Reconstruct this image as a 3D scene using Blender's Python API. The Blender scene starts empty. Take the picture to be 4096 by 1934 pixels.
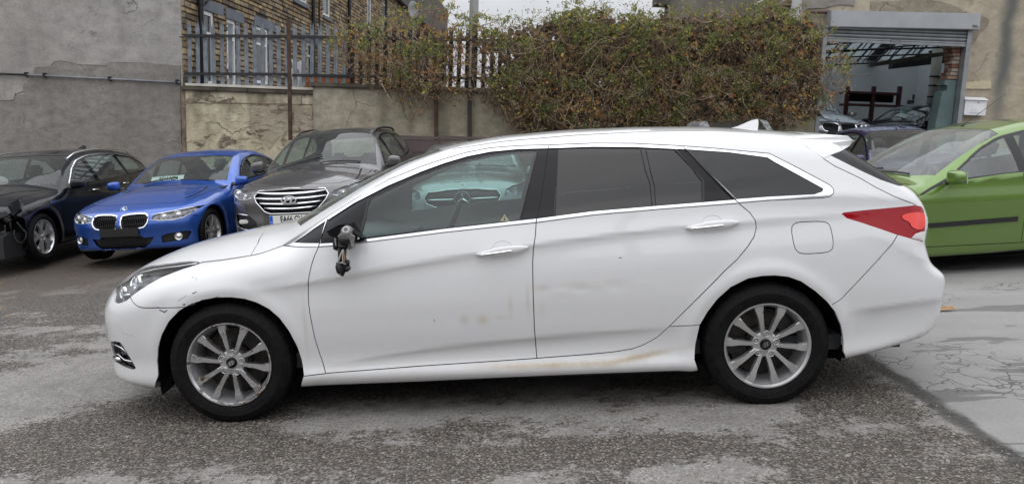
import bpy, bmesh, math, random
import numpy as np
from mathutils import Vector, Matrix, noise
from mathutils.bvhtree import BVHTree
from mathutils.geometry import delaunay_2d_cdt, tessellate_polygon
R_ = math.radians
rng = random.Random(7)
SC = bpy.context.scene
COL = SC.collection

# ------------------------------------------------------------------ camera
# the yard slopes: world Z is the normal of the yard surface, UP is plumb
FPX = 3076.0; PW, PH = 4096, 1934
_n = Vector((-0.041, 1, (967 - 586.94) / FPX)).normalized()
_fw = Vector((0, 0, -1)); _y = (_fw - _n * _fw.dot(_n)).normalized(); _x = _y.cross(_n)
CAMR = Matrix((_x, _y, _n))                      # world <- camera
CAMP = Vector((0, 0, 1.385))
cam_d = bpy.data.cameras.new('camera'); cam = bpy.data.objects.new('camera', cam_d)
COL.objects.link(cam); SC.camera = cam
cam_d.sensor_width = 36; cam_d.lens = 36 * FPX / PW
cam_d.clip_start = 0.05; cam_d.clip_end = 900
cam.matrix_world = Matrix.Translation(CAMP) @ CAMR.to_4x4()
UP = Vector((0.0764, -0.0260, 0.9967)).normalized()

def ray(px, py):
    return (CAMR @ Vector((px - PW / 2, PH / 2 - py, -FPX))).normalized()
def on_plane(px, py, P0, N):
    d = ray(px, py); return CAMP + d * ((P0 - CAMP).dot(N) / d.dot(N))
def to_px(P):
    c = CAMR.transposed() @ (Vector(P) - CAMP)
    return (PW / 2 - FPX * c.x / c.z, PH / 2 + FPX * c.y / c.z)

# ------------------------------------------------------------------ world and light (overcast day)
world = bpy.data.worlds.new('World'); SC.world = world; world.use_nodes = True
nt = world.node_tree; nt.nodes.clear()
SUN_EL, SUN_AZ = R_(60), R_(190)
o_ = nt.nodes.new('ShaderNodeOutputWorld'); bg = nt.nodes.new('ShaderNodeBackground')
sky = nt.nodes.new('ShaderNodeTexSky'); sky.sky_type = 'NISHITA'; sky.sun_disc = False
sky.sun_elevation = SUN_EL; sky.sun_rotation = SUN_AZ; sky.dust_density = 3.0
tc = nt.nodes.new('ShaderNodeTexCoord')
mp = nt.nodes.new('ShaderNodeMapping'); mp.inputs['Scale'].default_value = (1.2, 1.2, 3.2)
nz = nt.nodes.new('ShaderNodeTexNoise'); nz.inputs['Scale'].default_value = 1.7; nz.inputs['Detail'].default_value = 6
nz.inputs['Roughness'].default_value = 0.55
cr = nt.nodes.new('ShaderNodeValToRGB')
cr.color_ramp.elements[0].position = 0.30; cr.color_ramp.elements[0].color = (4.9, 5.02, 5.35, 1)
cr.color_ramp.elements[1].position = 0.72; cr.color_ramp.elements[1].color = (8.0, 8.12, 8.4, 1)
mix = nt.nodes.new('ShaderNodeMixRGB'); mix.inputs[0].default_value = 0.96
nt.links.new(tc.outputs['Generated'], mp.inputs[0]); nt.links.new(mp.outputs[0], nz.inputs['Vector'])
nt.links.new(nz.outputs['Fac'], cr.inputs[0])
nt.links.new(sky.outputs[0], mix.inputs[1]); nt.links.new(cr.outputs[0], mix.inputs[2])
# overcast luminance: brightest overhead, about a third of that at the horizon (CIE overcast sky)
sx = nt.nodes.new('ShaderNodeSeparateXYZ'); nt.links.new(tc.outputs['Generated'], sx.inputs[0])
ma = nt.nodes.new('ShaderNodeMath'); ma.operation = 'MAXIMUM'; nt.links.new(sx.outputs[2], ma.inputs[0]); ma.inputs[1].default_value = 0
mb = nt.nodes.new('ShaderNodeMath'); mb.operation = 'MULTIPLY_ADD'; nt.links.new(ma.outputs[0], mb.inputs[0]); mb.inputs[1].default_value = 1.3; mb.inputs[2].default_value = 0.50
mq = nt.nodes.new('ShaderNodeMath'); mq.operation = 'MULTIPLY'; nt.links.new(ma.outputs[0], mq.inputs[0]); nt.links.new(ma.outputs[0], mq.inputs[1])
mc = nt.nodes.new('ShaderNodeMath'); mc.operation = 'MULTIPLY_ADD'; nt.links.new(mq.outputs[0], mc.inputs[0]); mc.inputs[1].default_value = 0.5; nt.links.new(mb.outputs[0], mc.inputs[2]); mb = mc
vm = nt.nodes.new('ShaderNodeVectorMath'); vm.operation = 'SCALE'; nt.links.new(mix.outputs[0], vm.inputs[0]); nt.links.new(mb.outputs[0], vm.inputs['Scale'])
nt.links.new(vm.outputs[0], bg.inputs[0]); bg.inputs[1].default_value = 0.144
nt.links.new(bg.outputs[0], o_.inputs[0])
sun_d = bpy.data.lights.new('sun', 'SUN'); sun_d.energy = 0.5; sun_d.angle = R_(140); sun_d.color = (1.0, 0.97, 0.93)
sun = bpy.data.objects.new('sun', sun_d); COL.objects.link(sun)
sun_dir = Vector((math.sin(SUN_AZ) * math.cos(SUN_EL), math.cos(SUN_AZ) * math.cos(SUN_EL), math.sin(SUN_EL)))
sun.rotation_euler = sun_dir.to_track_quat('Z', 'Y').to_euler()
SC.view_settings.view_transform = 'Standard'; SC.view_settings.look = 'None'
SC.view_settings.gamma = 1; SC.view_settings.use_curve_mapping = False
SC.view_settings.exposure = 0.1
SC.render.engine = 'CYCLES'
SC.cycles.max_bounces = 8; SC.cycles.transparent_max_bounces = 16

# ------------------------------------------------------------------ object helpers
def tag(o, label=None, cat=None, group=None, kind=None):
    if label: o['label'] = label
    if cat: o['category'] = cat
    if group: o['group'] = group
    if kind: o['kind'] = kind
    return o
def empty(name, label, cat, mat=None, group=None):
    o = bpy.data.objects.new(name, None); COL.objects.link(o)
    o.empty_display_size = 0.2
    if mat is not None: o.matrix_world = mat
    return tag(o, label, cat, group)
def link(name, me, mat=None, parent=None, smooth=False):
    if mat is not None and len(me.materials) == 0:
        for m in (mat if isinstance(mat, (list, tuple)) else [mat]): me.materials.append(m)
    if smooth: me.shade_smooth()
    o = bpy.data.objects.new(name, me); COL.objects.link(o)
    if parent is not None: o.parent = parent
    return o
def from_bm(name, bm, mat=None, parent=None, smooth=False, norm=True):
    if norm: bmesh.ops.recalc_face_normals(bm, faces=bm.faces)
    me = bpy.data.meshes.new(name); bm.to_mesh(me); bm.free()
    return link(name, me, mat, parent, smooth)
def mesh(name, V, F, mat=None, parent=None, smooth=False):
    me = bpy.data.meshes.new(name); me.from_pydata([tuple(v) for v in V], [], F); me.update()
    return link(name, me, mat, parent, smooth)

class MB:
    """collects simple shapes into one bmesh"""
    def __init__(s, M=None): s.bm = bmesh.new(); s.M = M or Matrix.Identity(4)
    def box(s, a, b, M=None, bev=0):
        r = bmesh.ops.create_cube(s.bm, size=1.0); vs = r['verts']
        c = [(a[i] + b[i]) / 2 for i in range(3)]; d = [abs(b[i] - a[i]) for i in range(3)]
        T = s.M @ (M or Matrix.Identity(4)) @ Matrix.Translation(c) @ Matrix.Diagonal((d[0], d[1], d[2], 1))
        bmesh.ops.transform(s.bm, matrix=T, verts=vs)
        if bev:
            es = list({e for v in vs for e in v.link_edges})
            bmesh.ops.bevel(s.bm, geom=es, offset=bev, segments=2, affect='EDGES', clamp_overlap=True)
        return s
    def tube(s, pts, r, n=8, M=None, cap=True, flat=1.0):
        pts = [Vector(p) for p in pts]; T = s.M @ (M or Matrix.Identity(4))
        rr = r if isinstance(r, (list, tuple)) else [r] * len(pts)
        rings = []; pu = None
        for i, p in enumerate(pts):
            t = (pts[min(i + 1, len(pts) - 1)] - pts[max(i - 1, 0)])
            t = t.normalized() if t.length > 1e-9 else Vector((0, 0, 1))
            u = pu - t * pu.dot(t) if pu is not None else t.orthogonal()
            if u.length < 1e-6: u = t.orthogonal()
            u.normalize(); pu = u; w = t.cross(u)
            rings.append([s.bm.verts.new(T @ (p + (u * math.cos(2 * math.pi * k / n) + w * math.sin(2 * math.pi * k / n) * flat) * rr[i])) for k in range(n)])
        for a, b in zip(rings, rings[1:]):
            for k in range(n): s.bm.faces.new((a[k], a[(k + 1) % n], b[(k + 1) % n], b[k]))
        if cap and n > 2: s.bm.faces.new(rings[0][::-1]); s.bm.faces.new(rings[-1])
        return s
    def cyl(s, a, b, r, n=16, M=None): return s.tube([a, b], r, n, M)
    def prism(s, poly, d0, d1, axes=('x', 'z'), M=None, bev=0):
        """2D polygon extruded from d0 to d1 along the third axis"""
        ax = {'x': 0, 'y': 1, 'z': 2}; i, j = ax[axes[0]], ax[axes[1]]; k = 3 - i - j
        T = s.M @ (M or Matrix.Identity(4))
        def P(p, d): v = [0, 0, 0]; v[i] = p[0]; v[j] = p[1]; v[k] = d; return T @ Vector(v)
        A = [s.bm.verts.new(P(p, d0)) for p in poly]; B = [s.bm.verts.new(P(p, d1)) for p in poly]
        n = len(poly); fs = []
        for q in range(n): fs.append(s.bm.faces.new((A[q], A[(q + 1) % n], B[(q + 1) % n], B[q])))
        fa = s.bm.faces.new(A[::-1]); fb = s.bm.faces.new(B); 
        if bev:
            es = list(fa.edges) + list(fb.edges)
            bmesh.ops.bevel(s.bm, geom=es, offset=bev, segments=2, affect='EDGES', clamp_overlap=True)
        return s
    def lathe(s, prof, n=48, M=None, closed=False, mod=None):
        """profile (r, y) turned about the y axis"""
        T = s.M @ (M or Matrix.Identity(4)); rings = []
        for k in range(n):
            a = 2 * math.pi * k / n; ring = []
            for j, (r, y) in enumerate(prof):
                if mod: r, y = mod(k, j, r, y)
                ring.append(s.bm.verts.new(T @ Vector((r * math.cos(a), y, r * math.sin(a)))))
            rings.append(ring)
        m = len(prof)
        for k in range(n):
            A, B = rings[k], rings[(k + 1) % n]
            for j in range(m if closed else m - 1):
                try: s.bm.faces.new((A[j], A[(j + 1) % m], B[(j + 1) % m], B[j]))
                except ValueError: pass
        return s
    def build(s, name, mat, parent=None, smooth=False):
        return from_bm(name, s.bm, mat, parent, smooth)
def smooth_by_angle(o, deg=35):
    me = o.data; bm = bmesh.new(); bm.from_mesh(me); a = R_(deg)
    for e in bm.edges:
        e.smooth = not (len(e.link_faces) == 2 and e.calc_face_angle(0) > a)
    for f in bm.faces: f.smooth = True
    bm.to_mesh(me); bm.free(); return o

# ------------------------------------------------------------------ materials
MATS = {}
class N:
    """tiny node helper"""
    def __init__(s, name):
        s.m = bpy.data.materials.new(name); s.m.use_nodes = True; s.t = s.m.node_tree; s.t.nodes.clear()
        s.out = s.t.nodes.new('ShaderNodeOutputMaterial'); s.b = s.t.nodes.new('ShaderNodeBsdfPrincipled')
        s.t.links.new(s.b.outputs[0], s.out.inputs[0]); s._tc = None
    def set(s, **k):
        al = {'col': 'Base Color', 'rough': 'Roughness', 'metal': 'Metallic', 'coat': 'Coat Weight', 'coatr': 'Coat Roughness', 'spec': 'Specular IOR Level', 'sheen': 'Sheen Weight'}
        for a, v in k.items():
            i = s.b.inputs[al[a]]
            if hasattr(v, 'is_output') or isinstance(v, bpy.types.NodeSocket): s.t.links.new(v, i)
            else: i.default_value = (*v, 1) if (a == 'col') else v
        return s
    def node(s, t, **k):
        n = s.t.nodes.new(t)
        for a, v in k.items():
            if a.startswith('_'): setattr(n, a[1:], v)
            else:
                i = n.inputs[a.replace('_', ' ')]
                if isinstance(v, bpy.types.NodeSocket): s.t.links.new(v, i)
                else: i.default_value = v
        return n
    def coord(s, kind='Object', scale=(1, 1, 1), loc=(0, 0, 0), rot=(0, 0, 0)):
        if s._tc is None: s._tc = s.t.nodes.new('ShaderNodeTexCoord')
        m = s.t.nodes.new('ShaderNodeMapping'); m.inputs['Scale'].default_value = scale; m.inputs['Location'].default_value = loc
        m.inputs['Rotation'].default_value = rot
        s.t.links.new(s._tc.outputs[kind], m.inputs[0]); return m.outputs[0]
    def noise(s, scale, vec=None, detail=4, rough=0.55, dist=0.0):
        n = s.t.nodes.new('ShaderNodeTexNoise'); n.inputs['Scale'].default_value = scale
        n.inputs['Detail'].default_value = detail; n.inputs['Roughness'].default_value = rough; n.inputs['Distortion'].default_value = dist
        s.t.links.new(vec if vec is not None else s.coord(), n.inputs['Vector']); return n.outputs['Fac']
    def ramp(s, fac, stops):
        n = s.t.nodes.new('ShaderNodeValToRGB'); e = n.color_ramp.elements
        while len(e) < len(stops): e.new(0.5)
        for k, (p, c) in enumerate(stops):
            e[k].position = p; e[k].color = (*c, 1) if not isinstance(c, (int, float)) else (c, c, c, 1)
        s.t.links.new(fac, n.inputs[0]); return n.outputs[0]
    def mix(s, f, a, b, blend='MIX'):
        n = s.t.nodes.new('ShaderNodeMixRGB'); n.blend_type = blend
        for i, v in zip(n.inputs, (f, a, b)):
            if isinstance(v, bpy.types.NodeSocket): s.t.links.new(v, i)
            else: i.default_value = v if isinstance(v, (int, float)) else (*v, 1)
        return n.outputs[0]
    def math(s, op, a, b=0.0, c=0.0, clamp=False):
        n = s.t.nodes.new('ShaderNodeMath'); n.operation = op; n.use_clamp = clamp
        for i, v in zip(n.inputs, (a, b, c)):
            if isinstance(v, bpy.types.NodeSocket): s.t.links.new(v, i)
            else: i.default_value = v
        return n.outputs[0]
    def bump(s, h, strength=0.3, dist=0.01):
        n = s.t.nodes.new('ShaderNodeBump'); n.inputs['Strength'].default_value = strength; n.inputs['Distance'].default_value = dist
        s.t.links.new(h, n.inputs['Height']); s.t.links.new(n.outputs[0], s.b.inputs['Normal']); return s

def plain(name, col, rough=0.5, metal=0.0, coat=0.0, bump=0, bscale=60, var=0.0, vscale=3):
    if name in MATS: return MATS[name]
    n = N(name).set(rough=rough, metal=metal, coat=coat)
    if var:
        f = n.noise(vscale, detail=6)
        n.set(col=n.mix(n.ramp(f, [(0.35, 0.0), (0.65, 1.0)]), tuple(c * (1 - var) for c in col), tuple(min(1, c * (1 + var)) for c in col)))
    else: n.set(col=col)
    if bump: n.bump(n.noise(bscale, detail=5), bump)
    MATS[name] = n.m; return n.m
def paint(name, col, metal=0.0, rough=0.45, coat=1.0, dirt=0.12):
    if name in MATS: return MATS[name]
    n = N(name)
    f = n.noise(2.5, detail=8, rough=0.65)
    z = n.node('ShaderNodeSeparateXYZ', Vector=n.coord()).outputs[2]
    low = n.math('MULTIPLY', n.ramp(z, [(0.15, 1.0), (0.55, 0.0)]), n.ramp(f, [(0.35, 0.2), (0.7, 1.0)]))
    c = n.mix(n.math('MULTIPLY', low, dirt * 2.2), col, (0.20, 0.17, 0.13))
    veil = n.math('MULTIPLY', n.ramp(n.noise(9, detail=9, rough=0.7), [(0.45, 0.0), (0.8, 1.0)]), dirt * 0.6)
    c = n.mix(veil, c, (0.28, 0.27, 0.25))
    n.set(col=c, metal=metal, rough=rough, coat=coat, coatr=n.math('MULTIPLY_ADD', f, 0.05, 0.01))
    MATS[name] = n.m; return n.m
def glass(name, tint, refl=1.0, veil=0.0):
    """thin car glass: tinted see-through with fresnel reflection"""
    if name in MATS: return MATS[name]
    n = N(name); t = n.t; t.nodes.remove(n.b)
    tr = t.nodes.new('ShaderNodeBsdfTransparent'); tr.inputs[0].default_value = (*tint, 1)
    gl = t.nodes.new('ShaderNodeBsdfGlossy'); gl.inputs['Roughness'].default_value = 0.01; gl.inputs[0].default_value = (refl, refl, refl, 1)
    # Schlick term on |cos|, so a pane seen from inside reflects like one seen from outside; two surfaces
    ge = t.nodes.new('ShaderNodeNewGeometry'); dp = t.nodes.new('ShaderNodeVectorMath'); dp.operation = 'DOT_PRODUCT'
    t.links.new(ge.outputs['Normal'], dp.inputs[0]); t.links.new(ge.outputs['Incoming'], dp.inputs[1])
    c = n.math('SUBTRACT', 1.0, n.math('ABSOLUTE', dp.outputs['Value']))
    k = n.math('MULTIPLY_ADD', n.math('POWER', c, 5.0), 0.90, 0.045, clamp=True)
    mx = t.nodes.new('ShaderNodeMixShader'); t.links.new(k, mx.inputs[0]); t.links.new(tr.outputs[0], mx.inputs[1]); t.links.new(gl.outputs[0], mx.inputs[2])
    out = mx.outputs[0]
    if veil:      # pale diffuse layer, painting bright sky reflection onto the pane
        df = t.nodes.new('ShaderNodeBsdfDiffuse'); df.inputs[0].default_value = (.62, .64, .63, 1); m2 = t.nodes.new('ShaderNodeMixShader')
        t.links.new(n.math('MULTIPLY', n.ramp(n.noise(6, detail=8, rough=.7), [(.3, .6), (.7, 1.0)]), veil), m2.inputs[0]); t.links.new(out, m2.inputs[1]); t.links.new(df.outputs[0], m2.inputs[2]); out = m2.outputs[0]
    t.links.new(out, n.out.inputs[0]); MATS[name] = n.m; return n.m

CHROME = plain('chrome', (0.82, 0.83, 0.85), 0.12, 1.0)
SATIN = plain('satin_trim', (0.75, 0.76, 0.78), 0.22, 1.0)
BLACKP = plain('black_plastic', (0.012, 0.012, 0.013), 0.5, bump=0.05, bscale=300)
GLOSSB = plain('gloss_black', (0.004, 0.004, 0.006), 0.04)
GLOSSB.node_tree.nodes['Principled BSDF'].inputs['Specular IOR Level'].default_value = 0.25
RUBBER = plain('rubber_seal', (0.012, 0.012, 0.013), 0.6)
GAPM = plain('panel_gap', (0.006, 0.006, 0.007), 0.8)
LINER = plain('wheel_liner', (0.004, 0.004, 0.004), 1.0, bump=0.3, bscale=80)
LINER.node_tree.nodes['Principled BSDF'].inputs['Specular IOR Level'].default_value = 0.1
TRIM = plain('cabin_trim', (0.05, 0.052, 0.055), 0.8, var=0.2)
SEATM = plain('seat_fabric', (0.055, 0.055, 0.062), 0.9, bump=0.2, bscale=400)
ALLOY = plain('alloy', (0.60, 0.60, 0.60), 0.32, 0.8, var=0.08, vscale=14)
BARREL = plain('rim_barrel', (0.30, 0.30, 0.305), 0.45, 0.5, var=0.2, vscale=10)  # alloy darkened: shade between the spokes put into the colour
DISCM = plain('brake_disc', (0.05, 0.046, 0.042), 0.5, 0.6, var=0.3, vscale=20)  # darkened as well, for the shade behind the spokes
DARKM = plain('dark_metal', (0.03, 0.03, 0.032), 0.6, 0.4, var=0.3, vscale=8)
WHITEP = plain('plate_white', (0.75, 0.76, 0.72), 0.3)
LENS = glass('clear_lens', (0.93, 0.94, 0.95))
GREENG = glass('green_glass', (0.60, 0.80, 0.76))
CLEARG = glass('windscreen_glass', (0.66, 0.78, 0.75), 1.0, .07)
PRIVG = glass('privacy_glass', (0.11, 0.12, 0.14))
def tyre_mat():
    n = N('tyre_rubber'); v = n.coord()
    f = n.noise(30, v, 6); n.set(col=n.ramp(f, [(0.3, (0.004, 0.004, 0.005)), (0.75, (0.012, 0.012, 0.012))]), rough=n.ramp(f, [(0.3, 0.5), (0.7, 0.7)]), spec=0.12)
    n.bump(n.noise(140, v, 3), 0.1); return n.m
TYREM = tyre_mat()
# ------------------------------------------------------------------ car body engine
def curve(pts, sig=0.0, lo=None, hi=None):
    x = np.array([p[0] for p in pts], float); y = np.array([p[1] for p in pts], float)
    a, b = x[0] - 0.6, x[-1] + 0.6; X = np.arange(a, b, 0.005); Y = np.interp(X, x, y)
    if sig > 0:
        k = int(3 * sig / 0.005) + 1; g = np.exp(-0.5 * (np.arange(-k, k + 1) * 0.005 / sig) ** 2); g /= g.sum()
        Y = np.convolve(np.pad(Y, k, mode='edge'), g, mode='valid')
    return lambda q: np.interp(q, X, Y)
def smax(a, b, k):
    h = np.maximum(k - np.abs(a - b), 0) / k
    return np.maximum(a, b) + h * h * k * 0.25

class Body:
    """car body as a smooth intersection of side, top, nose, tail and floor surfaces"""
    def __init__(s, sp):
        s.sp = sp; s.L = sp['L']
        s.top = curve(sp['top'], sp.get('top_s', 0.04)); s.wid = curve(sp['width'], 0.12); s.belt = curve(sp['belt'], 0.1)
        s.bot = curve(sp['bot'], 0.05); s.nose = curve(sp['nose'], 0.03); s.tail = curve(sp['tail'], sp.get('tail_s', 0.03))
        s.prof = curve(sp['prof'], 0.03); s.tumble = sp.get('tumble', 0.45)
        s.sw_f = curve([(0, sp.get('sw_hood', 0.15)), (sp['cowl'], sp.get('sw_ws', 0.30)), (sp['roof0'] + 0.3, 0.05), (sp['roof1'], 0.0), (s.L, -sp.get('sw_rear', 0.12))], 0.15)
        s.crown = curve(sp.get('crown', [(0, 0.10), (sp['cowl'], 0.08), (sp['roof0'], 0.07), (sp['roof1'], 0.08), (s.L, 0.1)]), 0.1)
    def side(s, u, z):
        W = s.wid(u); b = s.belt(u)
        d = z - b
        y = W + s.prof(z / b) if not s.sp.get('abs_prof') else W + s.prof(z)
        y = y - np.where(d > 0, s.tumble * d + 0.25 * d * d, 0.0)
        for fn in s.sp.get('side_fns', []): y = y + fn(u, z)
        for (wu, wz, wr, amp) in s.sp.get('flare', []):
            r = np.hypot(u - wu, z - wz); y = y + amp * np.exp(-((r - wr) / 0.045) ** 2) * (z > wz - 0.3)
        return y
    def field(s, P):
        u, v, z = P[..., 0], np.abs(P[..., 1]), P[..., 2]
        f = smax(v - s.side(u, z), z - (s.top(u - s.sw_f(u) * v * v) - s.crown(u) * v * v * (1 + 1.2 * v * v)), s.sp.get('k_top', 0.10))
        kc = s.sp.get('k_corner', 0.22)
        f = smax(f, s.nose(z) + s.sp.get('plan_f', 0.24) * (v / 0.8) ** 2.6 - u, kc)
        f = smax(f, u - (s.tail(z) - s.sp.get('plan_r', 0.16) * (v / 0.8) ** 2.6), s.sp.get('k_tail', kc))
        return smax(f, s.bot(u) - z, 0.05)
    def grid(s, nu, nt_, ncap):
        u1, u2 = s.sp.get('spine', (0.75, s.L - 0.75)); zc = s.sp.get('zc', 0.6)
        st = [(u1, ph) for ph in np.linspace(90, 90 / ncap, ncap)[0:]]
        ctr = [(u, 0.0) for u in np.linspace(u1, u2, nu)]
        st = [(u1, -ph) for ph in np.linspace(89.5, 90 / ncap, ncap)] + ctr + [(u2, ph) for ph in np.linspace(90 / ncap, 89.5, ncap)]
        su = np.array([a for a, b in st]); ph = np.radians([b for a, b in st])
        th = np.radians(np.linspace(-90, 90, 361))
        D = np.zeros((len(st), 361, 3))
        D[..., 0] = np.sin(ph)[:, None]; D[..., 1] = np.cos(ph)[:, None] * np.cos(th)[None]; D[..., 2] = np.cos(ph)[:, None] * np.sin(th)[None]
        O = np.zeros_like(D); O[..., 0] = su[:, None]; O[..., 2] = zc
        lo = np.zeros(D.shape[:2]); hi = np.full(D.shape[:2], 1.9)
        for _ in range(24):
            m = (lo + hi) / 2; ins = s.field(O + D * m[..., None]) < 0
            lo = np.where(ins, m, lo); hi = np.where(ins, hi, m)
        P = O + D * lo[..., None]
        # resample every section evenly by arc length
        seg = np.linalg.norm(np.diff(P, axis=1), axis=2); cum = np.concatenate([np.zeros((len(st), 1)), np.cumsum(seg, 1)], 1)
        out = np.zeros((len(st), nt_, 3)); q = np.linspace(0, 1, nt_)
        for i in range(len(st)):
            c = cum[i] / cum[i, -1]
            for k in range(3): out[i, :, k] = np.interp(q, c, P[i, :, k])
        out[:, 0, 1] = 0; out[:, -1, 1] = 0
        return out

def exact_normals(me, body):
    """shade with the gradient of the body surface, so reflections run smoothly across every cut"""
    nv = len(me.vertices); nl = len(me.loops); co = np.zeros(nv * 3); me.vertices.foreach_get('co', co); co = co.reshape(-1, 3); e = body.sp.get('neps', .006); g = np.zeros_like(co)
    for k in range(3):
        d = np.zeros(3); d[k] = e; g[:, k] = body.field(co + d) - body.field(co - d)
    g /= np.maximum(np.linalg.norm(g, axis=1), 1e-9)[:, None]
    vi = np.zeros(nl, np.int32); me.loops.foreach_get('vertex_index', vi); N_ = g[vi]
    npol = len(me.polygons); ls = np.zeros(npol, np.int32); lt = np.zeros(npol, np.int32); pn = np.zeros(npol * 3); me.polygons.foreach_get('loop_start', ls); me.polygons.foreach_get('loop_total', lt); me.polygons.foreach_get('normal', pn); pn = pn.reshape(-1, 3)
    pl = np.repeat(np.arange(npol), lt); rim = np.zeros(npol, np.int32)
    if 'rim' in me.attributes: me.attributes['rim'].data.foreach_get('value', rim)
    P = pn[pl]; bad = rim[pl] == 1; N_ = np.where(((N_ * P).sum(1) < 0)[:, None], -N_, N_); N_ = np.where(bad[:, None], P, N_)
    me.normals_split_custom_set(N_.astype(np.float32).tolist())
def fit_outline(body, poly, m):
    """pull a side outline inside the line where side and roof/windscreen meet, less a margin m"""
    us = np.arange(.3, body.L, .01); z = np.full_like(us, 1.2)
    for _ in range(25):
        v = body.side(us, z); z = .5 * z + .5 * (body.top(us - body.sw_f(us) * v * v) - body.crown(us) * v * v * (1 + 1.2 * v * v))
    lim = z - m - .03; out = []; n = len(poly)
    for i in range(n):
        a, b = poly[i], poly[(i + 1) % n]; k = max(1, int(math.hypot(b[0] - a[0], b[1] - a[1]) / .05))
        for t in range(k):
            u, zz = a[0] + (b[0] - a[0]) * t / k, a[1] + (b[1] - a[1]) * t / k; L_ = float(np.interp(u, us, lim))
            if zz > L_:
                ok = us[(us > u) & (lim >= zz)]; du = (ok[0] - u) if len(ok) else 9; ok2 = us[(us < u) & (lim >= zz)]; du2 = (u - ok2[-1]) if len(ok2) else 9
                dz = zz - L_
                if u < body.L * .55 and du < dz * 2.2: u += du
                elif u > body.L * .55 and du2 < dz * 2.2: u -= du2
                else: zz = L_
            if not out or math.hypot(out[-1][0] - u, out[-1][1] - zz) > .008: out.append((u, zz))
    return out
def in_poly(x, y, poly):
    c = False; n = len(poly); j = n - 1
    for i in range(n):
        xi, yi = poly[i]; xj, yj = poly[j]
        if (yi > y) != (yj > y) and x < (xj - xi) * (y - yi) / (yj - yi) + xi: c = not c
        j = i
    return c
VIEW = {'side': (0, 2, Vector((0, 1, 0))), 'front': (1, 2, Vector((-1, 0, 0))), 'rear': (1, 2, Vector((1, 0, 0))), 'top': (0, 1, Vector((0, 0, 1)))}
def stroke(pts, w, closed=False):
    """outline of a polyline of width w, cut as one polygon (open) or a list of quads"""
    quads = []; n = len(pts)
    P = [Vector(p[:2]) for p in pts]
    nor = []
    for i in range(n):
        a = P[(i - 1) % n] if (closed or i > 0) else P[i]; b = P[(i + 1) % n] if (closed or i < n - 1) else P[i]
        t = (b - a).normalized(); d = Vector((-t.y, t.x))
        nor.append(d)
    L = [P[i] + nor[i] * w / 2 for i in range(n)]; Rr = [P[i] - nor[i] * w / 2 for i in range(n)]
    if not closed: return [[tuple(p) for p in L + Rr[::-1]]]
    return [[tuple(p) for p in (L[i], L[(i + 1) % n], Rr[(i + 1) % n], Rr[i])] for i in range(n)]
def smooth_line(pts, it=2, closed=False):
    """Chaikin corner cutting"""
    P = [tuple(p) for p in pts]
    for _ in range(it):
        Q = [] if closed else [P[0]]; n = len(P)
        for i in range(n if closed else n - 1):
            a, b = P[i], P[(i + 1) % n]
            Q.append((a[0] * .75 + b[0] * .25, a[1] * .75 + b[1] * .25)); Q.append((a[0] * .25 + b[0] * .75, a[1] * .25 + b[1] * .75))
        if not closed: Q.append(P[-1])
        P = Q
    return P

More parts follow.
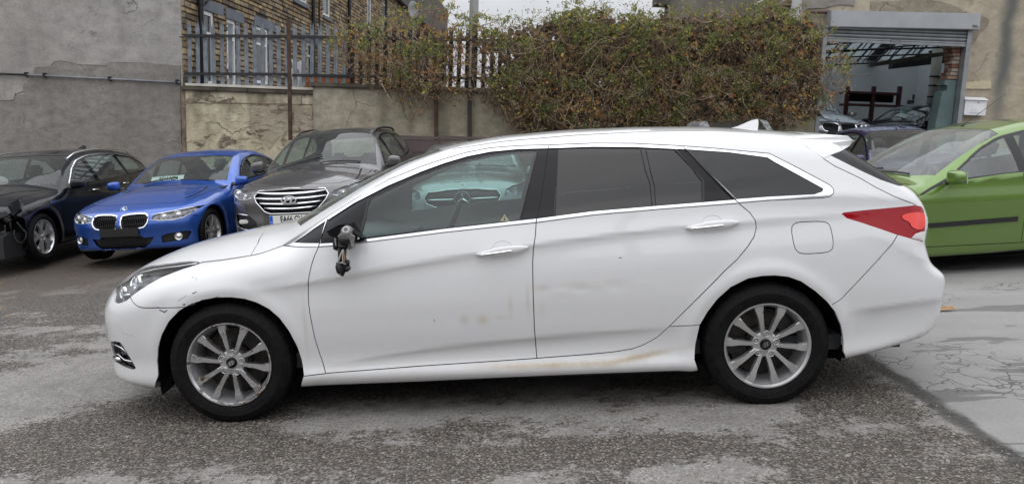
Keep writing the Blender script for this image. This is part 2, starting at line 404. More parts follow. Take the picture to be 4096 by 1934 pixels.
def build_body(root, sp, rules, seeds, mats, nu=120, nt_=60, ncap=16, rim=0.010, lining=True):
    """rules: (name, view, polygon | ('line', pts, width), inset, nthr). Cuts every outline into the
    half body, labels the faces, mirrors and links every island as its own object. Returns dict of objects + BVH."""
    body = Body(sp); G = body.grid(nu, nt_, ncap); ns = G.shape[0]
    bm = bmesh.new()
    vs = [[bm.verts.new(G[i, j]) for j in range(nt_)] for i in range(ns)]
    for i in range(ns - 1):
        for j in range(nt_ - 1): bm.faces.new((vs[i][j], vs[i][j + 1], vs[i + 1][j + 1], vs[i + 1][j]))
    bm.normal_update()
    rowl = bm.faces.layers.int.new('row'); bm.faces.ensure_lookup_table(); fi = 0
    for i in range(ns - 1):
        for j in range(nt_ - 1): bm.faces[fi][rowl] = j; fi += 1
    mid = (ns // 2) * (nt_ - 1); jmax = max([j for j in range(nt_ // 3) if bm.faces[mid + j].normal.z < -.75] or [0])
    bvh = BVHTree.FromBMesh(bm)
    lay = bm.faces.layers.int.new('lab')
    prepared = []
    rng_ = {}
    for ri, rule in enumerate(rules):
        name, view, shape, inset, nthr = rule[:5]; rng_[ri] = rule[5] if len(rule) > 5 else ((-9, 1.3) if view == 'front' else (sp['L'] - (.32 if name == 'taillight' else 1.2), 99) if view == 'rear' else (-9, 99))
        polys = stroke(shape[1], shape[2], len(shape) > 3 and shape[3]) if shape[0] == 'line' else [list(shape)]
        for poly in polys: prepared.append((ri, view, poly, nthr))
    for (ri, view, poly, nthr) in prepared:
        ax, ay, vd = VIEW[view]
        x0 = min(p[0] for p in poly); x1 = max(p[0] for p in poly); y0 = min(p[1] for p in poly); y1 = max(p[1] for p in poly)
        def fb(f):
            xs = [v.co[ax] for v in f.verts]; ys = [v.co[ay] for v in f.verts]; return min(xs), max(xs), min(ys), max(ys)
        cand = {}
        for f in bm.faces:
            c = f.verts[0].co
            if c[ax] < x0 - .12 or c[ax] > x1 + .12 or c[ay] < y0 - .12 or c[ay] > y1 + .12: continue
            if f.normal.dot(vd) < nthr or not (rng_[ri][0] < c.x < rng_[ri][1]): continue
            b = fb(f)
            if b[1] >= x0 and b[0] <= x1 and b[3] >= y0 and b[2] <= y1: cand[f] = b
        n = len(poly)
        for k in range(n):
            a, b = poly[k], poly[(k + 1) % n]
            dx, dy = b[0] - a[0], b[1] - a[1]; L = math.hypot(dx, dy)
            if L < 1e-6: continue
            sx0, sx1 = sorted((a[0], b[0])); sy0, sy1 = sorted((a[1], b[1]))
            nx, ny = -dy / L, dx / L; hit = []
            for f, bb in cand.items():
                if bb[1] < sx0 or bb[0] > sx1 or bb[3] < sy0 or bb[2] > sy1: continue
                s0 = False; s1 = False
                for v in f.verts:
                    d = (v.co[ax] - a[0]) * nx + (v.co[ay] - a[1]) * ny
                    if d > 1e-6: s0 = True
                    elif d < -1e-6: s1 = True
                if s0 and s1: hit.append(f)
            if not hit: continue
            for f in hit: del cand[f]
            no = [0, 0, 0]; no[ax] = nx; no[ay] = ny; co = [0, 0, 0]; co[ax] = a[0]; co[ay] = a[1]
            geom = hit + list({e for f in hit for e in f.edges}) + list({v for f in hit for v in f.verts})
            r = bmesh.ops.bisect_plane(bm, geom=geom, dist=1e-6, plane_co=co, plane_no=no)
            for f in r['geom']:
                if isinstance(f, bmesh.types.BMFace) and f.is_valid and f not in cand: cand[f] = fb(f)
    bm.normal_update()
    # label faces (first rule wins)
    boxes = [(ri, VIEW[v], p, t, min(q[0] for q in p), max(q[0] for q in p), min(q[1] for q in p), max(q[1] for q in p)) for ri, v, p, t in prepared]
    for f in bm.faces:
        c = f.calc_center_median(); f[lay] = 0
        for ri, (ax, ay, vd), p, t, a0, a1, b0, b1 in boxes:
            x, y = c[ax], c[ay]
            if x < a0 or x > a1 or y < b0 or y > b1 or f.normal.dot(vd) < t or not (rng_[ri][0] < c.x < rng_[ri][1]): continue
            if in_poly(x, y, p): f[lay] = ri + 1; break
    under = len(rules) + 1; rules = list(rules) + [('underside', 'side', [(0, 0), (0, .001), (.001, 0)], 0, 2)]
    for f in bm.faces:
        if f[rowl] <= jmax and f.calc_center_median().z < .5 and sp['L'] * .08 < f.calc_center_median().x < sp['L'] * .93 and f[lay] == 0: f[lay] = under
    mats.setdefault('underside', GAPM)
    # islands
    seen = set(); islands = []
    for f in bm.faces:
        if f in seen: continue
        lab = f[lay]; st = [f]; seen.add(f); isl = []
        while st:
            g = st.pop(); isl.append(g)
            for e in g.edges:
                for h in e.link_faces:
                    if h not in seen and h[lay] == lab: seen.add(h); st.append(h)
        islands.append((lab, isl))
    groups = {}   # (name, label, id) -> faces
    def name_of(isl):
        best = None
        cs = [f.calc_center_median() for f in isl]
        for (nm, pt) in seeds:
            P = Vector(pt); d = min((c - P).length_squared for c in cs)
            if d < 0.05 ** 2: return nm
        return None
    for lab, isl in islands:
        if lab == 0:
            nm = name_of(isl)
            if nm is None: nm = 'body_shell'
            key = (nm, 0)
        else:
            if rules[lab - 1][0] == 'delete': continue
            key = (rules[lab - 1][0], lab)
        groups.setdefault(key, []).append(isl)
    objs = {}
    def emit(key, faces, both):
        nm, lab = key; inset = 0 if lab == 0 else rules[lab - 1][3]
        mat = mats.get(nm, mats['paint'])
        vmap = {}; V = []; F = []
        nb = {}
        for f in faces:
            for v in f.verts:
                if v not in vmap: vmap[v] = len(V); V.append(v.co - v.normal * inset)
            F.append([vmap[v] for v in f.verts])
        for sgn in ((1, -1) if not both else (0,)):
            b2 = bmesh.new()
            def add(sg):
                vv = [b2.verts.new((p[0], p[1] * sg, p[2])) for p in V]
                for q in F:
                    ids = q if sg > 0 else q[::-1]
                    try: b2.faces.new([vv[i] for i in ids])
                    except ValueError: pass
            if sgn == 0: add(1); add(-1); bmesh.ops.remove_doubles(b2, verts=[v for v in b2.verts if abs(v.co.y) < 2e-4], dist=3e-4)
            else: add(sgn)
            if rim and nm != 'gap' and not nm.endswith('_glass'):
                be = [e for e in b2.edges if len(e.link_faces) == 1]
                b2.normal_update(); vn = {v: v.normal.copy() for e in be for v in e.verts}
                rl_ = b2.faces.layers.int.new('rim')
                r = bmesh.ops.extrude_edge_only(b2, edges=be)
                for g_ in r['geom']:
                    if isinstance(g_, bmesh.types.BMFace): g_[rl_] = 1
                nv = [g for g in r['geom'] if isinstance(g, bmesh.types.BMVert)]
                # new verts sit on the originals: pair them by position
                pos = {}
                for v, nn in vn.items(): pos[tuple(round(c, 6) for c in v.co)] = nn
                for v in nv:
                    nn = pos.get(tuple(round(c, 6) for c in v.co))
                    if nn is not None: v.co -= nn * rim
                for e in be: e.smooth = False
            if nm == 'gap': pass
            for f in b2.faces: f.smooth = True
            me = bpy.data.meshes.new(nm); b2.to_mesh(me); b2.free(); exact_normals(me, body)
            o = link('panel_gap' if nm == 'gap' else nm, me, mat, root); objs.setdefault(nm, []).append(o)
            if nm in ('gap', 'body_shell'): o['kind'] = 'stuff'
    gapf = []
    for key, isls in groups.items():
        nm, lab = key
        if nm in ('gap', 'body_shell'):
            emit(key, [f for isl in isls for f in isl], True)
            continue
        for isl in isls:
            touch = any(abs(v.co.y) < 1e-4 for f in isl for v in f.verts)
            if len(isl) < 2 and lab == 0: continue
            emit(key, isl, touch)
    if lining:
        V = []; F = []; vm = {}
        zl0, ul0, ul1 = sp.get('lin', (0.30, sp['cowl'] + 0.05, sp['L'] - 0.15))
        for f in bm.faces:
            lb = f[lay]; nm = rules[lb - 1][0] if lb else ''
            if lb and (nm.endswith('_glass') or nm == 'delete'): continue
            c = f.calc_center_median()
            if c.z < zl0 or c.x < ul0 or c.x > ul1: continue
            for v in f.verts:
                if v not in vm: vm[v] = len(V); V.append(v.co - v.normal * 0.022)
            F.append([vm[v] for v in f.verts][::-1])
        n0 = len(V); V2 = V + [(p[0], -p[1], p[2]) for p in V]; F2 = F + [[i + n0 for i in q[::-1]] for q in F]
        mesh('cabin_lining', V2, F2, mats.get('lining', TRIM), root, True)
    bm.free()
    return objs, bvh, body

def wrap(bvh, root, name, poly, view, off=0.003, thick=0.0, mat=None, side=1, dens=0.05, smooth=True, center=None):
    """a 2D outline laid on the body surface as its own slightly raised panel. side=-1 mirrors it."""
    ax, ay, vd = VIEW[view]; az = 3 - ax - ay
    x0 = min(p[0] for p in poly); x1 = max(p[0] for p in poly); y0 = min(p[1] for p in poly); y1 = max(p[1] for p in poly)
    pts = [Vector(p) for p in poly]; n = len(pts)
    x = x0 + dens / 2
    while x < x1:
        y = y0 + dens / 2
        while y < y1:
            if in_poly(x, y, poly): pts.append(Vector((x, y)))
            y += dens
        x += dens
    vs, es, fs, *_ = delaunay_2d_cdt(pts, [(i, (i + 1) % n) for i in range(n)], [], 1, 1e-6)
    V = []; ok = []
    last = None
    for p in vs:
        o = [0, 0, 0]; o[ax] = p.x; o[ay] = p.y; sy = 1
        if view in ('front', 'rear') and o[1] < 0: sy = -1; o[1] = -o[1]
        if view == 'top' and o[1] < 0: sy = -1; o[1] = -o[1]
        if view in ('front', 'rear', 'top') and abs(o[1]) < 1e-4: o[1] = 1e-4
        org = Vector(o) + vd * 6; h, nn, i, d = bvh.ray_cast(org, -vd)
        if h is None:
            h, nn, i, d = bvh.find_nearest(Vector(o) + vd * 1.0) if last is None else (Vector([o[0] if ax == 0 or ay == 0 else last[0][0], o[1] if 1 in (ax, ay) else last[0][1], o[2] if 2 in (ax, ay) else last[0][2]]), last[1], 0, 0)
        else: last = (h, nn)
        if nn.dot(vd) < 0: nn = -nn
        q = h + nn * off; q = Vector((q.x, q.y * sy, q.z)); nn2 = Vector((nn.x, nn.y * sy, nn.z))
        V.append((q, nn2))
    bm = bmesh.new()
    A = [bm.verts.new((q.x, q.y * side, q.z)) for q, _n2 in V]
    for f in fs:
        c = sum((vs[i] for i in f), Vector((0, 0))) / len(f)
        if in_poly(c.x, c.y, poly) and max((A[i].co - A[j].co).length for i in f for j in f) < max(.16, 3 * dens):
            try: bm.faces.new([A[i] for i in f])
            except ValueError: pass
    bm.normal_update()
    if thick:
        be = [e for e in bm.edges if len(e.link_faces) == 1]; idx = {v: i for i, v in enumerate(A)}
        pair = {}
        for e in be:
            e.smooth = False
            for v in e.verts:
                if v not in pair:
                    q, nn = V[idx[v]]; w = q - nn * thick; pair[v] = bm.verts.new((w.x, w.y * side, w.z))
        for e in be: a, b = e.verts; bm.faces.new((a, b, pair[b], pair[a]))
    bmesh.ops.recalc_face_normals(bm, faces=bm.faces)
    for v in [v for v in bm.verts if not v.link_faces]: bm.verts.remove(v)
    # make the face side look outward
    s_ = sum((f.normal.dot(Vector((vd.x, vd.y * side, vd.z))) * f.calc_area() for f in bm.faces))
    if s_ < 0:
        for f in bm.faces: f.normal_flip()
    for f in bm.faces: f.smooth = smooth
    me = bpy.data.meshes.new(name); bm.to_mesh(me); bm.free()
    return link(name, me, mat, root)

def text_mesh(s, size, ext=0.0008, font_sx=1.0, bold=0.0):
    c = bpy.data.curves.new('txt', 'FONT'); c.body = s; c.size = size; c.extrude = ext; c.align_x = 'CENTER'; c.align_y = 'CENTER'; c.offset = bold
    c.resolution_u = 3
    o = bpy.data.objects.new('txt', c); COL.objects.link(o)
    dg = bpy.context.evaluated_depsgraph_get(); me = bpy.data.meshes.new_from_object(o.evaluated_get(dg))
    bpy.data.objects.remove(o); bpy.data.curves.remove(c)
    if font_sx != 1.0:
        for v in me.vertices: v.co.x *= font_sx
    me.materials.clear(); return me

# ------------------------------------------------------------------ wheels
def make_wheel(root, kind, R, rimR, width, out, hub=None, spoke_mat=None):
    """wheel with axis along local y; the outer face looks towards +y*out. Linked as a child of root."""
    w = bpy.data.objects.new('wheel', None); COL.objects.link(w); w.parent = root; w.empty_display_size = .1
    S = Matrix.Diagonal((1, out, 1, 1)); h = width / 2
    # tyre, y = +h is the outer wall
    side = [(rimR - .004, h - .018), (rimR + .004, h - .006), (rimR + .02, h - .001), (rimR + .3 * (R - rimR), h + .003), (rimR + .5 * (R - rimR), h + .005), (rimR + .52 * (R - rimR), h + .0065), (rimR + .54 * (R - rimR), h + .005), (rimR + .75 * (R - rimR), h - .002), (R - .018, h - .010), (R - .010, h - .016), (R - .004, h - .024), (R, h - .036), (R, h - .05), (R - .007, h - .052), (R - .007, h - .060), (R, h - .062)]
    prof = side + [(R, 0.0), (R, -h + .036), (R - .01, -h + .016), (rimR + .05, -h), (rimR - .004, -h + .02)]
    m = MB(S)
    nseg = 192
    def mod(k, j, r, y):
        if 8 <= j <= 12 and k % 3 == 0: return r - (0.003 if j >= 9 else 0.0015), y
        return r, y
    m.lathe(prof, nseg, mod=mod); t = m.build('tyre', TYREM, w, True); smooth_by_angle(t, 28)
    # rim barrel with lip
    q = [(rimR + .003, h - .012), (rimR + .003, h - .004), (rimR, h - .001), (rimR - .004, h - .003), (rimR - .007, h - .012), (rimR - .018, h - .03), (rimR - .026, h - .07), (rimR - .04, -h + .03), (rimR - .02, -h + .01), (rimR, -h + .008)]
    m = MB(S); m.lathe(q, 96); r = m.build('rim', BARREL if kind == 'twin5' else ALLOY, w, True)
    m = MB(S); m.lathe([(rimR - .010, h - .012), (rimR - .003, h - .001), (rimR + .0035, h - .0005), (rimR + .004, h - .010)], 96); rl = m.build('rim_lip', spoke_mat or ALLOY, w, True); smooth_by_angle(rl, 40); smooth_by_angle(r, 40)
    m = MB(S); m.lathe([(0.0, h - .135), (.17, h - .135), (.175, h - .12), (.168, h - .118), (.09, h - .118), (.085, h - .09), (0.0, h - .09)], 64); d = m.build('brake_disc', DISCM, w, True); smooth_by_angle(d, 30)
    m = MB(S); m.lathe([(0.0, -h + .06), (rimR - .03, -h + .05)], 48); m.build('inner_shield', LINER, w)
    m = MB(S)
    for a0 in (0.6,):
        pl = [(math.cos(a) * rr, math.sin(a) * rr) for rr, rg in ((.185, np.linspace(a0 - .35, a0 + .35, 8)), (.105, np.linspace(a0 + .35, a0 - .35, 8))) for a in rg]
        m.prism(pl, h - .15, h - .085)
    m.build('brake_caliper', DARKM, w)
    lens = bpy.data.objects
    def spokes(name, polys, yface, depth, bev, mat):
        for P in polys:
            m = MB(S); 
            # polygon in radial frame, dished: y drops towards the hub
            n = len(P); bm = m.bm
            def Y(p): r_ = math.hypot(*p); return yface(r_)
            A = [bm.verts.new(S @ Vector((p[0], Y(p), p[1]))) for p in P]; B = [bm.verts.new(S @ Vector((p[0] * 1.0, Y(p) - depth, p[1] * 1.0))) for p in P]
            fs = [bm.faces.new((A[k], A[(k + 1) % n], B[(k + 1) % n], B[k])) for k in range(n)]
            top = bm.faces.new(A[::-1]); bm.faces.new(B)
            bmesh.ops.bevel(bm, geom=list(top.edges), offset=bev, segments=2, affect='EDGES', clamp_overlap=True)
            bmesh.ops.triangulate(bm, faces=[f for f in bm.faces if len(f.verts) > 4])
            o = m.build(name, mat, w); smooth_by_angle(o, 25)
    def rotp(P, a): c, s_ = math.cos(a), math.sin(a); return [(x * c - y * s_, x * s_ + y * c) for x, y in P]
    if kind == 'twin5':
        off0 = R_(90 - 9 if hub is None else hub)
        re = rimR - .010
        sp_ = []
        for k in range(5):
            a = off0 + k * 2 * math.pi / 5
            for sg in (1, -1):
                base = [(0.045, 0.007), (.085, .0170), (.13, .0275), (re * .76, .0390), (re * .84, .0345), (re + .004, .037), (re, .083), (re * .88, .080), (re * .79, .0705), (.13, .0525), (.085, .038), (.05, .029)]
                P = [(x, y * sg) for x, y in base]
                if sg < 0: P = P[::-1]
                sp_.append(rotp(P, a))
        spokes('spoke', sp_, lambda r_: h - .014 + (-0.020 * (1 - min(1, max(0, (r_ - .05) / .13)))), .034, .0055, spoke_mat or ALLOY)
        m = MB(S); m.lathe([(0, h - .040), (.052, h - .040), (.066, h - .046), (.072, h - .060), (.07, h - .085)], 40)
        hb = m.build('hub', ALLOY, w, True); smooth_by_angle(hb, 35)
        for k in range(5):
            a = off0 + k * 2 * math.pi / 5; cx, cz = .056 * math.cos(a), .056 * math.sin(a)
            MB(S @ Matrix.Translation((cx, 0, cz))).lathe([(.0165, h - .050), (.0175, h - .032), (.015, h - .029), (.0125, h - .033), (.0125, h - .05)], 20).build('nut_seat', ALLOY, w, True)
            m = MB(S @ Matrix.Translation((cx, 0, cz))); m.lathe([(.0001, h - .030), (.007, h - .031), (.0095, h - .036), (.0095, h - .06)], 6); m.build('wheel_nut', CHROME, w)
        capz = h - .030
        MB(S).lathe([(.0001, capz), (.024, capz - .001), (.0285, capz - .004), (.030, capz - .02)], 40).build('centre_cap', GLOSSB, w, True)
        e = h_emblem(0.040, 0.024, 0.002); e.transform(Matrix.Translation((0, 0, 0)))
        eo = link('emblem', e, CHROME, w); eo.matrix_local = Matrix.Translation((0, out * (capz + .0005), 0)) @ (Matrix.Rotation(R_(90), 4, 'X') if out < 0 else Matrix.Rotation(R_(90), 4, 'X') @ Matrix.Rotation(math.pi, 4, 'Y')) @ Matrix.Rotation(R_(30), 4, 'Z')
    elif kind == 'swirl5':
        re = rimR - .008; sp_ = []
        for k in range(5):
            a = k * 2 * math.pi / 5 + .5
            sp_.append(rotp([(.03, -.03), (.10, -.022), (re * .7, -.065), (re * .99, -.10), (re, -.045), (re * .7, .0), (re * .98, .055), (re * .9, .085), (.12, .03), (.05, .035)], a))
        spokes('spoke', sp_, lambda r_: h - .012 - .015 * (1 - min(1, r_ / .15)), .03, .005, ALLOY)
        MB(S).lathe([(0.0001, h - .02), (.028, h - .022), (.045, h - .035), (.05, h - .07)], 32).build('centre_cap', ALLOY, w, True)
    else:
        re = rimR - .006; sp_ = []
        for k in range(5):
            a = k * 2 * math.pi / 5 + .3
            for sg in (1, -1):
                P = [(.04, .006 * sg), (.12, .012 * sg), (re, .055 * sg), (re, .080 * sg), (.13, .030 * sg), (.045, .026 * sg)]
                if sg < 0: P = P[::-1]
                sp_.append(rotp(P, a))
        spokes('spoke', sp_, lambda r_: h - .012, .03, .004, ALLOY)
        MB(S).lathe([(0.0001, h - .014), (.03, h - .016), (.055, h - .03), (.06, h - .07)], 32).build('centre_cap', ALLOY, w, True)
    return w

def ring_bm(bm, rx, ry, t, h_, n=40, tilt=0.0):
    """flat elliptical ring with thickness"""
    rows = []
    for k in range(n):
        a = 2 * math.pi * k / n; c, s_ = math.cos(a), math.sin(a)
        rows.append([bm.verts.new(p) for p in (((rx) * c, ry * s_, 0), (rx * c - t * .2 * c, ry * s_ - t * .2 * s_, h_), ((rx - t * .8) * c, (ry - t * .8) * s_, h_), ((rx - t) * c, (ry - t) * s_, 0))])
    for k in range(n):
        A, B = rows[k], rows[(k + 1) % n]
        for j in range(3): bm.faces.new((A[j], A[j + 1], B[j + 1], B[j]))
def plate_bm(bm, P, h_, z0=0.0):
    A = [bm.verts.new((x, y, z0)) for x, y in P]; B = [bm.verts.new((x, y, z0 + h_)) for x, y in P]; n = len(P)
    for k in range(n): bm.faces.new((A[k], A[(k + 1) % n], B[(k + 1) % n], B[k]))
    bm.faces.new(B); bm.faces.new(A[::-1])
def h_emblem(w, hh, th):
    """slanted letter in an oval, lying in the xy plane"""
    bm = bmesh.new(); ring_bm(bm, w / 2, hh / 2, w * .075, th)
    s_ = w / 2; k = .34
    def sh(P): return [(x * s_ + y * hh / 2 * k / hh * w * .35, y * hh / 2) for x, y in P]
    plate_bm(bm, sh([(-.55, -.62), (-.36, -.72), (-.18, .72), (-.42, .62)]), th)
    plate_bm(bm, sh([(.18, -.72), (.42, -.62), (.55, .62), (.36, .72)]), th)
    plate_bm(bm, sh([(-.30, -.16), (.30, .02), (.32, .22), (-.26, .06)]), th)
    bmesh.ops.recalc_face_normals(bm, faces=bm.faces)
    me = bpy.data.meshes.new('emblem'); bm.to_mesh(me); bm.free(); return me
def star_emblem(r, th):
    bm = bmesh.new(); ring_bm(bm, r, r, r * .11, th, 48)
    for k in range(3):
        a = math.pi / 2 + k * 2 * math.pi / 3; tip = (math.cos(a) * r * .93, math.sin(a) * r * .93)
        c0 = bm.verts.new((0, 0, th * 1.8)); t0 = bm.verts.new((*tip, th * .6))
        for sg in (1, -1):
            b = a + sg * math.pi / 3; q = bm.verts.new((math.cos(b) * r * .15, math.sin(b) * r * .15, 0))
            bm.faces.new((c0, t0, q) if sg < 0 else (c0, q, t0))
    me = bpy.data.meshes.new('emblem'); bm.to_mesh(me); bm.free(); return me
def cabin(root, L, cowl, W, rhd=True, seat_u=2.35, zb=0.95, seats=True, rows=2, wheel_z=0.0):
    """dashboard, steering wheel and seats"""
    m = MB(); m.prism([(cowl - .05, .35), (cowl - .05, zb - .04), (cowl + .35, zb - .02), (cowl + .62, zb - .08), (cowl + .70, zb - .25), (cowl + .5, .4)], -W + .12, W - .12)
    d = m.build('dashboard', TRIM, root); 
    m = MB(); m.box((cowl, -W + .1, .26), (L - .3, W - .1, .34)); m.build('cabin_floor', TRIM, root)
    sv = (.36 if rhd else -.36)
    T = Matrix.Translation((cowl + .86, sv, zb - .08 + wheel_z)) @ Matrix.Rotation(R_(-65), 4, 'Y')
    m = MB(T); pts = [(math.cos(a) * .185, math.sin(a) * .185, 0) for a in np.linspace(0, 2 * math.pi, 33)]
    m.tube(pts, .016, 8, cap=False); m.box((-.17, -.02, -.01), (.17, .02, .01)); m.box((-.02, -.17, -.01), (.02, .17, .01)); m.tube([(0, 0, 0), (0, 0, -.3)], .035, 8)
    m.build('steering_wheel', GLOSSB if False else TRIM, root, True)
    if seats:
        for r_ in range(rows):
            for sg in (1, -1):
                su = seat_u + r_ * .85; s_ = bpy.data.objects.new('seat', None); COL.objects.link(s_); s_.parent = root
                Ts = Matrix.Translation((su, sg * .36, 0))
                m = MB(Ts); m.box((-.45, -.24, .38), (.10, .24, .53), bev=.05); m.build('seat_cushion', SEATM, s_, True)
                B = Matrix.Translation((.02, 0, .5)) @ Matrix.Rotation(R_(20), 4, 'Y')
                m = MB(Ts @ B); m.box((-.05, -.23, 0), (.08, .23, .56), bev=.05); m.build('seat_back', SEATM, s_, True)
                m = MB(Ts @ B); m.box((-.045, -.13, .60), (.055, .13, .80), bev=.045); m.tube([(0, -.06, .5), (0, -.06, .65)], .007, 6); m.tube([(0, .06, .5), (0, .06, .65)], .007, 6)
                m.build('headrest', SEATM, s_, True)
# ------------------------------------------------------------------ ground
def gz(x, y):
    s = max(0.0, min(y, 13.0) - 9.5) * .022
    if y > 12.3 and x > 2.5:
        t = min(1, (y - 12.3) / 4.2); k = min(1, (x - 2.5) / 1.6); s += (.86 * t * t * (3 - 2 * t)) * k
    return s
def GAR_FLOOR(x, y): return (x, y, gz(x, 16.6) + .004 + max(0, y - 16.5) * -.0)
def G(px, py):
    d = ray(px, py); t = -CAMP.z / d.z; return CAMP + d * t
def asphalt():
    n = N('worn_asphalt'); v = n.coord(); xyz = n.node('ShaderNodeSeparateXYZ', Vector=v).outputs; X, Y = xyz[0], xyz[1]
    def lin(p, q):   # signed distance right of the line through two ground points
        d = (q - p).normalized(); nx, ny = d.y, -d.x
        return n.math('ADD', n.math('ADD', n.math('MULTIPLY', X, nx), n.math('MULTIPLY', Y, ny)), -(p.x * nx + p.y * ny))
    a, b = G(3330, 1335), G(4096, 1825)
    wob = n.math('MULTIPLY_ADD', n.noise(4.5, v, 8, .7), .16, -.08)
    sd = n.math('ADD', lin(b, a), wob)                     # >0 : the smooth slab on the right
    slab = n.ramp(sd, [(.0, 0.0), (.012, 1.0)]); seam = n.ramp(n.math('ABSOLUTE', n.math('ADD', sd, .03)), [(.0, 1.0), (.035, .85), (.07, 0.0)])
    # where the top coat has worn off to the aggregate: measured patches stored on the mesh, broken up by fine noise
    med = n.noise(2.0, n.coord(scale=(.8, 1.5, 1)), 7, .68); fine = n.noise(13, v, 8, .72); fin2 = n.noise(34, v, 6, .7)
    at = n.t.nodes.new('ShaderNodeAttribute'); at.attribute_name = 'worn'
    w = n.math('ADD', at.outputs['Fac'], n.math('ADD', n.math('MULTIPLY_ADD', fine, .9, -.45), n.math('MULTIPLY_ADD', fin2, .7, -.35)))
    worn = n.math('MULTIPLY', n.ramp(w, [(.44, 0.0), (.56, 1.0)]), n.math('SUBTRACT', 1.0, slab))
    # stones
    vo = n.node('ShaderNodeTexVoronoi', Vector=n.coord(scale=(1, 1.15, 1)), Scale=62.0); vo.inputs['Randomness'].default_value = 1
    cell = n.node('ShaderNodeSeparateColor', Color=vo.outputs['Color']).outputs[0]
    stone = n.ramp(vo.outputs['Distance'], [(.0, 1.0), (.45, .9), (.66, 0.0)])
    scol = n.ramp(cell, [(.0, (.075, .064, .054)), (.35, (.115, .10, .088)), (.7, (.16, .143, .125)), (.93, (.21, .19, .167)), (1.0, (.26, .235, .21))])
    binder = n.ramp(fine, [(.3, (.020, .017, .015)), (.7, (.060, .052, .045))])
    agg = n.mix(n.math('MULTIPLY', stone, n.ramp(cell, [(.1, .55), (.5, .95)])), binder, scol)
    v2 = n.node('ShaderNodeTexVoronoi', Vector=v, Scale=210.0)
    c2 = n.node('ShaderNodeSeparateColor', Color=v2.outputs['Color']).outputs[1]
    pale = n.mix(n.ramp(c2, [(.2, 0.0), (.95, .75)]), (.19, .18, .167), (.33, .314, .294))
    pale = n.mix(n.ramp(n.noise(45, v, 4, .7), [(.52, 0.0), (.66, .75)]), pale, (.07, .063, .056)); pale = n.mix(n.ramp(n.noise(18, v, 5, .7), [(.3, .5), (.5, 0.0)]), pale, (.15, .135, .12))
    pale = n.mix(n.ramp(med, [(.35, .45), (.65, 0.0)]), pale, (.14, .136, .13))
    pale = n.mix(n.ramp(n.noise(75, v, 3, .8), [(.56, 0.0), (.66, .8)]), pale, (.43, .41, .38)); pale = n.mix(n.ramp(n.noise(60, n.coord(loc=(3, 1, 0)), 4, .8), [(.55, 0.0), (.63, .85)]), pale, (.055, .049, .043)); pale = n.mix(n.ramp(n.noise(5, n.coord(loc=(7, 2, 0)), 7, .7), [(.46, 0.0), (.62, .5)]), pale, (.11, .10, .09))
    sl = n.mix(n.ramp(c2, [(.2, 0.0), (.95, .6)]), (.235, .230, .222), (.325, .318, .306))
    sl = n.mix(n.ramp(n.noise(70, v, 4, .8), [(.58, 0.0), (.70, .6)]), sl, (.12, .115, .11)); sl = n.mix(n.ramp(n.noise(.9, n.coord(scale=(1, 2.2, 1)), 5, .6), [(.35, .5), (.65, 0.0)]), sl, (.165, .16, .152))
    # dark oil stains and alligator cracks on the slab
    oil = n.ramp(n.noise(1.5, n.coord(scale=(.55, 2.0, 1), loc=(4.7, 1.3, 0)), 5, .55), [(.585, 0.0), (.60, .62)])
    sl = n.mix(oil, sl, (.075, .072, .068))
    dis = n.node('ShaderNodeMixRGB', Fac=.22); n.t.links.new(v, dis.inputs[1]); nn_ = n.node('ShaderNodeTexNoise', Vector=v, Scale=5.0); n.t.links.new(nn_.outputs['Color'], dis.inputs[2])
    ck = n.node('ShaderNodeTexVoronoi', _feature='DISTANCE_TO_EDGE', Vector=dis.outputs[0], Scale=8.0).outputs['Distance']
    ckm = n.math('MULTIPLY', n.ramp(ck, [(.0, 1.0), (.045, 0.0)]), n.ramp(n.noise(.9, n.coord(loc=(1.3, 4.2, 0)), 5), [(.53, 0.0), (.58, 1.0)]))
    sl = n.mix(n.math('MULTIPLY', ckm, .85), sl, (.04, .038, .035))
    col = n.mix(worn, pale, agg); col = n.mix(slab, col, sl); col = n.mix(n.math('MULTIPLY', seam, .8), col, (.018, .017, .016))
    # earth and leaf litter by the parked cars
    dirt = n.math('MULTIPLY', n.ramp(n.math('ADD', Y, n.math('MULTIPLY', fine, 2.0)), [(0.0, 0.0), (1.0, 1.0)]), 0.0)
    yd = n.node('ShaderNodeMapRange', Value=n.math('ADD', Y, n.math('MULTIPLY', med, 1.5)), From_Min=8.2, From_Max=9.6).outputs[0]
    left = n.node('ShaderNodeMapRange', Value=X, From_Min=1.5, From_Max=-1.5).outputs[0]
    col = n.mix(n.math('MULTIPLY', n.math('MULTIPLY', yd, left), .8), col, n.mix(fine, (.045, .034, .025), (.10, .082, .062)))
    n.set(col=col, rough=n.mix(worn, (.82, .82, .82), (.62, .62, .62)))
    hgt = n.math('ADD', n.math('MULTIPLY', n.math('MULTIPLY', stone, worn), 1.0), n.math('MULTIPLY_ADD', worn, -.8, n.math('MULTIPLY', n.noise(160, v, 3, .7), .25)))
    n.bump(n.math('SUBTRACT', hgt, n.math('MULTIPLY', ckm, .8)), .75, .006)
    return n.m
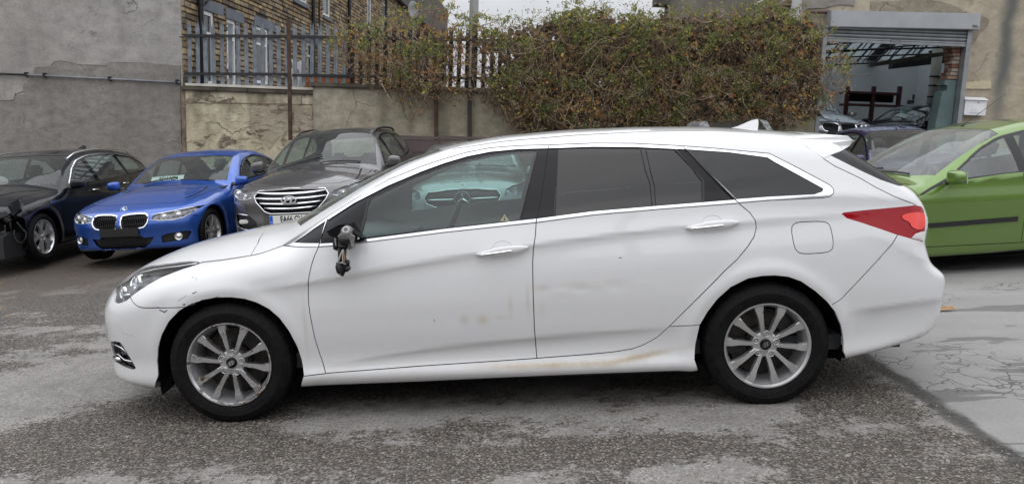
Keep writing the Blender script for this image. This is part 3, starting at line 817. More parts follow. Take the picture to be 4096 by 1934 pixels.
def worn_field():
    blobs = []
    K = PW / 2575.0
    for cx, cy, rx, ry, am in ((120, 800, 260, 70, .22), (60, 960, 330, 26, -.32), (380, 925, 120, 22, -.25), (330, 1060, 330, 60, .26), (470, 1010, 130, 40, .22), (640, 1150, 260, 60, .16), (1000, 1050, 330, 45, -.30), (950, 1120, 150, 22, -.1),
        (1120, 1090, 60, 22, .25), (1150, 1170, 130, 50, .26), (1350, 1200, 160, 30, -.1), (1420, 1010, 240, 28, .08), (1500, 1110, 190, 30, .18), (1750, 1130, 260, 45, .14), (1700, 1195, 240, 22, -.28), (2080, 960, 120, 60, .42), (2200, 1020, 190, 60, .36), (2120, 1130, 260, 50, .24),
        (1880, 1050, 150, 22, -.15), (2350, 1200, 200, 40, .08), (1250, 1030, 200, 18, -.2), (750, 1070, 120, 16, -.15), (150, 720, 300, 40, .05)):
        c = G(cx * K, cy * K); l = G((cx - rx) * K, cy * K); u = G(cx * K, (cy - ry) * K); d = G(cx * K, (cy + ry) * K)
        blobs.append((c.x, (u.y + d.y) / 2, abs(c.x - l.x), max(.05, abs(u.y - d.y) / 2), am))
    def f(x, y):
        v = .47 + .30 * noise.noise(Vector((x * .55, y * .9, 2.2))) + .26 * noise.noise(Vector((x * 1.6, y * 2.6, 5.1))) + .20 * noise.noise(Vector((x * 4.2, y * 6.5, 8.4))) + .12 * noise.noise(Vector((x * 10, y * 15, 1.4)))
        for cx, cy, rx, ry, am in blobs:
            r = ((x - cx) / rx) ** 2 + ((y - cy) / ry) ** 2
            if r < 6: v += am * math.exp(-r)
        return v
    return f
def build_ground():
    wf = worn_field()
    xs = np.concatenate([np.linspace(-300, -12, 14), np.linspace(-11, -6.1, 14), np.arange(-6, 7, .03), np.linspace(7.1, 18, 30), np.linspace(20, 300, 14)])
    ys = np.concatenate([np.linspace(-300, 1.9, 14), np.arange(2.3, 8.6, .03), np.linspace(8.7, 18, 40), np.linspace(20, 400, 14)])
    nx, ny = len(xs), len(ys); V = []; Wn = []
    for x in xs:
        for y in ys:
            inn = 2 < y < 10 and -11 < x < 8
            V.append((x, y, gz(x, y) + (.012 * noise.noise(Vector((x * .6, y * .6, 3))) if 0 < y < 16 and abs(x) < 20 else 0))); Wn.append(wf(x, y) if inn else .5 + .25 * noise.noise(Vector((x * .5, y * .8, 2.2))))
    I = np.arange(nx * ny).reshape(nx, ny); F = np.stack([I[:-1, :-1], I[1:, :-1], I[1:, 1:], I[:-1, 1:]], -1).reshape(-1, 4).tolist()
    o = mesh('ground', V, F, asphalt(), None, True); o['kind'] = 'structure'
    at = o.data.attributes.new('worn', 'FLOAT', 'POINT'); at.data.foreach_set('value', np.array(Wn, np.float32))
    # loose and half-sunk stones in the worn patches
    r = np.random.default_rng(5); M_ = 190000; x = r.uniform(-4.4, 4.6, M_); y = 2.5 + 5.0 * r.random(M_) ** 1.5
    a, b = G(3330, 1335), G(4096, 1825); d = (a - b).normalized(); side = (x - b.x) * d.y - (y - b.y) * d.x
    keep = (side < -.03); x, y = x[keep], y[keep]; wv = np.array([wf(p, q) for p, q in zip(x, y)]) + r.normal(0, .09, len(x)); keep = wv > .56; x, y = x[keep], y[keep]; n = len(x)
    s = r.gamma(6, .00075, n) + .0015; az = r.uniform(0, 3.14, n); el = r.uniform(.55, 1, n); h = s * r.uniform(.35, .75, n)
    base = np.array([(1, 0, 0), (0, 1, 0), (-1, 0, 0), (0, -1, 0), (.1, .1, 1)]); P = np.zeros((n, 5, 3)); c_, s_ = np.cos(az), np.sin(az)
    jit = 1 + r.uniform(-.3, .3, (n, 5))
    bx = base[None, :, 0] * s[:, None] * jit; by = base[None, :, 1] * (s * el)[:, None] * jit
    P[..., 0] = x[:, None] + bx * c_[:, None] - by * s_[:, None]; P[..., 1] = y[:, None] + bx * s_[:, None] + by * c_[:, None]; P[..., 2] = base[None, :, 2] * h[:, None] + .0015
    P[..., 2] += np.array([.012 * noise.noise(Vector((p * .6, q * .6, 3))) for p, q in zip(x, y)])[:, None]
    idx = (np.arange(n)[:, None, None] * 5 + np.array([(0, 1, 4), (1, 2, 4), (2, 3, 4), (3, 0, 4)])[None]).reshape(-1)
    me = bpy.data.meshes.new('loose_gravel'); me.vertices.add(n * 5); me.vertices.foreach_set('co', P.astype(np.float32).ravel()); me.loops.add(n * 12); me.loops.foreach_set('vertex_index', idx.astype(np.int32)); me.polygons.add(n * 4)
    me.polygons.foreach_set('loop_start', (np.arange(n * 4) * 3).astype(np.int32)); me.polygons.foreach_set('material_index', np.repeat(r.choice(5, n, p=[.3, .3, .22, .12, .06]), 4).astype(np.int32)); me.update(calc_edges=True)
    for k, c in enumerate(((.070, .060, .050), (.105, .092, .079), (.145, .129, .112), (.19, .17, .15), (.25, .228, .20))): me.materials.append(plain('gravel_%d' % k, c, .85))
    g = link('loose_gravel', me); tag(g, 'coarse brown grey stones showing through the worn patches of tarmac', 'gravel', kind='stuff')
    # fallen leaves and grit
    r2 = random.Random(9); bm = bmesh.new()
    for k in range(1100):
        x = r2.uniform(-9, 3); y = r2.uniform(8.0, 12.5) if k % 24 else r2.uniform(6, 9); s = r2.uniform(.008, .024); a = r2.random() * 6.3
        P = [(-1, 0), (-.2, .5), (1, 0), (-.2, -.5)]; z = gz(x, y) + .010
        vs = [bm.verts.new((x + (p[0] * math.cos(a) - p[1] * math.sin(a)) * s, y + (p[0] * math.sin(a) + p[1] * math.cos(a)) * s, z + r2.uniform(.002, .014))) for p in P]; bm.faces.new(vs)
    o = from_bm('leaf_litter', bm, plain('dry_leaf', (.20, .115, .05), .8, var=.4, vscale=2)); tag(o, kind='stuff', label='scattered small dry leaves on the dark ground by the parked cars', cat='leaves')
    g = G(3762, 1242); bm = bmesh.new()
    P = [(-.10, 0, .01), (-.05, .035, .02), (.0, .02, .028), (.04, .04, .02), (.09, .01, .03), (.12, -.015, .008), (.05, -.03, .012), (-.03, -.028, .008)]
    c = bm.verts.new((.01, 0, .016)); vs = [bm.verts.new(p) for p in P]
    for k in range(8): bm.faces.new((vs[k], vs[(k + 1) % 8], c))
    o = from_bm('fallen_leaf', bm, plain('big_dry_leaf', (.28, .16, .07), .8, var=.3, vscale=30)); o.location = (g.x, g.y, .004); tag(o, 'single curled brown leaf lying on the concrete behind the white bumper', 'leaf')

# ------------------------------------------------------------------ wall frames (plumb)
class Wall:
    def __init__(s, y0, x0=0.0, yaw=0.0, P0=None, e=None):
        s.P0 = P0 or Vector((x0, y0, 1.385)); e = e or Vector((math.cos(R_(yaw)), math.sin(R_(yaw)), 0))
        s.e = (e - UP * e.dot(UP)).normalized(); s.n = s.e.cross(UP).normalized()      # n faces the camera
        s.M = Matrix(((s.e.x, -s.n.x, UP.x, s.P0.x), (s.e.y, -s.n.y, UP.y, s.P0.y), (s.e.z, -s.n.z, UP.z, s.P0.z), (0, 0, 0, 1)))
        s.Mi = s.M.inverted()
    def at(s, px, py, d=0.0):
        """photo pixel -> (a, h) on the plane d metres behind the wall face"""
        P = on_plane(px, py, s.P0 - s.n * d, s.n); q = s.Mi @ P; return (q.x, q.z)
    def poly(s, pts, d=0.0): return [s.at(x, y, d) for x, y in pts]
WA = Wall(15.5); WB = Wall(15.3); WC = Wall(16.2); WV = Wall(15.0)
GROUND_H = -2.6

def render_mat(name, c1, c2, dark, scale=1.0, stain=None, bump=.35, streak=.5):
    n = N(name); v = n.coord()
    a = n.noise(.55 * scale, v, 7, .6); b = n.noise(3.2 * scale, n.coord(scale=(1, 1, 1.6)), 9, .7); c = n.noise(22, v, 7, .75)
    st = n.noise(1.6, n.coord(scale=(1.2, 1, .16)), 6, .6)
    col = n.mix(n.ramp(a, [(.36, 0.0), (.64, 1.0)]), c1, c2)
    col = n.mix(n.ramp(b, [(.40, .0), (.68, .85)]), col, tuple(x * .62 for x in c1))
    col = n.mix(n.ramp(c, [(.5, .0), (.75, .4)]), col, tuple(min(1, x * 1.35) for x in c2))
    col = n.mix(n.ramp(c, [(.28, .55), (.42, .0)]), col, dark)
    col = n.mix(n.math('MULTIPLY', n.ramp(st, [(.50, 0.0), (.72, 1.0)]), streak), col, dark)
    # hairline cracks
    dd = n.node('ShaderNodeMixRGB', Fac=.35); n.t.links.new(v, dd.inputs[1]); q = n.node('ShaderNodeTexNoise', Vector=v, Scale=2.5, Detail=5.0); n.t.links.new(q.outputs['Color'], dd.inputs[2])
    ck = n.node('ShaderNodeTexVoronoi', _feature='DISTANCE_TO_EDGE', Vector=dd.outputs[0], Scale=1.1).outputs['Distance']
    ckm = n.math('MULTIPLY', n.ramp(ck, [(.0, 1.0), (.009, 0.0)]), n.ramp(a, [(.48, 0.0), (.56, .9)]))
    col = n.mix(ckm, col, dark)
    if stain: col = stain(n, v, col)
    n.set(col=col, rough=.9); n.bump(n.math('SUBTRACT', n.math('ADD', n.math('MULTIPLY', b, .7), n.math('MULTIPLY', c, .5)), n.math('MULTIPLY', ckm, .8)), bump, .03); return n.m
def rough_plate(name, W, pts, d0, d1, mat, parent, jag=.02, step=.09, seed=1, sharp=False):
    """an irregular layer of render: outline in photo pixels on wall W, from d0 (front, negative = proud) to d1"""
    P = W.poly(pts); r2 = random.Random(seed); Q = []; n = len(P)
    for i in range(n):
        a, b = Vector(P[i]), Vector(P[(i + 1) % n]); k = max(1, int((b - a).length / step))
        for t in range(k):
            p = a.lerp(b, t / k); Q.append((p.x + r2.uniform(-jag, jag), p.y + r2.uniform(-jag, jag)))
    m = MB(); bm = m.bm; A = [bm.verts.new((x, d0, z)) for x, z in Q]; B = [bm.verts.new((x + r2.uniform(-.01, .01), d1, z + r2.uniform(-.01, .01))) for x, z in Q]; n = len(Q)
    for k in range(n): bm.faces.new((A[k], A[(k + 1) % n], B[(k + 1) % n], B[k]))
    f = bm.faces.new(A); bmesh.ops.triangulate(bm, faces=[f])
    return m.build(name, mat, parent)

def build_left_house():
    """gable wall, terrace facade running away from the camera"""
    W = WA
    t = empty('terrace_house', 'tall stone terrace with a grey rendered gable wall, its brick front receding behind the fence', 'house', W.M)
    gm = render_mat('grey_render', (.35, .332, .312), (.44, .42, .395), (.115, .108, .10), .9, streak=.35, bump=.45)
    a1 = W.at(727, 180)[0]; 
    # gable slab
    m = MB(); m.box((-13, 0, GROUND_H - 1), (a1, .35, 9)); m.build('gable_wall', gm, t)
    lower = render_mat('grey_render_lower', (.235, .218, .198), (.32, .30, .275), (.10, .094, .085), 1.3, streak=.3, bump=.5)
    rough_plate('lower_render', W, [(-400, 420), (-60, 400), (95, 375), (108, 335), (140, 270), (200, 268), (215, 248), (245, 242), (310, 252), (370, 262), (430, 255), (520, 248), (620, 252), (721, 262), (734, 900), (-400, 900)], -.004, .0, lower, t, .012, .10, 4)
    rough_plate('patch_render', W, [(-400, 330), (0, 322), (100, 335), (95, 365), (60, 378), (55, 398), (0, 400), (-400, 410)], -.014, .0, gm, t, .012, .10, 8)
    # lips where the upper coat ends
    lipm = plain('render_lip', (.40, .385, .36), .9)
    for k, pts in enumerate(([(140, 268), (195, 266)], [(202, 262), (216, 246), (245, 241), (300, 250)], [(308, 256), (360, 258), (425, 260)], [(435, 247), (500, 249), (585, 250)], [(0, 396), (55, 396)], [(60, 372), (100, 362)])):
        P = [W.at(*p) for p in pts]; MB().tube([(x, -.006, z) for x, z in P], .006, 4).build('render_lip', lipm, t)
    # facade
    C = W.M @ Vector((a1, 0, 0)); vp = ray(2136, 461); F = Wall(0, P0=C, e=vp)
    # F.n should face the camera side (right of the wall)
    return t, F, a1
def stone_mats():
    out = []
    for k, c in enumerate(((.30, .215, .115), (.235, .165, .095), (.165, .125, .080), (.36, .28, .165), (.105, .085, .062), (.27, .22, .15))):
        out.append(plain('stone_%d' % k, c, .9, bump=.5, bscale=30, var=.35, vscale=6))
    return out
def build_facade(t, F):
    """stone courses as separate pieces near by, joined further off; windows with lintels"""
    SM = stone_mats(); mortar = plain('mortar', (.085, .075, .065), .95, bump=.3, bscale=30)
    fac = bpy.data.objects.new('front_wall', None); COL.objects.link(fac); fac.parent = t; fac.matrix_world = F.M
    Mf = F.M
    h1 = 9.0; h0 = -1.2; Lf = 46.0
    # window openings from the photo
    wins = []
    def win(pl, pr, ptop, pbot, door=False):
        a0 = F.at(pl, ptop)[0]; a1 = F.at(pr, ptop)[0]; hT = F.at(pl, ptop)[1]; hB = F.at(pl, pbot)[1]; wins.append((a0, a1, hB, hT, door))
    win(806, 850, 38, 336, False)
    win(905, 938, 75, 336, True)
    win(1018, 1068, 102, 332, False)
    win(1168, 1225, -300, -10); win(1290, 1318, -260, 60); win(1468, 1484, -80, 110); win(1530, 1545, 10, 190); win(1225, 1262, 168, 345, True)
    win(1390, 1410, 190, 345, False)
    m = MB(); 
    # backing wall with holes left out: build as strips between openings
    xs = sorted({0.0, Lf, *[w[0] for w in wins], *[w[1] for w in wins]}); 
    for xa, xb in zip(xs, xs[1:]):
        c = (xa + xb) / 2; cut = sorted([(w[2], w[3]) for w in wins if w[0] < c < w[1]]); z = h0
        for b, tt in cut:
            if b > z: m.box((xa, .02, z), (xb, .30, b))
            z = max(z, tt)
        if z < h1: m.box((xa, .02, z), (xb, .30, h1))
    o = m.build('wall_backing', mortar, t); o.matrix_world = Mf
    m = MB(); m.box((0, 6.0, h0), (Lf, 6.3, h1)); m.box((0, .3, h0), (.05, 6, h1)); o = m.build('rear_wall', mortar, t); o.matrix_world = Mf
    r2 = random.Random(21); pieces = []; ch = .118; row = 0; z = -.35
    while z < 6.2:
        a = -.05 + (row % 2) * -.13; hh = ch * r2.choice((.85, 1, 1, 1.1))
        while a < 40:
            L = r2.uniform(.22, .48); a2 = min(a + L, 40)
            if a < 0: a_ = 0.0
            else: a_ = a
            ok = True
            for w in wins:
                if a_ < w[1] and a2 > w[0] and z < w[3] + .22 * (not 0) and z + hh > w[2] - .05:
                    if a_ < w[0] - .08: a2 = w[0]
                    elif a2 > w[1] + .08 and a_ < w[1]: a_ = w[1]
                    else: ok = False
            if ok and a2 - a_ > .05:
                P = F.M @ Vector((a_, 0, z)); px = to_px(P)
                if -50 < px[1] < 420 and px[0] < 1800: pieces.append((a_, a2, z, z + hh, r2.random()))
            a += L
        z += hh + .0; row += 1
    pieces.sort(key=lambda p: p[0])
    def stone(m, p, M=None):
        g = .006; d = -.022 - .018 * p[4]; j = lambda: r2.uniform(-.004, .004)
        bm = m.bm; x0, x1, z0, z1 = p[0] + g, p[1] - g, p[2] + g, p[3] - g; b = .012
        A = [bm.verts.new(q) for q in ((x0, .02, z0), (x1, .02, z0), (x1, .02, z1), (x0, .02, z1))]
        B = [bm.verts.new(q) for q in ((x0 + b, d + j(), z0 + b), (x1 - b, d + j(), z0 + b), (x1 - b, d + j(), z1 - b), (x0 + b, d + j(), z1 - b))]
        for k in range(4): bm.faces.new((A[k], A[(k + 1) % 4], B[(k + 1) % 4], B[k]))
        bm.faces.new(B)
    for p in pieces[:300]:
        m = MB(); stone(m, p); o = m.build('stone', SM[int(p[4] * 5.99)], fac); 
    far = [MB() for _ in SM]
    for p in pieces[300:]: stone(far[int(p[4] * 5.99)], p)
    for k, m in enumerate(far):
        o = m.build('far_stones', SM[k], t); o.matrix_world = Mf; o['kind'] = 'stuff'
    # openings: lintel, frame, glass, jamb stones
    lint = plain('blue_grey_lintel', (.125, .14, .165), .7, bump=.15, bscale=40, var=.15)
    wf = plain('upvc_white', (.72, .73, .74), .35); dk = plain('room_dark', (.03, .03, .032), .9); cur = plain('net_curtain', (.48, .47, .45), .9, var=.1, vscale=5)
    for (a0, a1, b, tp, door) in wins:
        w = bpy.data.objects.new('door' if door else 'window', None); COL.objects.link(w); w.parent = t; w.matrix_world = Mf
        MB().box((a0 - .12, -.045, tp), ((a1 + .12) if a0 > 9 else a1 + .5, .30, tp + .24), bev=.008).build('lintel', lint, w)
        if not door: MB().box((a0 - .08, -.08, b - .12), (a1 + .08, .30, b), bev=.008).build('sill', lint, w)
        m = MB(); f = .08; d0, d1 = .0, .06
        m.box((a0, d0, b), (a0 + f, d1, tp)); m.box((a1 - f, d0, b), (a1, d1, tp)); m.box((a0 + f, d0, b), (a1 - f, d1, b + f)); m.box((a0 + f, d0, tp - f), (a1 - f, d1, tp))
        m.box((a0 + f, d0 - .01, tp - (tp - b) * .30 - .03), (a1 - f, d1 - .01, tp - (tp - b) * .30 + .03))
        if a1 - a0 > .9 and not door: m.box(((a0 + a1) / 2 - .03, d0 + .002, b + f), ((a0 + a1) / 2 + .03, d1 - .002, tp - f))
        m.build('frame', wf, w)
        MB().box((a0 + f, .035, b + f), (a1 - f, .041, tp - f)).build('pane', glass('house_glass', (.55, .58, .58)), w)
        n_ = max(3, int((a1 - a0) / .12)); m = MB()
        for k in range(n_):
            x = a0 + f + (a1 - a0 - 2 * f) * (k + .15) / n_; m.box((x, .10, b + f), (x + (a1 - a0) / n_ * .45, .105, tp - f))
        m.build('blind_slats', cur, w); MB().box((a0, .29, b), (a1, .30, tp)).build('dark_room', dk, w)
    # rain pipes, gutter, roof edge
    bp = plain('black_pipe', (.012, .012, .014), .35)
    for px, r_ in ((780, .055), (1238, .06), (1262, .03), (1385, .06), (1535, .06)):
        a = F.at(px, 30)[0]; m = MB(); m.cyl((a, -.12, -1), (a, -.12, 9), r_, 12)
        for hz in (0.9, 2.6, 4.4): m.cyl((a, -.12, hz), (a, -.12, hz + .10), r_ * 1.25, 12)
        o = m.build('rain_pipe', bp, t, True); o.matrix_world = Mf; smooth_by_angle(o)
    a = F.at(783, 10)[0]; m = MB(); z = F.at(783, 10)[1]; m.tube([(a, -.12, z - .05), (a + .25, -.14, z + .12), (a + .5, -.06, z + .15)], .05, 10); o = m.build('pipe_branch', bp, t, True); o.matrix_world = Mf
    e0 = F.at(1600, 27); e1 = F.at(1722, 122)
    hz = (e0[1] + e1[1]) / 2
    m = MB(); m.box((0, -.28, hz - .02), (Lf, -.14, hz + .10)); o = m.build('gutter', bp, t); o.matrix_world = Mf
    m = MB(); m.prism([(-.30, hz + .10), (2.6, hz + 1.9), (2.6, hz + 1.8), (-.30, hz - .02)], 0, Lf, ('y', 'z')); o = m.build('roof', plain('slate', (.055, .056, .06), .7, bump=.4, bscale=12, var=.2), t); o.matrix_world = Mf
    # dish on the far roof edge
    d = empty('satellite_dish', 'small round satellite dish on a pole above the far end of the terrace', 'dish', Matrix.Translation(F.M @ Vector((F.at(1640, 20)[0] * .8, -.6, 0)))) if False else None
    return fac

def satellite(F):
    Wd = Wall(40.0); a, h = Wd.at(1652, 62)
    d = empty('satellite_dish', 'small satellite dish on a thin mast above the far terrace roof', 'dish', Wd.M @ Matrix.Translation((a, 0, h - .9)))
    MB().cyl((0, 0, -4), (0, 0, .7), .03, 8).build('mast', plain('galvanised', (.34, .36, .38), .5, .6), d)
    MB(Matrix.Translation((0, -.1, 1.15)) @ Matrix.Rotation(R_(60), 4, 'Z')).lathe([(.0001, .08), (.2, .06), (.42, -.04), (.43, -.03), (.2, .075), (.0001, .10)], 24).build('reflector', plain('dish_grey', (.30, .31, .32), .5), d, True)

# ------------------------------------------------------------------ retaining wall with coping
def build_retaining():
    W = WB
    def dirt(n, v, col):
        z = n.node('ShaderNodeSeparateXYZ', Vector=v).outputs[2]
        top = n.math('MULTIPLY', n.ramp(n.math('ADD', z, 0), [(0.0, 0.0), (.9, 1.0)]), n.ramp(n.noise(2.4, n.coord(scale=(1, 1, .6)), 6), [(.45, 0.0), (.62, .85)]))
        col = n.mix(top, col, (.055, .047, .036)); 
        col = n.mix(n.ramp(n.noise(1.1, n.coord(scale=(1, 1, .8), loc=(5, 0, 2)), 8, .7), [(.56, 0.0), (.62, .8)]), col, (.15, .11, .075))
        return col
    cream = render_mat('peeling_cream', (.56, .49, .33), (.68, .61, .44), (.15, .115, .07), 1.2, dirt, .8, .55)
    buff = render_mat('buff_render', (.35, .315, .225), (.45, .41, .31), (.12, .105, .075), 1.4, None, .5, .8)
    cop = plain('coping_stone', (.085, .07, .052), .9, bump=.5, bscale=25, var=.4, vscale=3)
    t = empty('retaining_wall', 'cream rendered retaining wall with peeling paint below the palisade fence', 'wall', W.M)
    aL = W.at(729, 400)[0]; aM = W.at(1256, 400)[0]; aR = W.at(3262, 400)[0]
    hl = W.at(900, 366)[1]; hr = W.at(1500, 356)[1]
    MB().box((aL, 0, GROUND_H - .6), (aM, .6, hl)).build('left_wall', cream, t)
    MB().box((aM, -.07, GROUND_H - .6), (aR, .6, hr)).build('right_wall', buff, t)
    # flaked areas on the left wall and layered edges
    raw = plain('bare_stone', (.20, .155, .11), .95, bump=.9, bscale=14, var=.45, vscale=5)
    ex = render_mat('peeled_grey', (.42, .36, .25), (.52, .455, .34), (.12, .09, .06), 2.0, None, .9, .2)
    for k, pts in enumerate(([(1005, 425), (1100, 418), (1150, 425), (1155, 520), (1120, 545), (1080, 600), (1040, 560), (1000, 520)], [(1175, 420), (1250, 425), (1252, 520), (1175, 525)], [(1115, 420), (1150, 415), (1155, 440), (1108, 448)])):
        rough_plate('peeled_patch', W, pts, -.006 - .003 * k, .0, ex if k < 2 else raw, t, .02, .07, 30 + k)
    rq = random.Random(77)
    for k in range(34):
        cx, cy = (rq.gauss(900, 60), rq.gauss(566, 12)) if k < 13 else (rq.gauss(1020, 25), rq.gauss(525, 22)) if k < 19 else (rq.uniform(745, 930), rq.gauss(402, 5)) if k < 27 else (rq.gauss(1130, 50), rq.gauss(440, 14))
        rr = rq.uniform(5, 20); pts = [(cx + math.cos(a_) * rr * rq.uniform(.6, 1.9), cy + math.sin(a_) * rr * rq.uniform(.25, .8)) for a_ in np.linspace(0, 6.28, 10)[:-1]]
        rough_plate('bare_patch', W, pts, -.004 - .0004 * k, .0, raw if k % 3 else ex, t, .012, .05, 90 + k)
    r2 = random.Random(17)
    for k in range(46):   # thin curled flakes of paint
        x = r2.uniform(740, 1245); y = r2.uniform(440, 600); a, h = W.at(x, y); L = r2.uniform(.05, .22)
        m = MB(); m.tube([(a + L * s_, -.008 - .010 * math.sin(s_ * 3.1), h + .02 * math.sin(s_ * 5 + k)) for s_ in (0, .33, .66, 1)], .005, 4, flat=.5); m.build('paint_flake', [cream, raw][k % 3 == 0], t)
    # band and edge lines of the left panel
    for pts in ([(745, 410), (930, 412), (1250, 418)], [(738, 355), (742, 600)]):
        P = [W.at(*p) for p in pts]; MB().tube([(x, -.004, z) for x, z in P], .010, 4).build('render_edge', raw, t)
    # ledge and coping stones, one by one
    led = plain('pale_ledge', (.55, .53, .47), .8, bump=.3, bscale=40, var=.2)
    x = aL; hz0 = W.at(900, 352)[1]
    MB().box((aL + .02, .10, hz0 + .02), (aM + .35, .5, W.at(900, 337)[1]), bev=.006).build('pale_ledge', led, t)
    while x < aM: 
        L = r2.uniform(.55, .8); MB().box((x, -.05 - r2.random() * .02, hl), (min(x + L, aM + .02) - .008, .6, hz0 + r2.uniform(-.006, .006)), bev=.010).build('coping_stone', cop, t); x += L
    x = aM - .05; top = W.at(1500, 340)[1]
    while x < aR:
        L = r2.uniform(.55, .85); MB().box((x, -.13 - r2.random() * .02, hr), (min(x + L, aR) - .008, .6, top + r2.uniform(-.01, .01)), bev=.012).build('coping_stone', cop, t); x += L
    # rough corner strip where it meets the gable
    MB().box((aL - .02, -.02, GROUND_H), (aL + .06, .02, hl), bev=.008).build('corner_strip', raw, t)
    rust = plain('rusty_iron', (.085, .050, .035), .85, .2, bump=.4, bscale=60, var=.4, vscale=5)
    for px, y0, y1, w, d in ((1163, 78, 560, .045, -.16), (1747, 360, 560, .05, -.14), (1880, 355, 560, .055, -.14)):
        a, h1 = W.at(px, y0); a2, h2 = W.at(px + (8 if px < 1200 else 0), y1)
        o = MB(); o.tube([(a, d, h1), (a2, d, h2)], w, 4); o = o.build('iron_post', rust if px < 1800 else plain('dark_stain_post', (.05, .045, .04), .9), None); o.matrix_world = W.M
        tag(o, {1163: 'tall thin rusty post standing in front of the peeling cream wall', 1747: 'short rusty post against the buff wall under the vine left end', 1880: 'dark post against the buff wall beneath the vine'}[px], 'post')
    # brown boarded low wall
    b = empty('boarded_barrier', 'low purple brown boarded barrier behind the cars at the foot of the wall', 'barrier', W.M)
    bmat = plain('brown_boards', (.105, .078, .075), .6, bump=.1, bscale=20, var=.12)
    x = W.at(1560, 560, -.5)[0]; 
    for k in range(9):
        x2 = x + .95; tl, tr = W.at(1600, 541, -.5)[1], W.at(2200, 524, -.5)[1]; f = k / 9; z = tl + (tr - tl) * f
        MB().box((x + .006, -.54, z - 1.5), (x2 - .006, -.50, z - .30), bev=.004).build('board_panel', bmat, b)
        MB().box((x + .004, -.56, z - .29), (x2 - .004, -.50, z - .06), bev=.004).build('board_panel', bmat, b)
        MB().box((x, -.58, z - .05), (x2, -.46, z), bev=.004).build('cap_rail', bmat, b); x = x2
def build_fence():
    W = Wall(15.55)
    gal = plain('galvanised_pale', (.40, .44, .48), .5, .3, bump=.1, bscale=60, var=.18, vscale=7); dark = plain('weathered_pale', (.07, .062, .055), .8, .2, bump=.2, bscale=60, var=.3, vscale=4)
    rail = plain('dark_rail', (.035, .035, .038), .7, .3, var=.3, vscale=6)
    t = empty('palisade_fence', 'grey steel palisade fence with split spiked tops along the retaining wall', 'fence', W.M)
    r2 = random.Random(2); px = 757.0; k = 0; base = None
    pales = []
    while px < 3120:
        hb = W.at(px, 340 + (px - 757) * .012)[1]; ht = W.at(px, 78 + (px - 757) * .022)[1]; a = W.at(px, 200)[0]; pales.append((a, hb, ht, px)); px += 32.6 if px < 1150 else 32.8
    def pale(a, hb, ht, mat, lean):
        m = MB(Matrix.Translation((a, 0, hb)) @ Matrix.Rotation(lean, 4, 'Y')); H = ht - hb; w = .041; bm = m.bm
        # W-section: three ridges
        prof = [(-w, .0), (-w * .55, -.016), (-w * .2, -.004), (w * .2, -.004), (w * .55, -.016), (w, .0)]
        rows = []
        for z, wk in ((0, 1), (H - .16, 1)): rows.append([bm.verts.new(m.M @ Vector((x * wk, y, z))) for x, y in prof])
        for j in range(5): bm.faces.new((rows[0][j], rows[0][j + 1], rows[1][j + 1], rows[1][j]))
        # split pointed top, tips bent outward
        tL = bm.verts.new(m.M @ Vector((-w * .75, -.035, H - .01))); tR = bm.verts.new(m.M @ Vector((w * .75, -.035, H - .01))); tC = bm.verts.new(m.M @ Vector((0, .0, H + .0)))
        r = rows[1]; bm.faces.new((r[0], r[1], tL)); bm.faces.new((r[1], r[2], tL)); bm.faces.new((r[2], r[3], tC)); bm.faces.new((r[3], r[4], tR)); bm.faces.new((r[4], r[5], tR))
        bmesh.ops.solidify(bm, geom=bm.faces[:], thickness=.003)
        return m
    for a, hb, ht, px in pales: pale(a, hb, ht, None, r2.uniform(-.012, .012)).build('pale', gal if px < 1400 else dark, t)
    for (x0, y0, x1, y1, xm) in ((722, 142, 1160, 146, 0), (740, 294, 1160, 297, 0), (1160, 146, 1900, 160, 0), (1170, 300, 1900, 312, 0), (1900, 160, 3120, 185, 0), (1900, 312, 3120, 330, 0)):
        A = W.at(x0, y0); B = W.at(x1, y1)
        m = MB(); m.prism([(A[0], A[1] - .028), (B[0], B[1] - .028), (B[0], B[1] + .022), (A[0], A[1] + .022)], -.028, -.022); m.prism([(A[0], A[1] - .034), (B[0], B[1] - .034), (B[0], B[1] - .028), (A[0], A[1] - .028)], -.07, -.022)
        m.build('rail', rail, t)
    for px in (1900, 2480, 3060):
        a, h = W.at(px, 100); MB().box((a - .05, .0, W.at(px, 345)[1]), (a + .05, .07, h)).build('fence_post', rail, t)
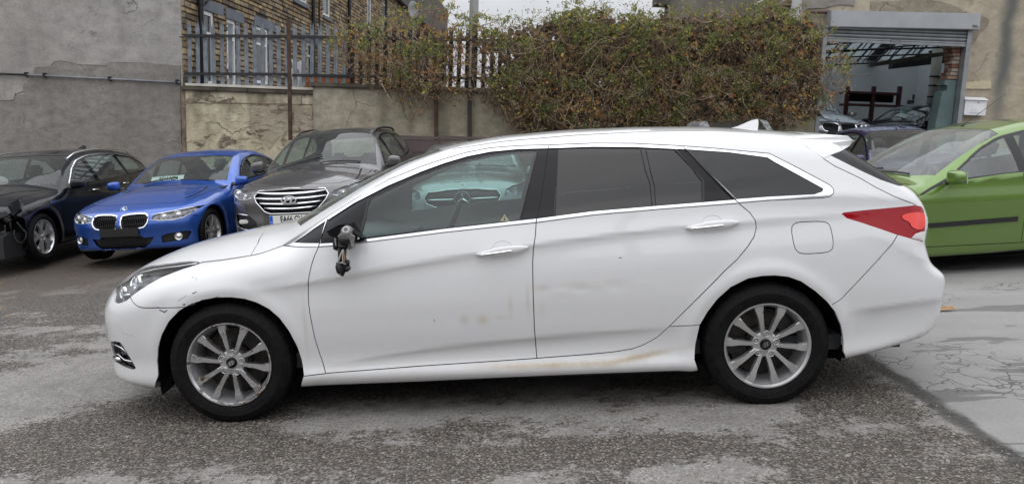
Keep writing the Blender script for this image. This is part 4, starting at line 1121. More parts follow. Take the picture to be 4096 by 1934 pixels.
def build_washing():
    W = Wall(16.6)
    t = empty('hanging_towel', 'white towel printed with dark lettering hanging behind the fence', 'towel', W.M)
    n = N('towel'); v = n.coord(); n.set(col=(.62, .62, .63), rough=.9); bm = bmesh.new(); P0 = W.at(1165, 236); P1 = W.at(1215, 350); nx = 18; rows = []
    for i in range(nx + 1):
        f = i / nx; x = P0[0] + (P1[0] - P0[0]) * f; rows.append([bm.verts.new((x + (.03 * math.sin(z * 9)), .03 * math.sin(f * 16 + z * 2), P0[1] + (P1[1] - P0[1]) * z - .05 * math.sin(f * 3.1))) for z in (0, .25, .5, .75, 1)])
    for a, b in zip(rows, rows[1:]):
        for k in range(4): bm.faces.new((a[k], b[k], b[k + 1], a[k + 1]))
    from_bm('cloth', bm, n.m, t, True)
    bm = bmesh.new(); r2 = random.Random(4)
    for k in range(7):
        a, h = W.at(1174 + k * 3.4, 262 + k * 3.2); m = MB(); m.tube([(a, -.05, h), (a + .02, -.05, h - .03), (a - .01, -.05, h - .06), (a + .03, -.05, h - .05)], .006, 4); m.build('print_mark', GAPM, t)
    p = empty('timber_planter', 'orange stained timber boards of a planter behind the fence', 'planter', Wall(16.4).M); W2 = Wall(16.4)
    om = plain('orange_timber', (.34, .105, .035), .7, bump=.2, bscale=30, var=.25, vscale=4)
    a0 = W2.at(1208, 340)[0]; a1 = W2.at(1420, 340)[0]; z0 = W2.at(1208, 352)[1] - .3; z1 = W2.at(1208, 303)[1]; n_ = 5; k = 0
    for i in range(n_):
        for j in range(3):
            x0 = a0 + (a1 - a0) * j / 3; MB().box((x0 + .004, .02 * (i % 2), z0 + (z1 - z0) * i / n_), (x0 + (a1 - a0) / 3 - .004, .05, z0 + (z1 - z0) * (i + 1) / n_ - .012), bev=.004).build('plank', om, p)
    MB().box((a0, -.02, z1), (a1, .4, z1 + .03)).build('top_board', om, p)
    Wp = Wall(24.0); a, h = Wp.at(1897, 0)
    o = MB(); o.tube([(a, 0, -3), (a, 0, h + 6)], [.16, .12], 14); o = o.build('lamp_column', plain('concrete_pole', (.34, .345, .33), .8, bump=.2, bscale=30), None, True); o.matrix_world = Wp.M
    tag(o, 'pale concrete lamp column rising behind the overgrown fence', 'lamp column')
    pl = WA.M; pm = plain('grey_conduit', (.20, .205, .22), .5, var=.25, vscale=4)
    pipe = empty('wall_pipe', 'thin grey pipe clipped across the rendered gable wall', 'pipe', WA.M)
    A = WA.at(-400, 281); B = WA.at(115, 300); C = WA.at(725, 331); 
    MB().tube([(A[0], -.05, A[1]), (B[0], -.05, B[1])], .020, 8).build('pipe_length', BLACKP, pipe, True); MB().tube([(B[0], -.05, B[1]), (C[0], -.05, C[1])], .020, 8).build('pipe_length', pm, pipe, True)
    for px, py in ((110, 300), (183, 303), (443, 317), (712, 329)):
        a, h = WA.at(px, py); MB().box((a - .025, -.075, h - .035), (a + .025, 0, h + .05), bev=.006).build('pipe_clip', BLACKP, pipe)

# ------------------------------------------------------------------ garage building
def build_garage():
    W = WC
    def stain(n, v, col):
        x = n.node('ShaderNodeSeparateXYZ', Vector=v).outputs[0]
        a0 = W.at(4035, 100)[0]
        k = n.math('POWER', 2.718, n.math('MULTIPLY', n.math('POWER', n.math('DIVIDE', n.math('SUBTRACT', x, n.math('MULTIPLY_ADD', n.noise(1.5, v, 4), .3, a0 - .15)), .17), 2.0), -1.0))
        z = n.node('ShaderNodeSeparateXYZ', Vector=v).outputs[2]
        k = n.math('MULTIPLY', k, n.ramp(n.math('MULTIPLY_ADD', z, .25, .0), [(.0, 0.0), (.45, .95)]))
        return n.mix(k, col, (.11, .115, .11))
    buff = render_mat('garage_render', (.40, .345, .255), (.475, .42, .325), (.20, .165, .12), .9, stain, .35, .25)
    under = render_mat('older_render', (.27, .235, .175), (.34, .30, .235), (.13, .11, .08), 1.6, None, .9, .2)
    grey = plain('shutter_grey', (.37, .385, .40), .42, .35, var=.07, vscale=3); galv = plain('shutter_slat', (.30, .32, .335), .4, .6, var=.12, vscale=5)
    t = empty('garage_building', 'buff rendered garage building with a raised roller shutter doorway', 'building', W.M)
    aL, aR = W.at(3285, 300)[0], W.at(3850, 200)[0]; aW0 = W.at(3205, 300)[0]; hO = W.at(3600, 60)[1]
    FL = -1.385 + .66 + .0      # garage floor height in wall coordinates (approx.)
    fl = (W.Mi @ Vector(GAR_FLOOR(6.6, 16.6))).z
    MB().box((aW0, 0, -3), (aL, .35, hO)).build('left_pier', buff, t); MB().box((aR, 0, -3), (aR + 9, .35, hO)).build('right_wall', buff, t); MB().box((aW0, 0, hO), (aR + 9, .35, hO + 6)).build('upper_wall', buff, t)
    # older plaster showing above the box, and raised remains
    rough_plate('exposed_plaster', W, [(3480, 50), (3482, 8), (3550, 5), (3640, 0), (3720, 0), (3790, 12), (3835, 32), (3872, 50)], -.006, 0, under, t, .012, .08, 61)
    rough_plate('plaster_edge', W, [(3208, 48), (3215, 38), (3300, 32), (3360, 18), (3415, 24), (3415, -60), (3208, -60)], -.03, 0, plain('grey_concrete', (.25, .235, .215), .9, bump=.4, bscale=20, var=.2), t, .008, .08, 62)
    rough_plate('plaster_patch', W, [(3862, 62), (3915, 60), (3955, 78), (3945, 110), (3920, 132), (3900, 165), (3870, 184), (3862, 150)], -.008, 0, under, t, .012, .06, 63)
    rough_plate('plaster_block', W, [(3852, 330), (3960, 324), (3962, 355), (3852, 356)], -.03, 0, plain('cream_block', (.50, .435, .30), .9, bump=.3, bscale=40, var=.1), t, .004, .05, 64)
    # shutter box, slats, guides
    P = W.poly([(3325, 42), (3925, 54), (3919, 118), (3323, 107)], -.32); b = MB(); b.prism(P, -.32, .02, bev=.008); sb = b.build('shutter_box', grey, t)
    a, h = W.at(3903, 110, -.32); 
    for k in range(3): MB().box((a - .07, -.325, h + .018 * k), (a + .06 - .02 * k, -.320, h + .018 * k + .007)).build('maker_mark', GAPM, sb)
    y = 107.0; sh = bpy.data.objects.new('roller_shutter', None); COL.objects.link(sh); sh.parent = t
    hT = W.at(3600, 118)[1]; hB = W.at(3600, 174)[1]; n_ = 4; dh = (hT - hB) / n_
    for k in range(n_):
        z = hT - k * dh; prof = [(-.10, z), (-.128, z - dh * .25), (-.13, z - dh * .5), (-.118, z - dh * .8), (-.095, z - dh), (-.085, z - dh * .5)]
        MB().prism(prof, aL - .02, aR + .02, ('y', 'z')).build('slat', galv, sh)
    MB().box((aL, -.14, hB - .035), (aR, -.10, hB + .02), bev=.005).build('bottom_bar', galv, sh)
    a, h = W.at(3581, 165, -.14); o = MB(); o.box((a - .10, -.145, h - .022), (a + .10, -.141, h + .022)); o.build('shutter_label', plain('label_dark', (.03, .03, .035), .4), sh)
    MB().box((a - .085, -.148, h - .012), (a + .085, -.1455, h + .010)).build('label_print', plain('print_grey', (.35, .35, .37), .7), sh)
    MB().box((aR - .02, -.16, -3), (aR + .07, .02, hT)).build('guide_rail', galv, t); MB().box((aL - .09, -.16, -3), (aL - .01, .02, hT)).build('guide_rail', galv, t)
    # left jamb: stone pier under the vine
    st = plain('rubble_stone', (.20, .17, .12), .9, bump=.8, bscale=9, var=.45, vscale=5); r2 = random.Random(12); z = -2.6
    while z < hT:
        L = r2.uniform(.22, .38); MB().box((aW0 - .03, -.06 - r2.random() * .03, z), (aL - .11, .0, z + L - .015), bev=.012).build('quoin_stone', st, t); z += L
    # interior
    wm = plain('whitewash', (.62, .64, .65), .8, bump=.1, bscale=8, var=.06, vscale=1.2); dkb = plain('dark_block', (.055, .07, .075), .7); D = 8.6
    iL, iR = aW0 + .22, aR + 3.6; top = hO + .35
    MB().box((iL, .35, fl - .1), (iR, D, fl), ).build('floor', plain('garage_floor', (.12, .12, .12), .7, var=.2), t)
    MB().box((iL, D, fl), (iR, D + .2, top + 1)).build('back_wall', wm, t); MB().box((iL - .2, .35, fl), (iL, D, top + 1)).build('side_wall', wm, t); MB().box((iR, .35, fl), (iR + .2, D, top + 1)).build('side_wall', wm, t)
    # roof: bands of opaque sheet and glazed strips, sloping
    rf = plain('roof_sheet', (.10, .105, .11), .8); gb = plain('glazing_bar', (.08, .085, .09), .6); gl = glass('skylight_glass', (.75, .80, .82))
    za, zb = W.at(3500, 238, D)[1], hT + .10
    Y0 = 4.0; zb = hO + 1.9; za = W.at(3500, 243, D)[1]
    def zr(y): return zb + (za - zb) * (y - Y0) / (D - Y0) if y > Y0 else zb
    MB().box((iL, .35, zb), (iR, Y0, zb + .06)).build('flat_ceiling', rf, t)
    bands = [(iL, iL + .7, 0), (iL + .7, iL + 2.6, 1), (iL + 2.6, iL + 3.0, 0), (iL + 3.0, iL + 5.0, 1), (iL + 5.0, iL + 5.3, 0), (iL + 5.3, iR, 1)]
    for x0, x1, g in bands:
        m = MB(); m.prism([(Y0, zr(Y0 + .001)), (D, zr(D)), (D, zr(D) + .05), (Y0, zr(Y0 + .001) + .05)], x0, x1 - .003, ('y', 'z')); m.build('skylight' if g else 'roof_sheet', gl if g else rf, t)
        if g:
            for x in np.arange(x0, x1, .34): MB().prism([(Y0, zr(Y0 + .001) - .06), (D, zr(D) - .06), (D, zr(D) - .005), (Y0, zr(Y0 + .001) - .005)], x, x + .035, ('y', 'z')).build('glazing_bar', gb, t)
            for yy in (5.2, 6.3, 7.4): MB().box((x0, yy, zr(yy) - .10), (x1, yy + .05, zr(yy) - .062)).build('purlin', gb, t)
    for yy, pa, pb in ((3.4, 205, 188), (5.4, 232, 212), (7.2, 262, 236)):
        A = W.at(3290, pa, yy); B = W.at(3850, pb, yy); dz = .35
        MB().tube([(A[0], yy, A[1]), (B[0], yy, B[1])], .022, 6).build('tie_rod', DARKM, t); MB().tube([(A[0], yy, A[1] + dz), (B[0], yy, B[1] + dz * 1.5)], .026, 6).build('tie_rod', DARKM, t)
        for f in (.1, .28, .46, .64, .82): x = A[0] + (B[0] - A[0]) * f; z = A[1] + (B[1] - A[1]) * f; MB().tube([(x, yy, z), (x + .28, yy, z + dz * (1 + f * .5))], .014, 5).build('strut', DARKM, t)
    A = W.at(3480, 262, 4.5); B = W.at(3850, 205, 4.5); MB().prism([(A[0], A[1] - .05), (B[0], B[1] - .05), (B[0], B[1] + .06), (A[0], A[1] + .06)], 4.5, 4.62).build('roof_beam', plain('dirty_beam', (.16, .15, .135), .8, var=.3), t)
    a, h = W.at(3570, 275, 6.0); a2, _h = W.at(3800, 250, 6.0); MB().prism([(a, h), (a2 + .8, h + .35), (a2 + .8, h + .75), (a, h + .25)], 6.0, 6.25).build('roof_beam', plain('sooty_beam', (.02, .02, .02), .9), t)
    # column with bands
    a, _h = W.at(3737, 330, 5.2); MB().cyl((a, 5.2, fl), (a, 5.2, top), .13, 16).build('column', plain('cream_column', (.36, .35, .30), .7, var=.1), t, True)
    for py in (310, 346, 391): _a, h = W.at(3737, py, 5.2); MB().cyl((a, 5.2, h), (a, 5.2, h + .04), .14, 16).build('column_band', DARKM, t)
    for dx in (.32, .42): MB().tube([(a + dx, 5.3, fl), (a + dx, 5.3, top - .6), (a + dx - .5, 5.3, top - .45)], .03, 8).build('dark_pipe', BLACKP, t, True)
    # dark painted blocks on the back wall
    for (x0, y0, x1, y1) in ((3650, 378, 3693, 399), (3630, 400, 3672, 420), (3653, 423, 3696, 444), (3630, 444, 3672, 462), (3740, 340, 3772, 396), (3735, 400, 3762, 445), (3768, 380, 3790, 402)):
        A = W.at(x0, y0, D); B = W.at(x1, y1, D); MB().box((A[0], D - .012, B[1]), (B[0], D, A[1])).build('dark_block', dkb, t)
    # brick pier inside the right jamb
    br = [plain('brick_%d' % k, c, .9, bump=.4, bscale=30, var=.25, vscale=9) for k, c in enumerate(((.19, .085, .058), (.24, .15, .11), (.30, .25, .20)))]
    z = W.at(3820, 322, .3)[1]; pier = bpy.data.objects.new('brick_pier', None); COL.objects.link(pier); pier.parent = t; zt = hT; k = 0
    while z < zt:
        for j in range(2):
            off = .04 * math.sin(z * 7) + r2.uniform(-.02, .02); MB().box((aR - .19 + off + j * .11 * (k % 2) * 0, .02 + j * .17, z), (aR - .025, .18 + j * .17, z + .068), bev=.006).build('brick', br[(k * 2 + j + int(r2.random() * 2)) % 3], pier)
        z += .078; k += 1
    zc = W.at(3800, 322, .2)[1]; gp = plain('green_grey_paint', (.10, .145, .145), .8, bump=.3, bscale=20, var=.12)
    P = [(aR - .025, fl), (aR - .40, fl), (aR - .36, zc - .9), (aR - .30, zc - .25), (aR - .20, zc - .22), (aR - .20, zc - .12), (aR - .28, zc - .10), (aR - .27, zc), (aR - .025, zc)]
    MB().prism(P, .03, .33, bev=.006).build('painted_pier', gp, t)
    # red rack against the back wall
    Dk = 7.4; rk = empty('red_rack', 'dark red steel shelving rack against the white garage back wall', 'rack', W.M); rm = plain('rack_red', (.085, .022, .022), .6, var=.2)
    def q(px, py): return W.at(px, py, Dk)
    for px in (3392, 3496, 3600): A = q(px, 346); a = A[0]; MB().box((a - .05, Dk - .06, fl), (a + .05, Dk + .06, A[1]), bev=.004).build('rack_upright', rm, rk)
    for py, th in ((364, .07), (413, .06)): A = q(3385, py); B = q(3620 if py > 400 else 3600, py); MB().box((A[0], Dk - .08, A[1] - th), (B[0], Dk + .5, A[1]), bev=.004).build('rack_shelf', rm, rk)
    A = q(3510, 378); 
    A = q(3400, 380); B = q(3595, 410); MB().box((A[0], Dk + .35, B[1]), (B[0], Dk + .38, A[1] + .05)).build('mesh_panel', plain('dark_mesh', (.03, .03, .03), .9), rk)
    # set back wall and beams seen over the vine
    s = empty('set_back_building', 'plain grey brown rendered wall rising behind the top of the vine', 'building', Wall(18.3).M); W3 = Wall(18.3); sm = render_mat('brown_grey_render', (.20, .185, .16), (.255, .235, .205), (.11, .10, .085), .8, None, .3, .3)
    x0 = W3.at(2672, 20)[0]; x1 = W3.at(3215, 20)[0]; MB().box((x0, 0, -3), (x1, .4, 9)).build('rear_wall', sm, s)
    xa = W3.at(2622, 10)[0]; MB().box((xa, -.1, W3.at(2640, 20)[1]), (x0 + .02, .4, 9)).build('dark_pillar', plain('dark_stone_pillar', (.085, .078, .07), .9, bump=.4, bscale=12, var=.2), s)
    W4 = Wall(17.2); st_ = empty('timber_stair', 'weathered timber stair stringers above the vine beside the garage', 'stair', W4.M); tm = plain('weathered_timber', (.22, .17, .105), .85, bump=.3, bscale=25, var=.3, vscale=3)
    for k, (p0, p1, w) in enumerate((((3070, 55), (3175, -5), .07), ((3110, 92), (3230, 20), .05), ((3090, 20), (3180, -40), .06))):
        A, B = W4.at(*p0), W4.at(*p1); MB().prism([(A[0], A[1] - w), (B[0], B[1] - w), (B[0], B[1] + w), (A[0], A[1] + w)], 0, .06).build('stringer', tm, st_)
    for k in range(5):
        A = W4.at(3085 + k * 22, 62 - k * 13); MB().box((A[0] - .12, -.02, A[1]), (A[0] + .12, .5, A[1] + .035)).build('tread', tm, st_)
    A = W4.at(3012, 22); B = W4.at(3070, -8); o = MB(); o.tube([(A[0], -.1, A[1]), (B[0], -.1, B[1])], .02, 6); o.build('handrail', plain('pale_rail', (.5, .5, .48), .5), st_)
    # soil pipe and dark recess at the left of the shutter box
    A = W.at(3215, 52); B = W.at(3325, 52); MB().tube([(A[0], -.10, A[1]), (B[0], -.10, B[1])], .035, 8).build('service_pipe', plain('maroon_pipe', (.10, .06, .055), .7), t, True)
    # letter box
    W5 = W; t2 = empty('letter_box', 'white wall letter box with a paper notice beside the garage doorway', 'letter box', W.M); wb = plain('white_enamel', (.68, .69, .72), .35, var=.04)
    A = W.at(3861, 400, -.12); B = W.at(3941, 463, -.12); m = MB(); m.box((A[0], -.13, B[1]), (B[0], 0, A[1]), bev=.006); m.build('box_body', wb, t2)
    C = W.at(3945, 386, -.12); m = MB(); m.prism([(-.16, A[1] + .005), (.0, A[1] + .07), (.0, A[1] + .005)], A[0] - .015, B[0] + .015, ('y', 'z')); m.build('box_lid', wb, t2)
    cx = (A[0] + B[0]) / 2; w = B[0] - A[0]; MB().box((cx - w * .32, -.133, B[1] + .06), (cx + w * .36, -.131, A[1] - .07)).build('paper_notice', plain('paper', (.74, .75, .76), .7), t2)
    for k in range(5): MB().box((cx - w * .24, -.135, A[1] - .12 - k * .035), (cx - w * .24 + w * (.14, .06, .3, .36, .4)[k], -.133, A[1] - .115 - k * .035)).build('notice_line', plain('print_grey', (.35, .35, .37), .7), t2)
    MB().cyl((cx + w * .10, -.136, A[1] - .045), (cx + w * .10, -.13, A[1] - .045), .011, 12).build('lock', DARKM, t2)

def build_pole():
    """pole and cables on the camera side of the yard: they show as dark reflections in the rear door glass"""
    t = empty('utility_pole', 'dark utility pole with cables whose reflection crosses the rear door window', 'pole', Matrix.Translation((1.55, -5.5, 0)))
    m = plain('tarred_wood', (.018, .015, .013), .8); MB().tube([(0, 0, 0), (.05, 0, 5), (-.25, 0, 9.6)], [.17, .14, .11], 12).build('pole_shaft', m, t, True)
    MB().box((-.14, -.14, 9.5), (-.36, .14, 9.75), bev=.02).build('pole_cap', m, t)
    for k, (dx, dz) in enumerate(((-9, 1.6), (11, .4))):
        MB().tube([(-.25 + dx * s_, 0, 9.6 + dz * s_ - 1.2 * s_ * (1 - s_)) for s_ in np.linspace(0, 1, 12)], [.10] + [.045] * 10 + [.04], 6).build('cable', m, t, True)

def build_far_side():
    """added workshop, unseen behind the camera: blocks low sky light and shows in the paint"""
    t = empty('added_workshop', 'long low brick workshop added out of view behind the camera to block low sky light', 'building', Matrix.Translation((0, -15, 0)))  # added out of view to cut low light and give the cars reflections
    wall = plain('workshop_brick', (.16, .115, .085), .9, bump=.3, bscale=6, var=.3, vscale=2); rf = plain('workshop_roof', (.06, .062, .066), .7, var=.2)
    MB().box((-34, -8, 0), (34, 0, 4.6)).build('wall', wall, t); m = MB(); m.prism([(-8.3, 4.6), (.3, 4.6), (.3, 4.8), (-4, 6.6), (-8.3, 4.8)], -34.3, 34.3, ('y', 'z')); m.build('roof', rf, t)
    wp = plain('upvc_white', (.72, .73, .74), .35); g = plain('dark_pane', (.02, .022, .025), .08)
    for x in range(-30, 31, 6):
        f = MB().box((x, .0, 1.3), (x + 2.2, .05, 3.2)).build('window', wp, t)
        for j in range(3): MB().box((x + .08 + j * .71, .05, 1.4), (x + .72 + j * .71, .06, 3.1)).build('pane', g, f)
# ------------------------------------------------------------------ the white estate car
def car_root(name, label, x, y, z, yaw, pitch=0, roll=0, group=None):
    M = Matrix.Translation((x, y, z)) @ Matrix.Rotation(R_(yaw), 4, 'Z') @ Matrix.Rotation(R_(pitch), 4, 'Y') @ Matrix.Rotation(R_(roll), 4, 'X')
    return empty(name, label, 'car', M, group), M

def build_hero():
    root, M = car_root('estate_car', 'large white estate car side on in the foreground with its door mirror hanging broken', -2.439, 4.8246, 0, -1.375)
    Mi = M.inverted(); Oc = Mi @ CAMP
    def plane(px, py, v):
        d = (Mi.to_3x3() @ ray(px, py)); P = Oc + d * ((v - Oc.y) / d.y); return (P.x, P.z)
    crease = [plane(*p, -.90) for p in ((1000, 1172), (1233, 1131), (1364, 1106), (1577, 1069), (1845, 1021), (2145, 978), (2309, 956), (2568, 922), (2741, 908), (3027, 888), (3366, 862), (3500, 850))]
    cz = curve(crease, .25)
    low = [plane(*p, -.89) for p in ((1400, 1460), (1439, 1444), (1514, 1420), (1685, 1398), (1845, 1379), (2145, 1350), (2338, 1334), (2568, 1313), (2700, 1305))]
    lz = curve(low, .2)
    bl = [plane(*p, -.88) for p in ((3380, 1250), (3412, 1243), (3550, 1228), (3735, 1203))]; bz = curve(bl, .1)
    def undercut(d, a, w): return np.where(d > 0, -a * (d / w) * np.exp(1 - np.maximum(d, 0) / w), 0.0)
    def f_sh(u, z):
        d = cz(u) - z; fade = np.interp(u, [.55, 1.1, 1.4, 3.6, 4.0, 4.35], [0, .25, 1, 1, .55, .1])
        return (undercut(d, .012, .050) - np.where(d < 0, .10 * np.minimum(-d, .16), 0)) * fade
    def f_lo(u, z):
        d = lz(u) - z; fade = np.interp(u, [1.45, 1.7, 2.6, 3.1, 3.35], [0, .6, 1, .6, 0])
        return undercut(d, .014, .045) * fade
    def f_bp(u, z):
        d = bz(u) - z; fade = np.interp(u, [4.15, 4.3, 4.6], [0, 1, 1])
        return undercut(d, .018, .075) * fade
    sh = [plane(*p, -.84) for p in ((3470, 930), (3568, 980), (3640, 1015), (3707, 1049), (3762, 1069))]; shz = curve(sh, .06)
    def f_rs(u, z):
        d = shz(u) - z; fade = np.interp(u, [4.2, 4.5, 4.65], [0, .5, 1])
        return (undercut(d, .010, .06) - np.where(d < 0, .16 * np.minimum(-d, .10), 0)) * fade
    def f_sill(u, z):     # sill bulges outward again below the doors
        k = np.interp(u, [1.1, 1.4, 3.3, 3.5], [0, 1, 1, 0]); return .016 * np.exp(-((z - .235) / .04) ** 2) * k
    # dents along the rear door
    def f_dent(u, z):
        r = 0
        for (du, dz, s1, s2, a) in ((2.62, .655, .03, .012, -.004), (2.70, .64, .05, .016, .004), (2.80, .655, .035, .014, -.004), (2.88, .675, .04, .016, .003), (2.98, .66, .04, .014, -.003), (3.1, .67, .05, .016, .002)):
            r = r + .55 * a * np.exp(-((u - du) / s1) ** 2 - ((z - dz) / s2) ** 2)
        return r
    sp = dict(neps=.009, L=4.775, cowl=1.12, roof0=2.0, roof1=4.1, abs_prof=True, spine=(.72, 4.10), zc=.62,
        top=[(-.2, .66), (0, .715), (.1, .765), (.3, .835), (.56, .893), (.8, .94), (1.0, .975), (1.13, .995), (1.35, 1.115), (1.6, 1.24), (1.85, 1.345), (2.1, 1.415), (2.4, 1.455), (2.8, 1.474), (3.2, 1.474), (3.55, 1.462), (3.9, 1.432), (4.2, 1.395), (4.5, 1.34), (4.9, 1.2)],
        width=[(-.1, .86), (.3, .875), (.95, .90), (1.5, .905), (2.5, .9075), (3.5, .907), (4.2, .885), (4.8, .84)],
        belt=[(0, .78), (.5, .86), (1.1, .925), (1.3, .95), (2.6, 1.015), (4.1, 1.085), (4.8, 1.0)],
        bot=[(0, .24), (.15, .20), (.3, .185), (.6, .180), (1.3, .175), (3.4, .185), (4.1, .21), (4.3, .24), (4.6, .31), (4.75, .36)],
        nose=[(.12, .16), (.17, .09), (.21, .045), (.25, .05), (.32, .065), (.40, .04), (.5, .03), (.58, .03), (.64, .045), (.70, .085), (.76, .14), (.85, .29), (1, .5)],
        tail=[(.2, 4.68), (.3, 4.75), (.42, 4.795), (.6, 4.815), (.635, 4.81), (.70, 4.735), (.8, 4.705), (.92, 4.725), (1.0, 4.70), (1.07, 4.65), (1.2, 4.46), (1.3, 4.32), (1.45, 4.12)], tail_s=.009,
        prof=[(.15, -.035), (.25, -.02), (.33, -.03), (.45, -.012), (.6, 0), (.75, -.002), (.85, -.012), (.95, -.035), (1.0, -.05), (1.1, -.055), (1.5, -.06)],
        tumble=.40, sw_hood=.10, sw_ws=.26, sw_rear=.14, plan_f=.28, plan_r=.12, k_top=.09, k_corner=.20, k_tail=.07,
        side_fns=[f_sh, f_lo, f_bp, f_rs, f_sill, f_dent],
        flare=[(.955, .31, .40, .010), (3.745, .31, .40, .012)])
    # reference surface to lift the photographed outlines onto the car
    body = Body(sp); G = body.grid(150, 80, 18); g = bmesh.new(); vv = [[g.verts.new(p) for p in row] for row in G]
    for i in range(len(G) - 1):
        for j in range(79): g.faces.new((vv[i][j], vv[i][j + 1], vv[i + 1][j + 1], vv[i + 1][j]))
    bv = BVHTree.FromBMesh(g); g.free()
    of = Vector((Oc.x, -Oc.y, Oc.z))
    def uz(px, py, vf=.74):
        d = Mi.to_3x3() @ ray(px, py); d.y = -d.y
        h = bv.ray_cast(of, d)[0]
        if h is None: P = of + d * ((vf - of.y) / d.y); return (P.x, P.z)
        return (h.x, h.z)
    def Z(x0, y0, sc, pts, vf=.74): return [uz(x0 + x / sc, y0 + y / sc, vf) for x, y in pts]
    z1 = lambda p, **k: Z(350, 900, 1.431, p, **k)
    z2 = lambda p, **k: Z(1100, 500, 2.2113, p, **k)
    z3 = lambda p, **k: Z(2100, 450, 1.84, p, **k)
    z4 = lambda p, **k: Z(2600, 1000, 1.737, p, **k)
    z5 = lambda p, **k: Z(3200, 750, 1.737, p, **k)
    z6 = lambda p, **k: Z(1150, 850, 1.870, p, **k)
    z7 = lambda p, **k: Z(2050, 850, 1.7367, p, **k)
    z8 = lambda p, **k: Z(3200, 450, 1.8705, p, **k)
    zh = lambda p, **k: Z(400, 1000, 3.474, p, **k)
    zf = lambda p, **k: Z(400, 1300, 4.053, p, **k)
    zm = lambda p, **k: Z(1200, 780, 3.475, p, **k)
    W_ = .0046
    farch = z1([(418, 943), (403, 860), (397, 780), (403, 700), (425, 625), (465, 550), (525, 487), (590, 450), (660, 427), (740, 413), (820, 411), (900, 420), (970, 441), (1040, 478), (1100, 530), (1155, 605), (1200, 690), (1228, 775), (1240, 860), (1243, 935)])
    farch = [(farch[0][0], .05)] + farch + [(farch[-1][0], .05)]
    rarch = z4([(313, 845), (308, 760), (315, 650), (345, 518), (400, 425), (470, 335), (560, 255), (680, 195), (780, 177), (870, 174), (960, 183), (1050, 215), (1150, 283), (1230, 355), (1290, 430), (1325, 520), (1343, 620), (1343, 700), (1334, 780)])
    rarch = [(rarch[0][0], .05)] + rarch + [(rarch[-1][0] , .05)]
    top_out = z2([(458, 820), (700, 668), (800, 600), (1000, 493), (1300, 373), (1500, 305), (1700, 248), (1900, 210), (2150, 190), (2420, 184)]) + z3([(500, 232), (800, 234), (1165, 252)])
    top_in = z2([(468, 838), (700, 688), (812, 630), (1000, 534), (1300, 408), (1500, 335), (1700, 276), (1900, 236), (2150, 212), (2420, 205)]) + z3([(500, 251), (800, 253), (1175, 270)])
    bot_out = z2([(395, 1070), (520, 1062), (800, 1030), (1500, 942), (2310, 856)]) + z3([(500, 748), (1000, 705), (1565, 662)])
    bot_in = z2([(400, 1048), (520, 1040), (800, 1008), (1500, 918), (2315, 828)]) + z3([(500, 728), (1000, 686), (1545, 642)])
    tri_out = z2([(75, 1060), (200, 985), (300, 925), (458, 822), (462, 838), (385, 1075), (250, 1072)])
    tri_in = z2([(165, 1038), (250, 985), (350, 912), (450, 845), (400, 1044), (280, 1045)])
    q_out = z3([(1170, 254), (1400, 270), (1800, 308), (2000, 410), (2240, 538), (2266, 565), (2266, 590), (2240, 612), (2190, 622), (1800, 640), (1570, 658)])
    q_in = z3([(1182, 270), (1500, 292), (1785, 330), (1835, 362), (2000, 452), (2196, 560), (2188, 582), (2130, 602), (1800, 620), (1556, 638)])
    gl_f = z2([(758, 996), (832, 660), (900, 623), (1100, 530), (1300, 442), (1500, 368), (1700, 308), (1900, 264), (2100, 238), (2318, 229), (2168, 832), (1500, 908), (1000, 966)])
    gl_r = z3([(245, 268), (500, 264), (860, 269), (1112, 277), (1308, 508), (1308, 655), (940, 688), (500, 726), (225, 758)])
    g1 = smooth_line(z6([(303, 45), (240, 240), (190, 350), (155, 500), (153, 640), (175, 800), (220, 1000), (285, 1200)]), 1)
    bgap = z2([(2420, 184), (2355, 640), (2310, 856)]) + z7([(160, 150), (145, 250), (140, 350), (143, 550), (152, 800), (169, 1010)])
    dbot = z6([(285, 1199), (700, 1168), (1000, 1144), (1500, 1112), (1862, 1087)]) + z7([(500, 984), (700, 966), (830, 945), (900, 920), (960, 890), (1010, 860), (1092, 786), (1300, 580), (1480, 398), (1563, 322)]) + z3([(1580, 1058), (1640, 985), (1685, 915), (1703, 850), (1695, 795), (1655, 735), (1600, 690), (1565, 660), (1500, 594), (1330, 425), (1163, 254)])
    hoodl = smooth_line(z1([(650, 212), (780, 198), (935, 174), (1000, 160), (1060, 138), (1120, 116)]), 1) + [z2([(75, 1060)])[0]]
    hoodr = z1([(935, 174), (975, 105), (1008, 45)])
    hl = zh([(198, 695), (215, 600), (235, 510), (265, 450), (310, 380), (370, 330), (450, 296), (560, 255), (700, 220), (900, 190), (1100, 165), (1250, 152), (1350, 156), (1420, 176), (1300, 215), (1150, 262), (1000, 318), (850, 380), (740, 440), (640, 500), (540, 565), (440, 640), (370, 700), (310, 725), (250, 737), (215, 725)], vf=.6)
    fb = z1([(245, 412), (265, 445), (290, 465), (320, 472), (450, 472), (620, 466)])
    rb = z5([(678, 328), (640, 392), (460, 590), (290, 772), (222, 812)])
    tl = z8([(310, 757), (330, 746), (500, 728), (700, 710), (860, 692), (905, 702), (928, 735), (940, 790), (938, 850), (930, 920), (915, 965), (850, 948), (730, 915), (600, 870), (450, 820), (350, 790)], vf=.70)
    tg = z8([(175, 345), (260, 400), (450, 490), (560, 555), (700, 625), (865, 690)])
    rgl = z8([(222, 318), (330, 372), (450, 432), (600, 502), (735, 549)]); rgl = rgl + [(5.2, rgl[-1][1] - .03), (5.2, 1.31), (rgl[0][0] + .10, 1.31)]
    flap = smooth_line(z3([(1958, 850), (1985, 812), (2040, 803), (2190, 799), (2238, 815), (2256, 870), (2271, 960), (2262, 1008), (2220, 1030), (2060, 1040), (2008, 1028), (1980, 985)]), 1, True)
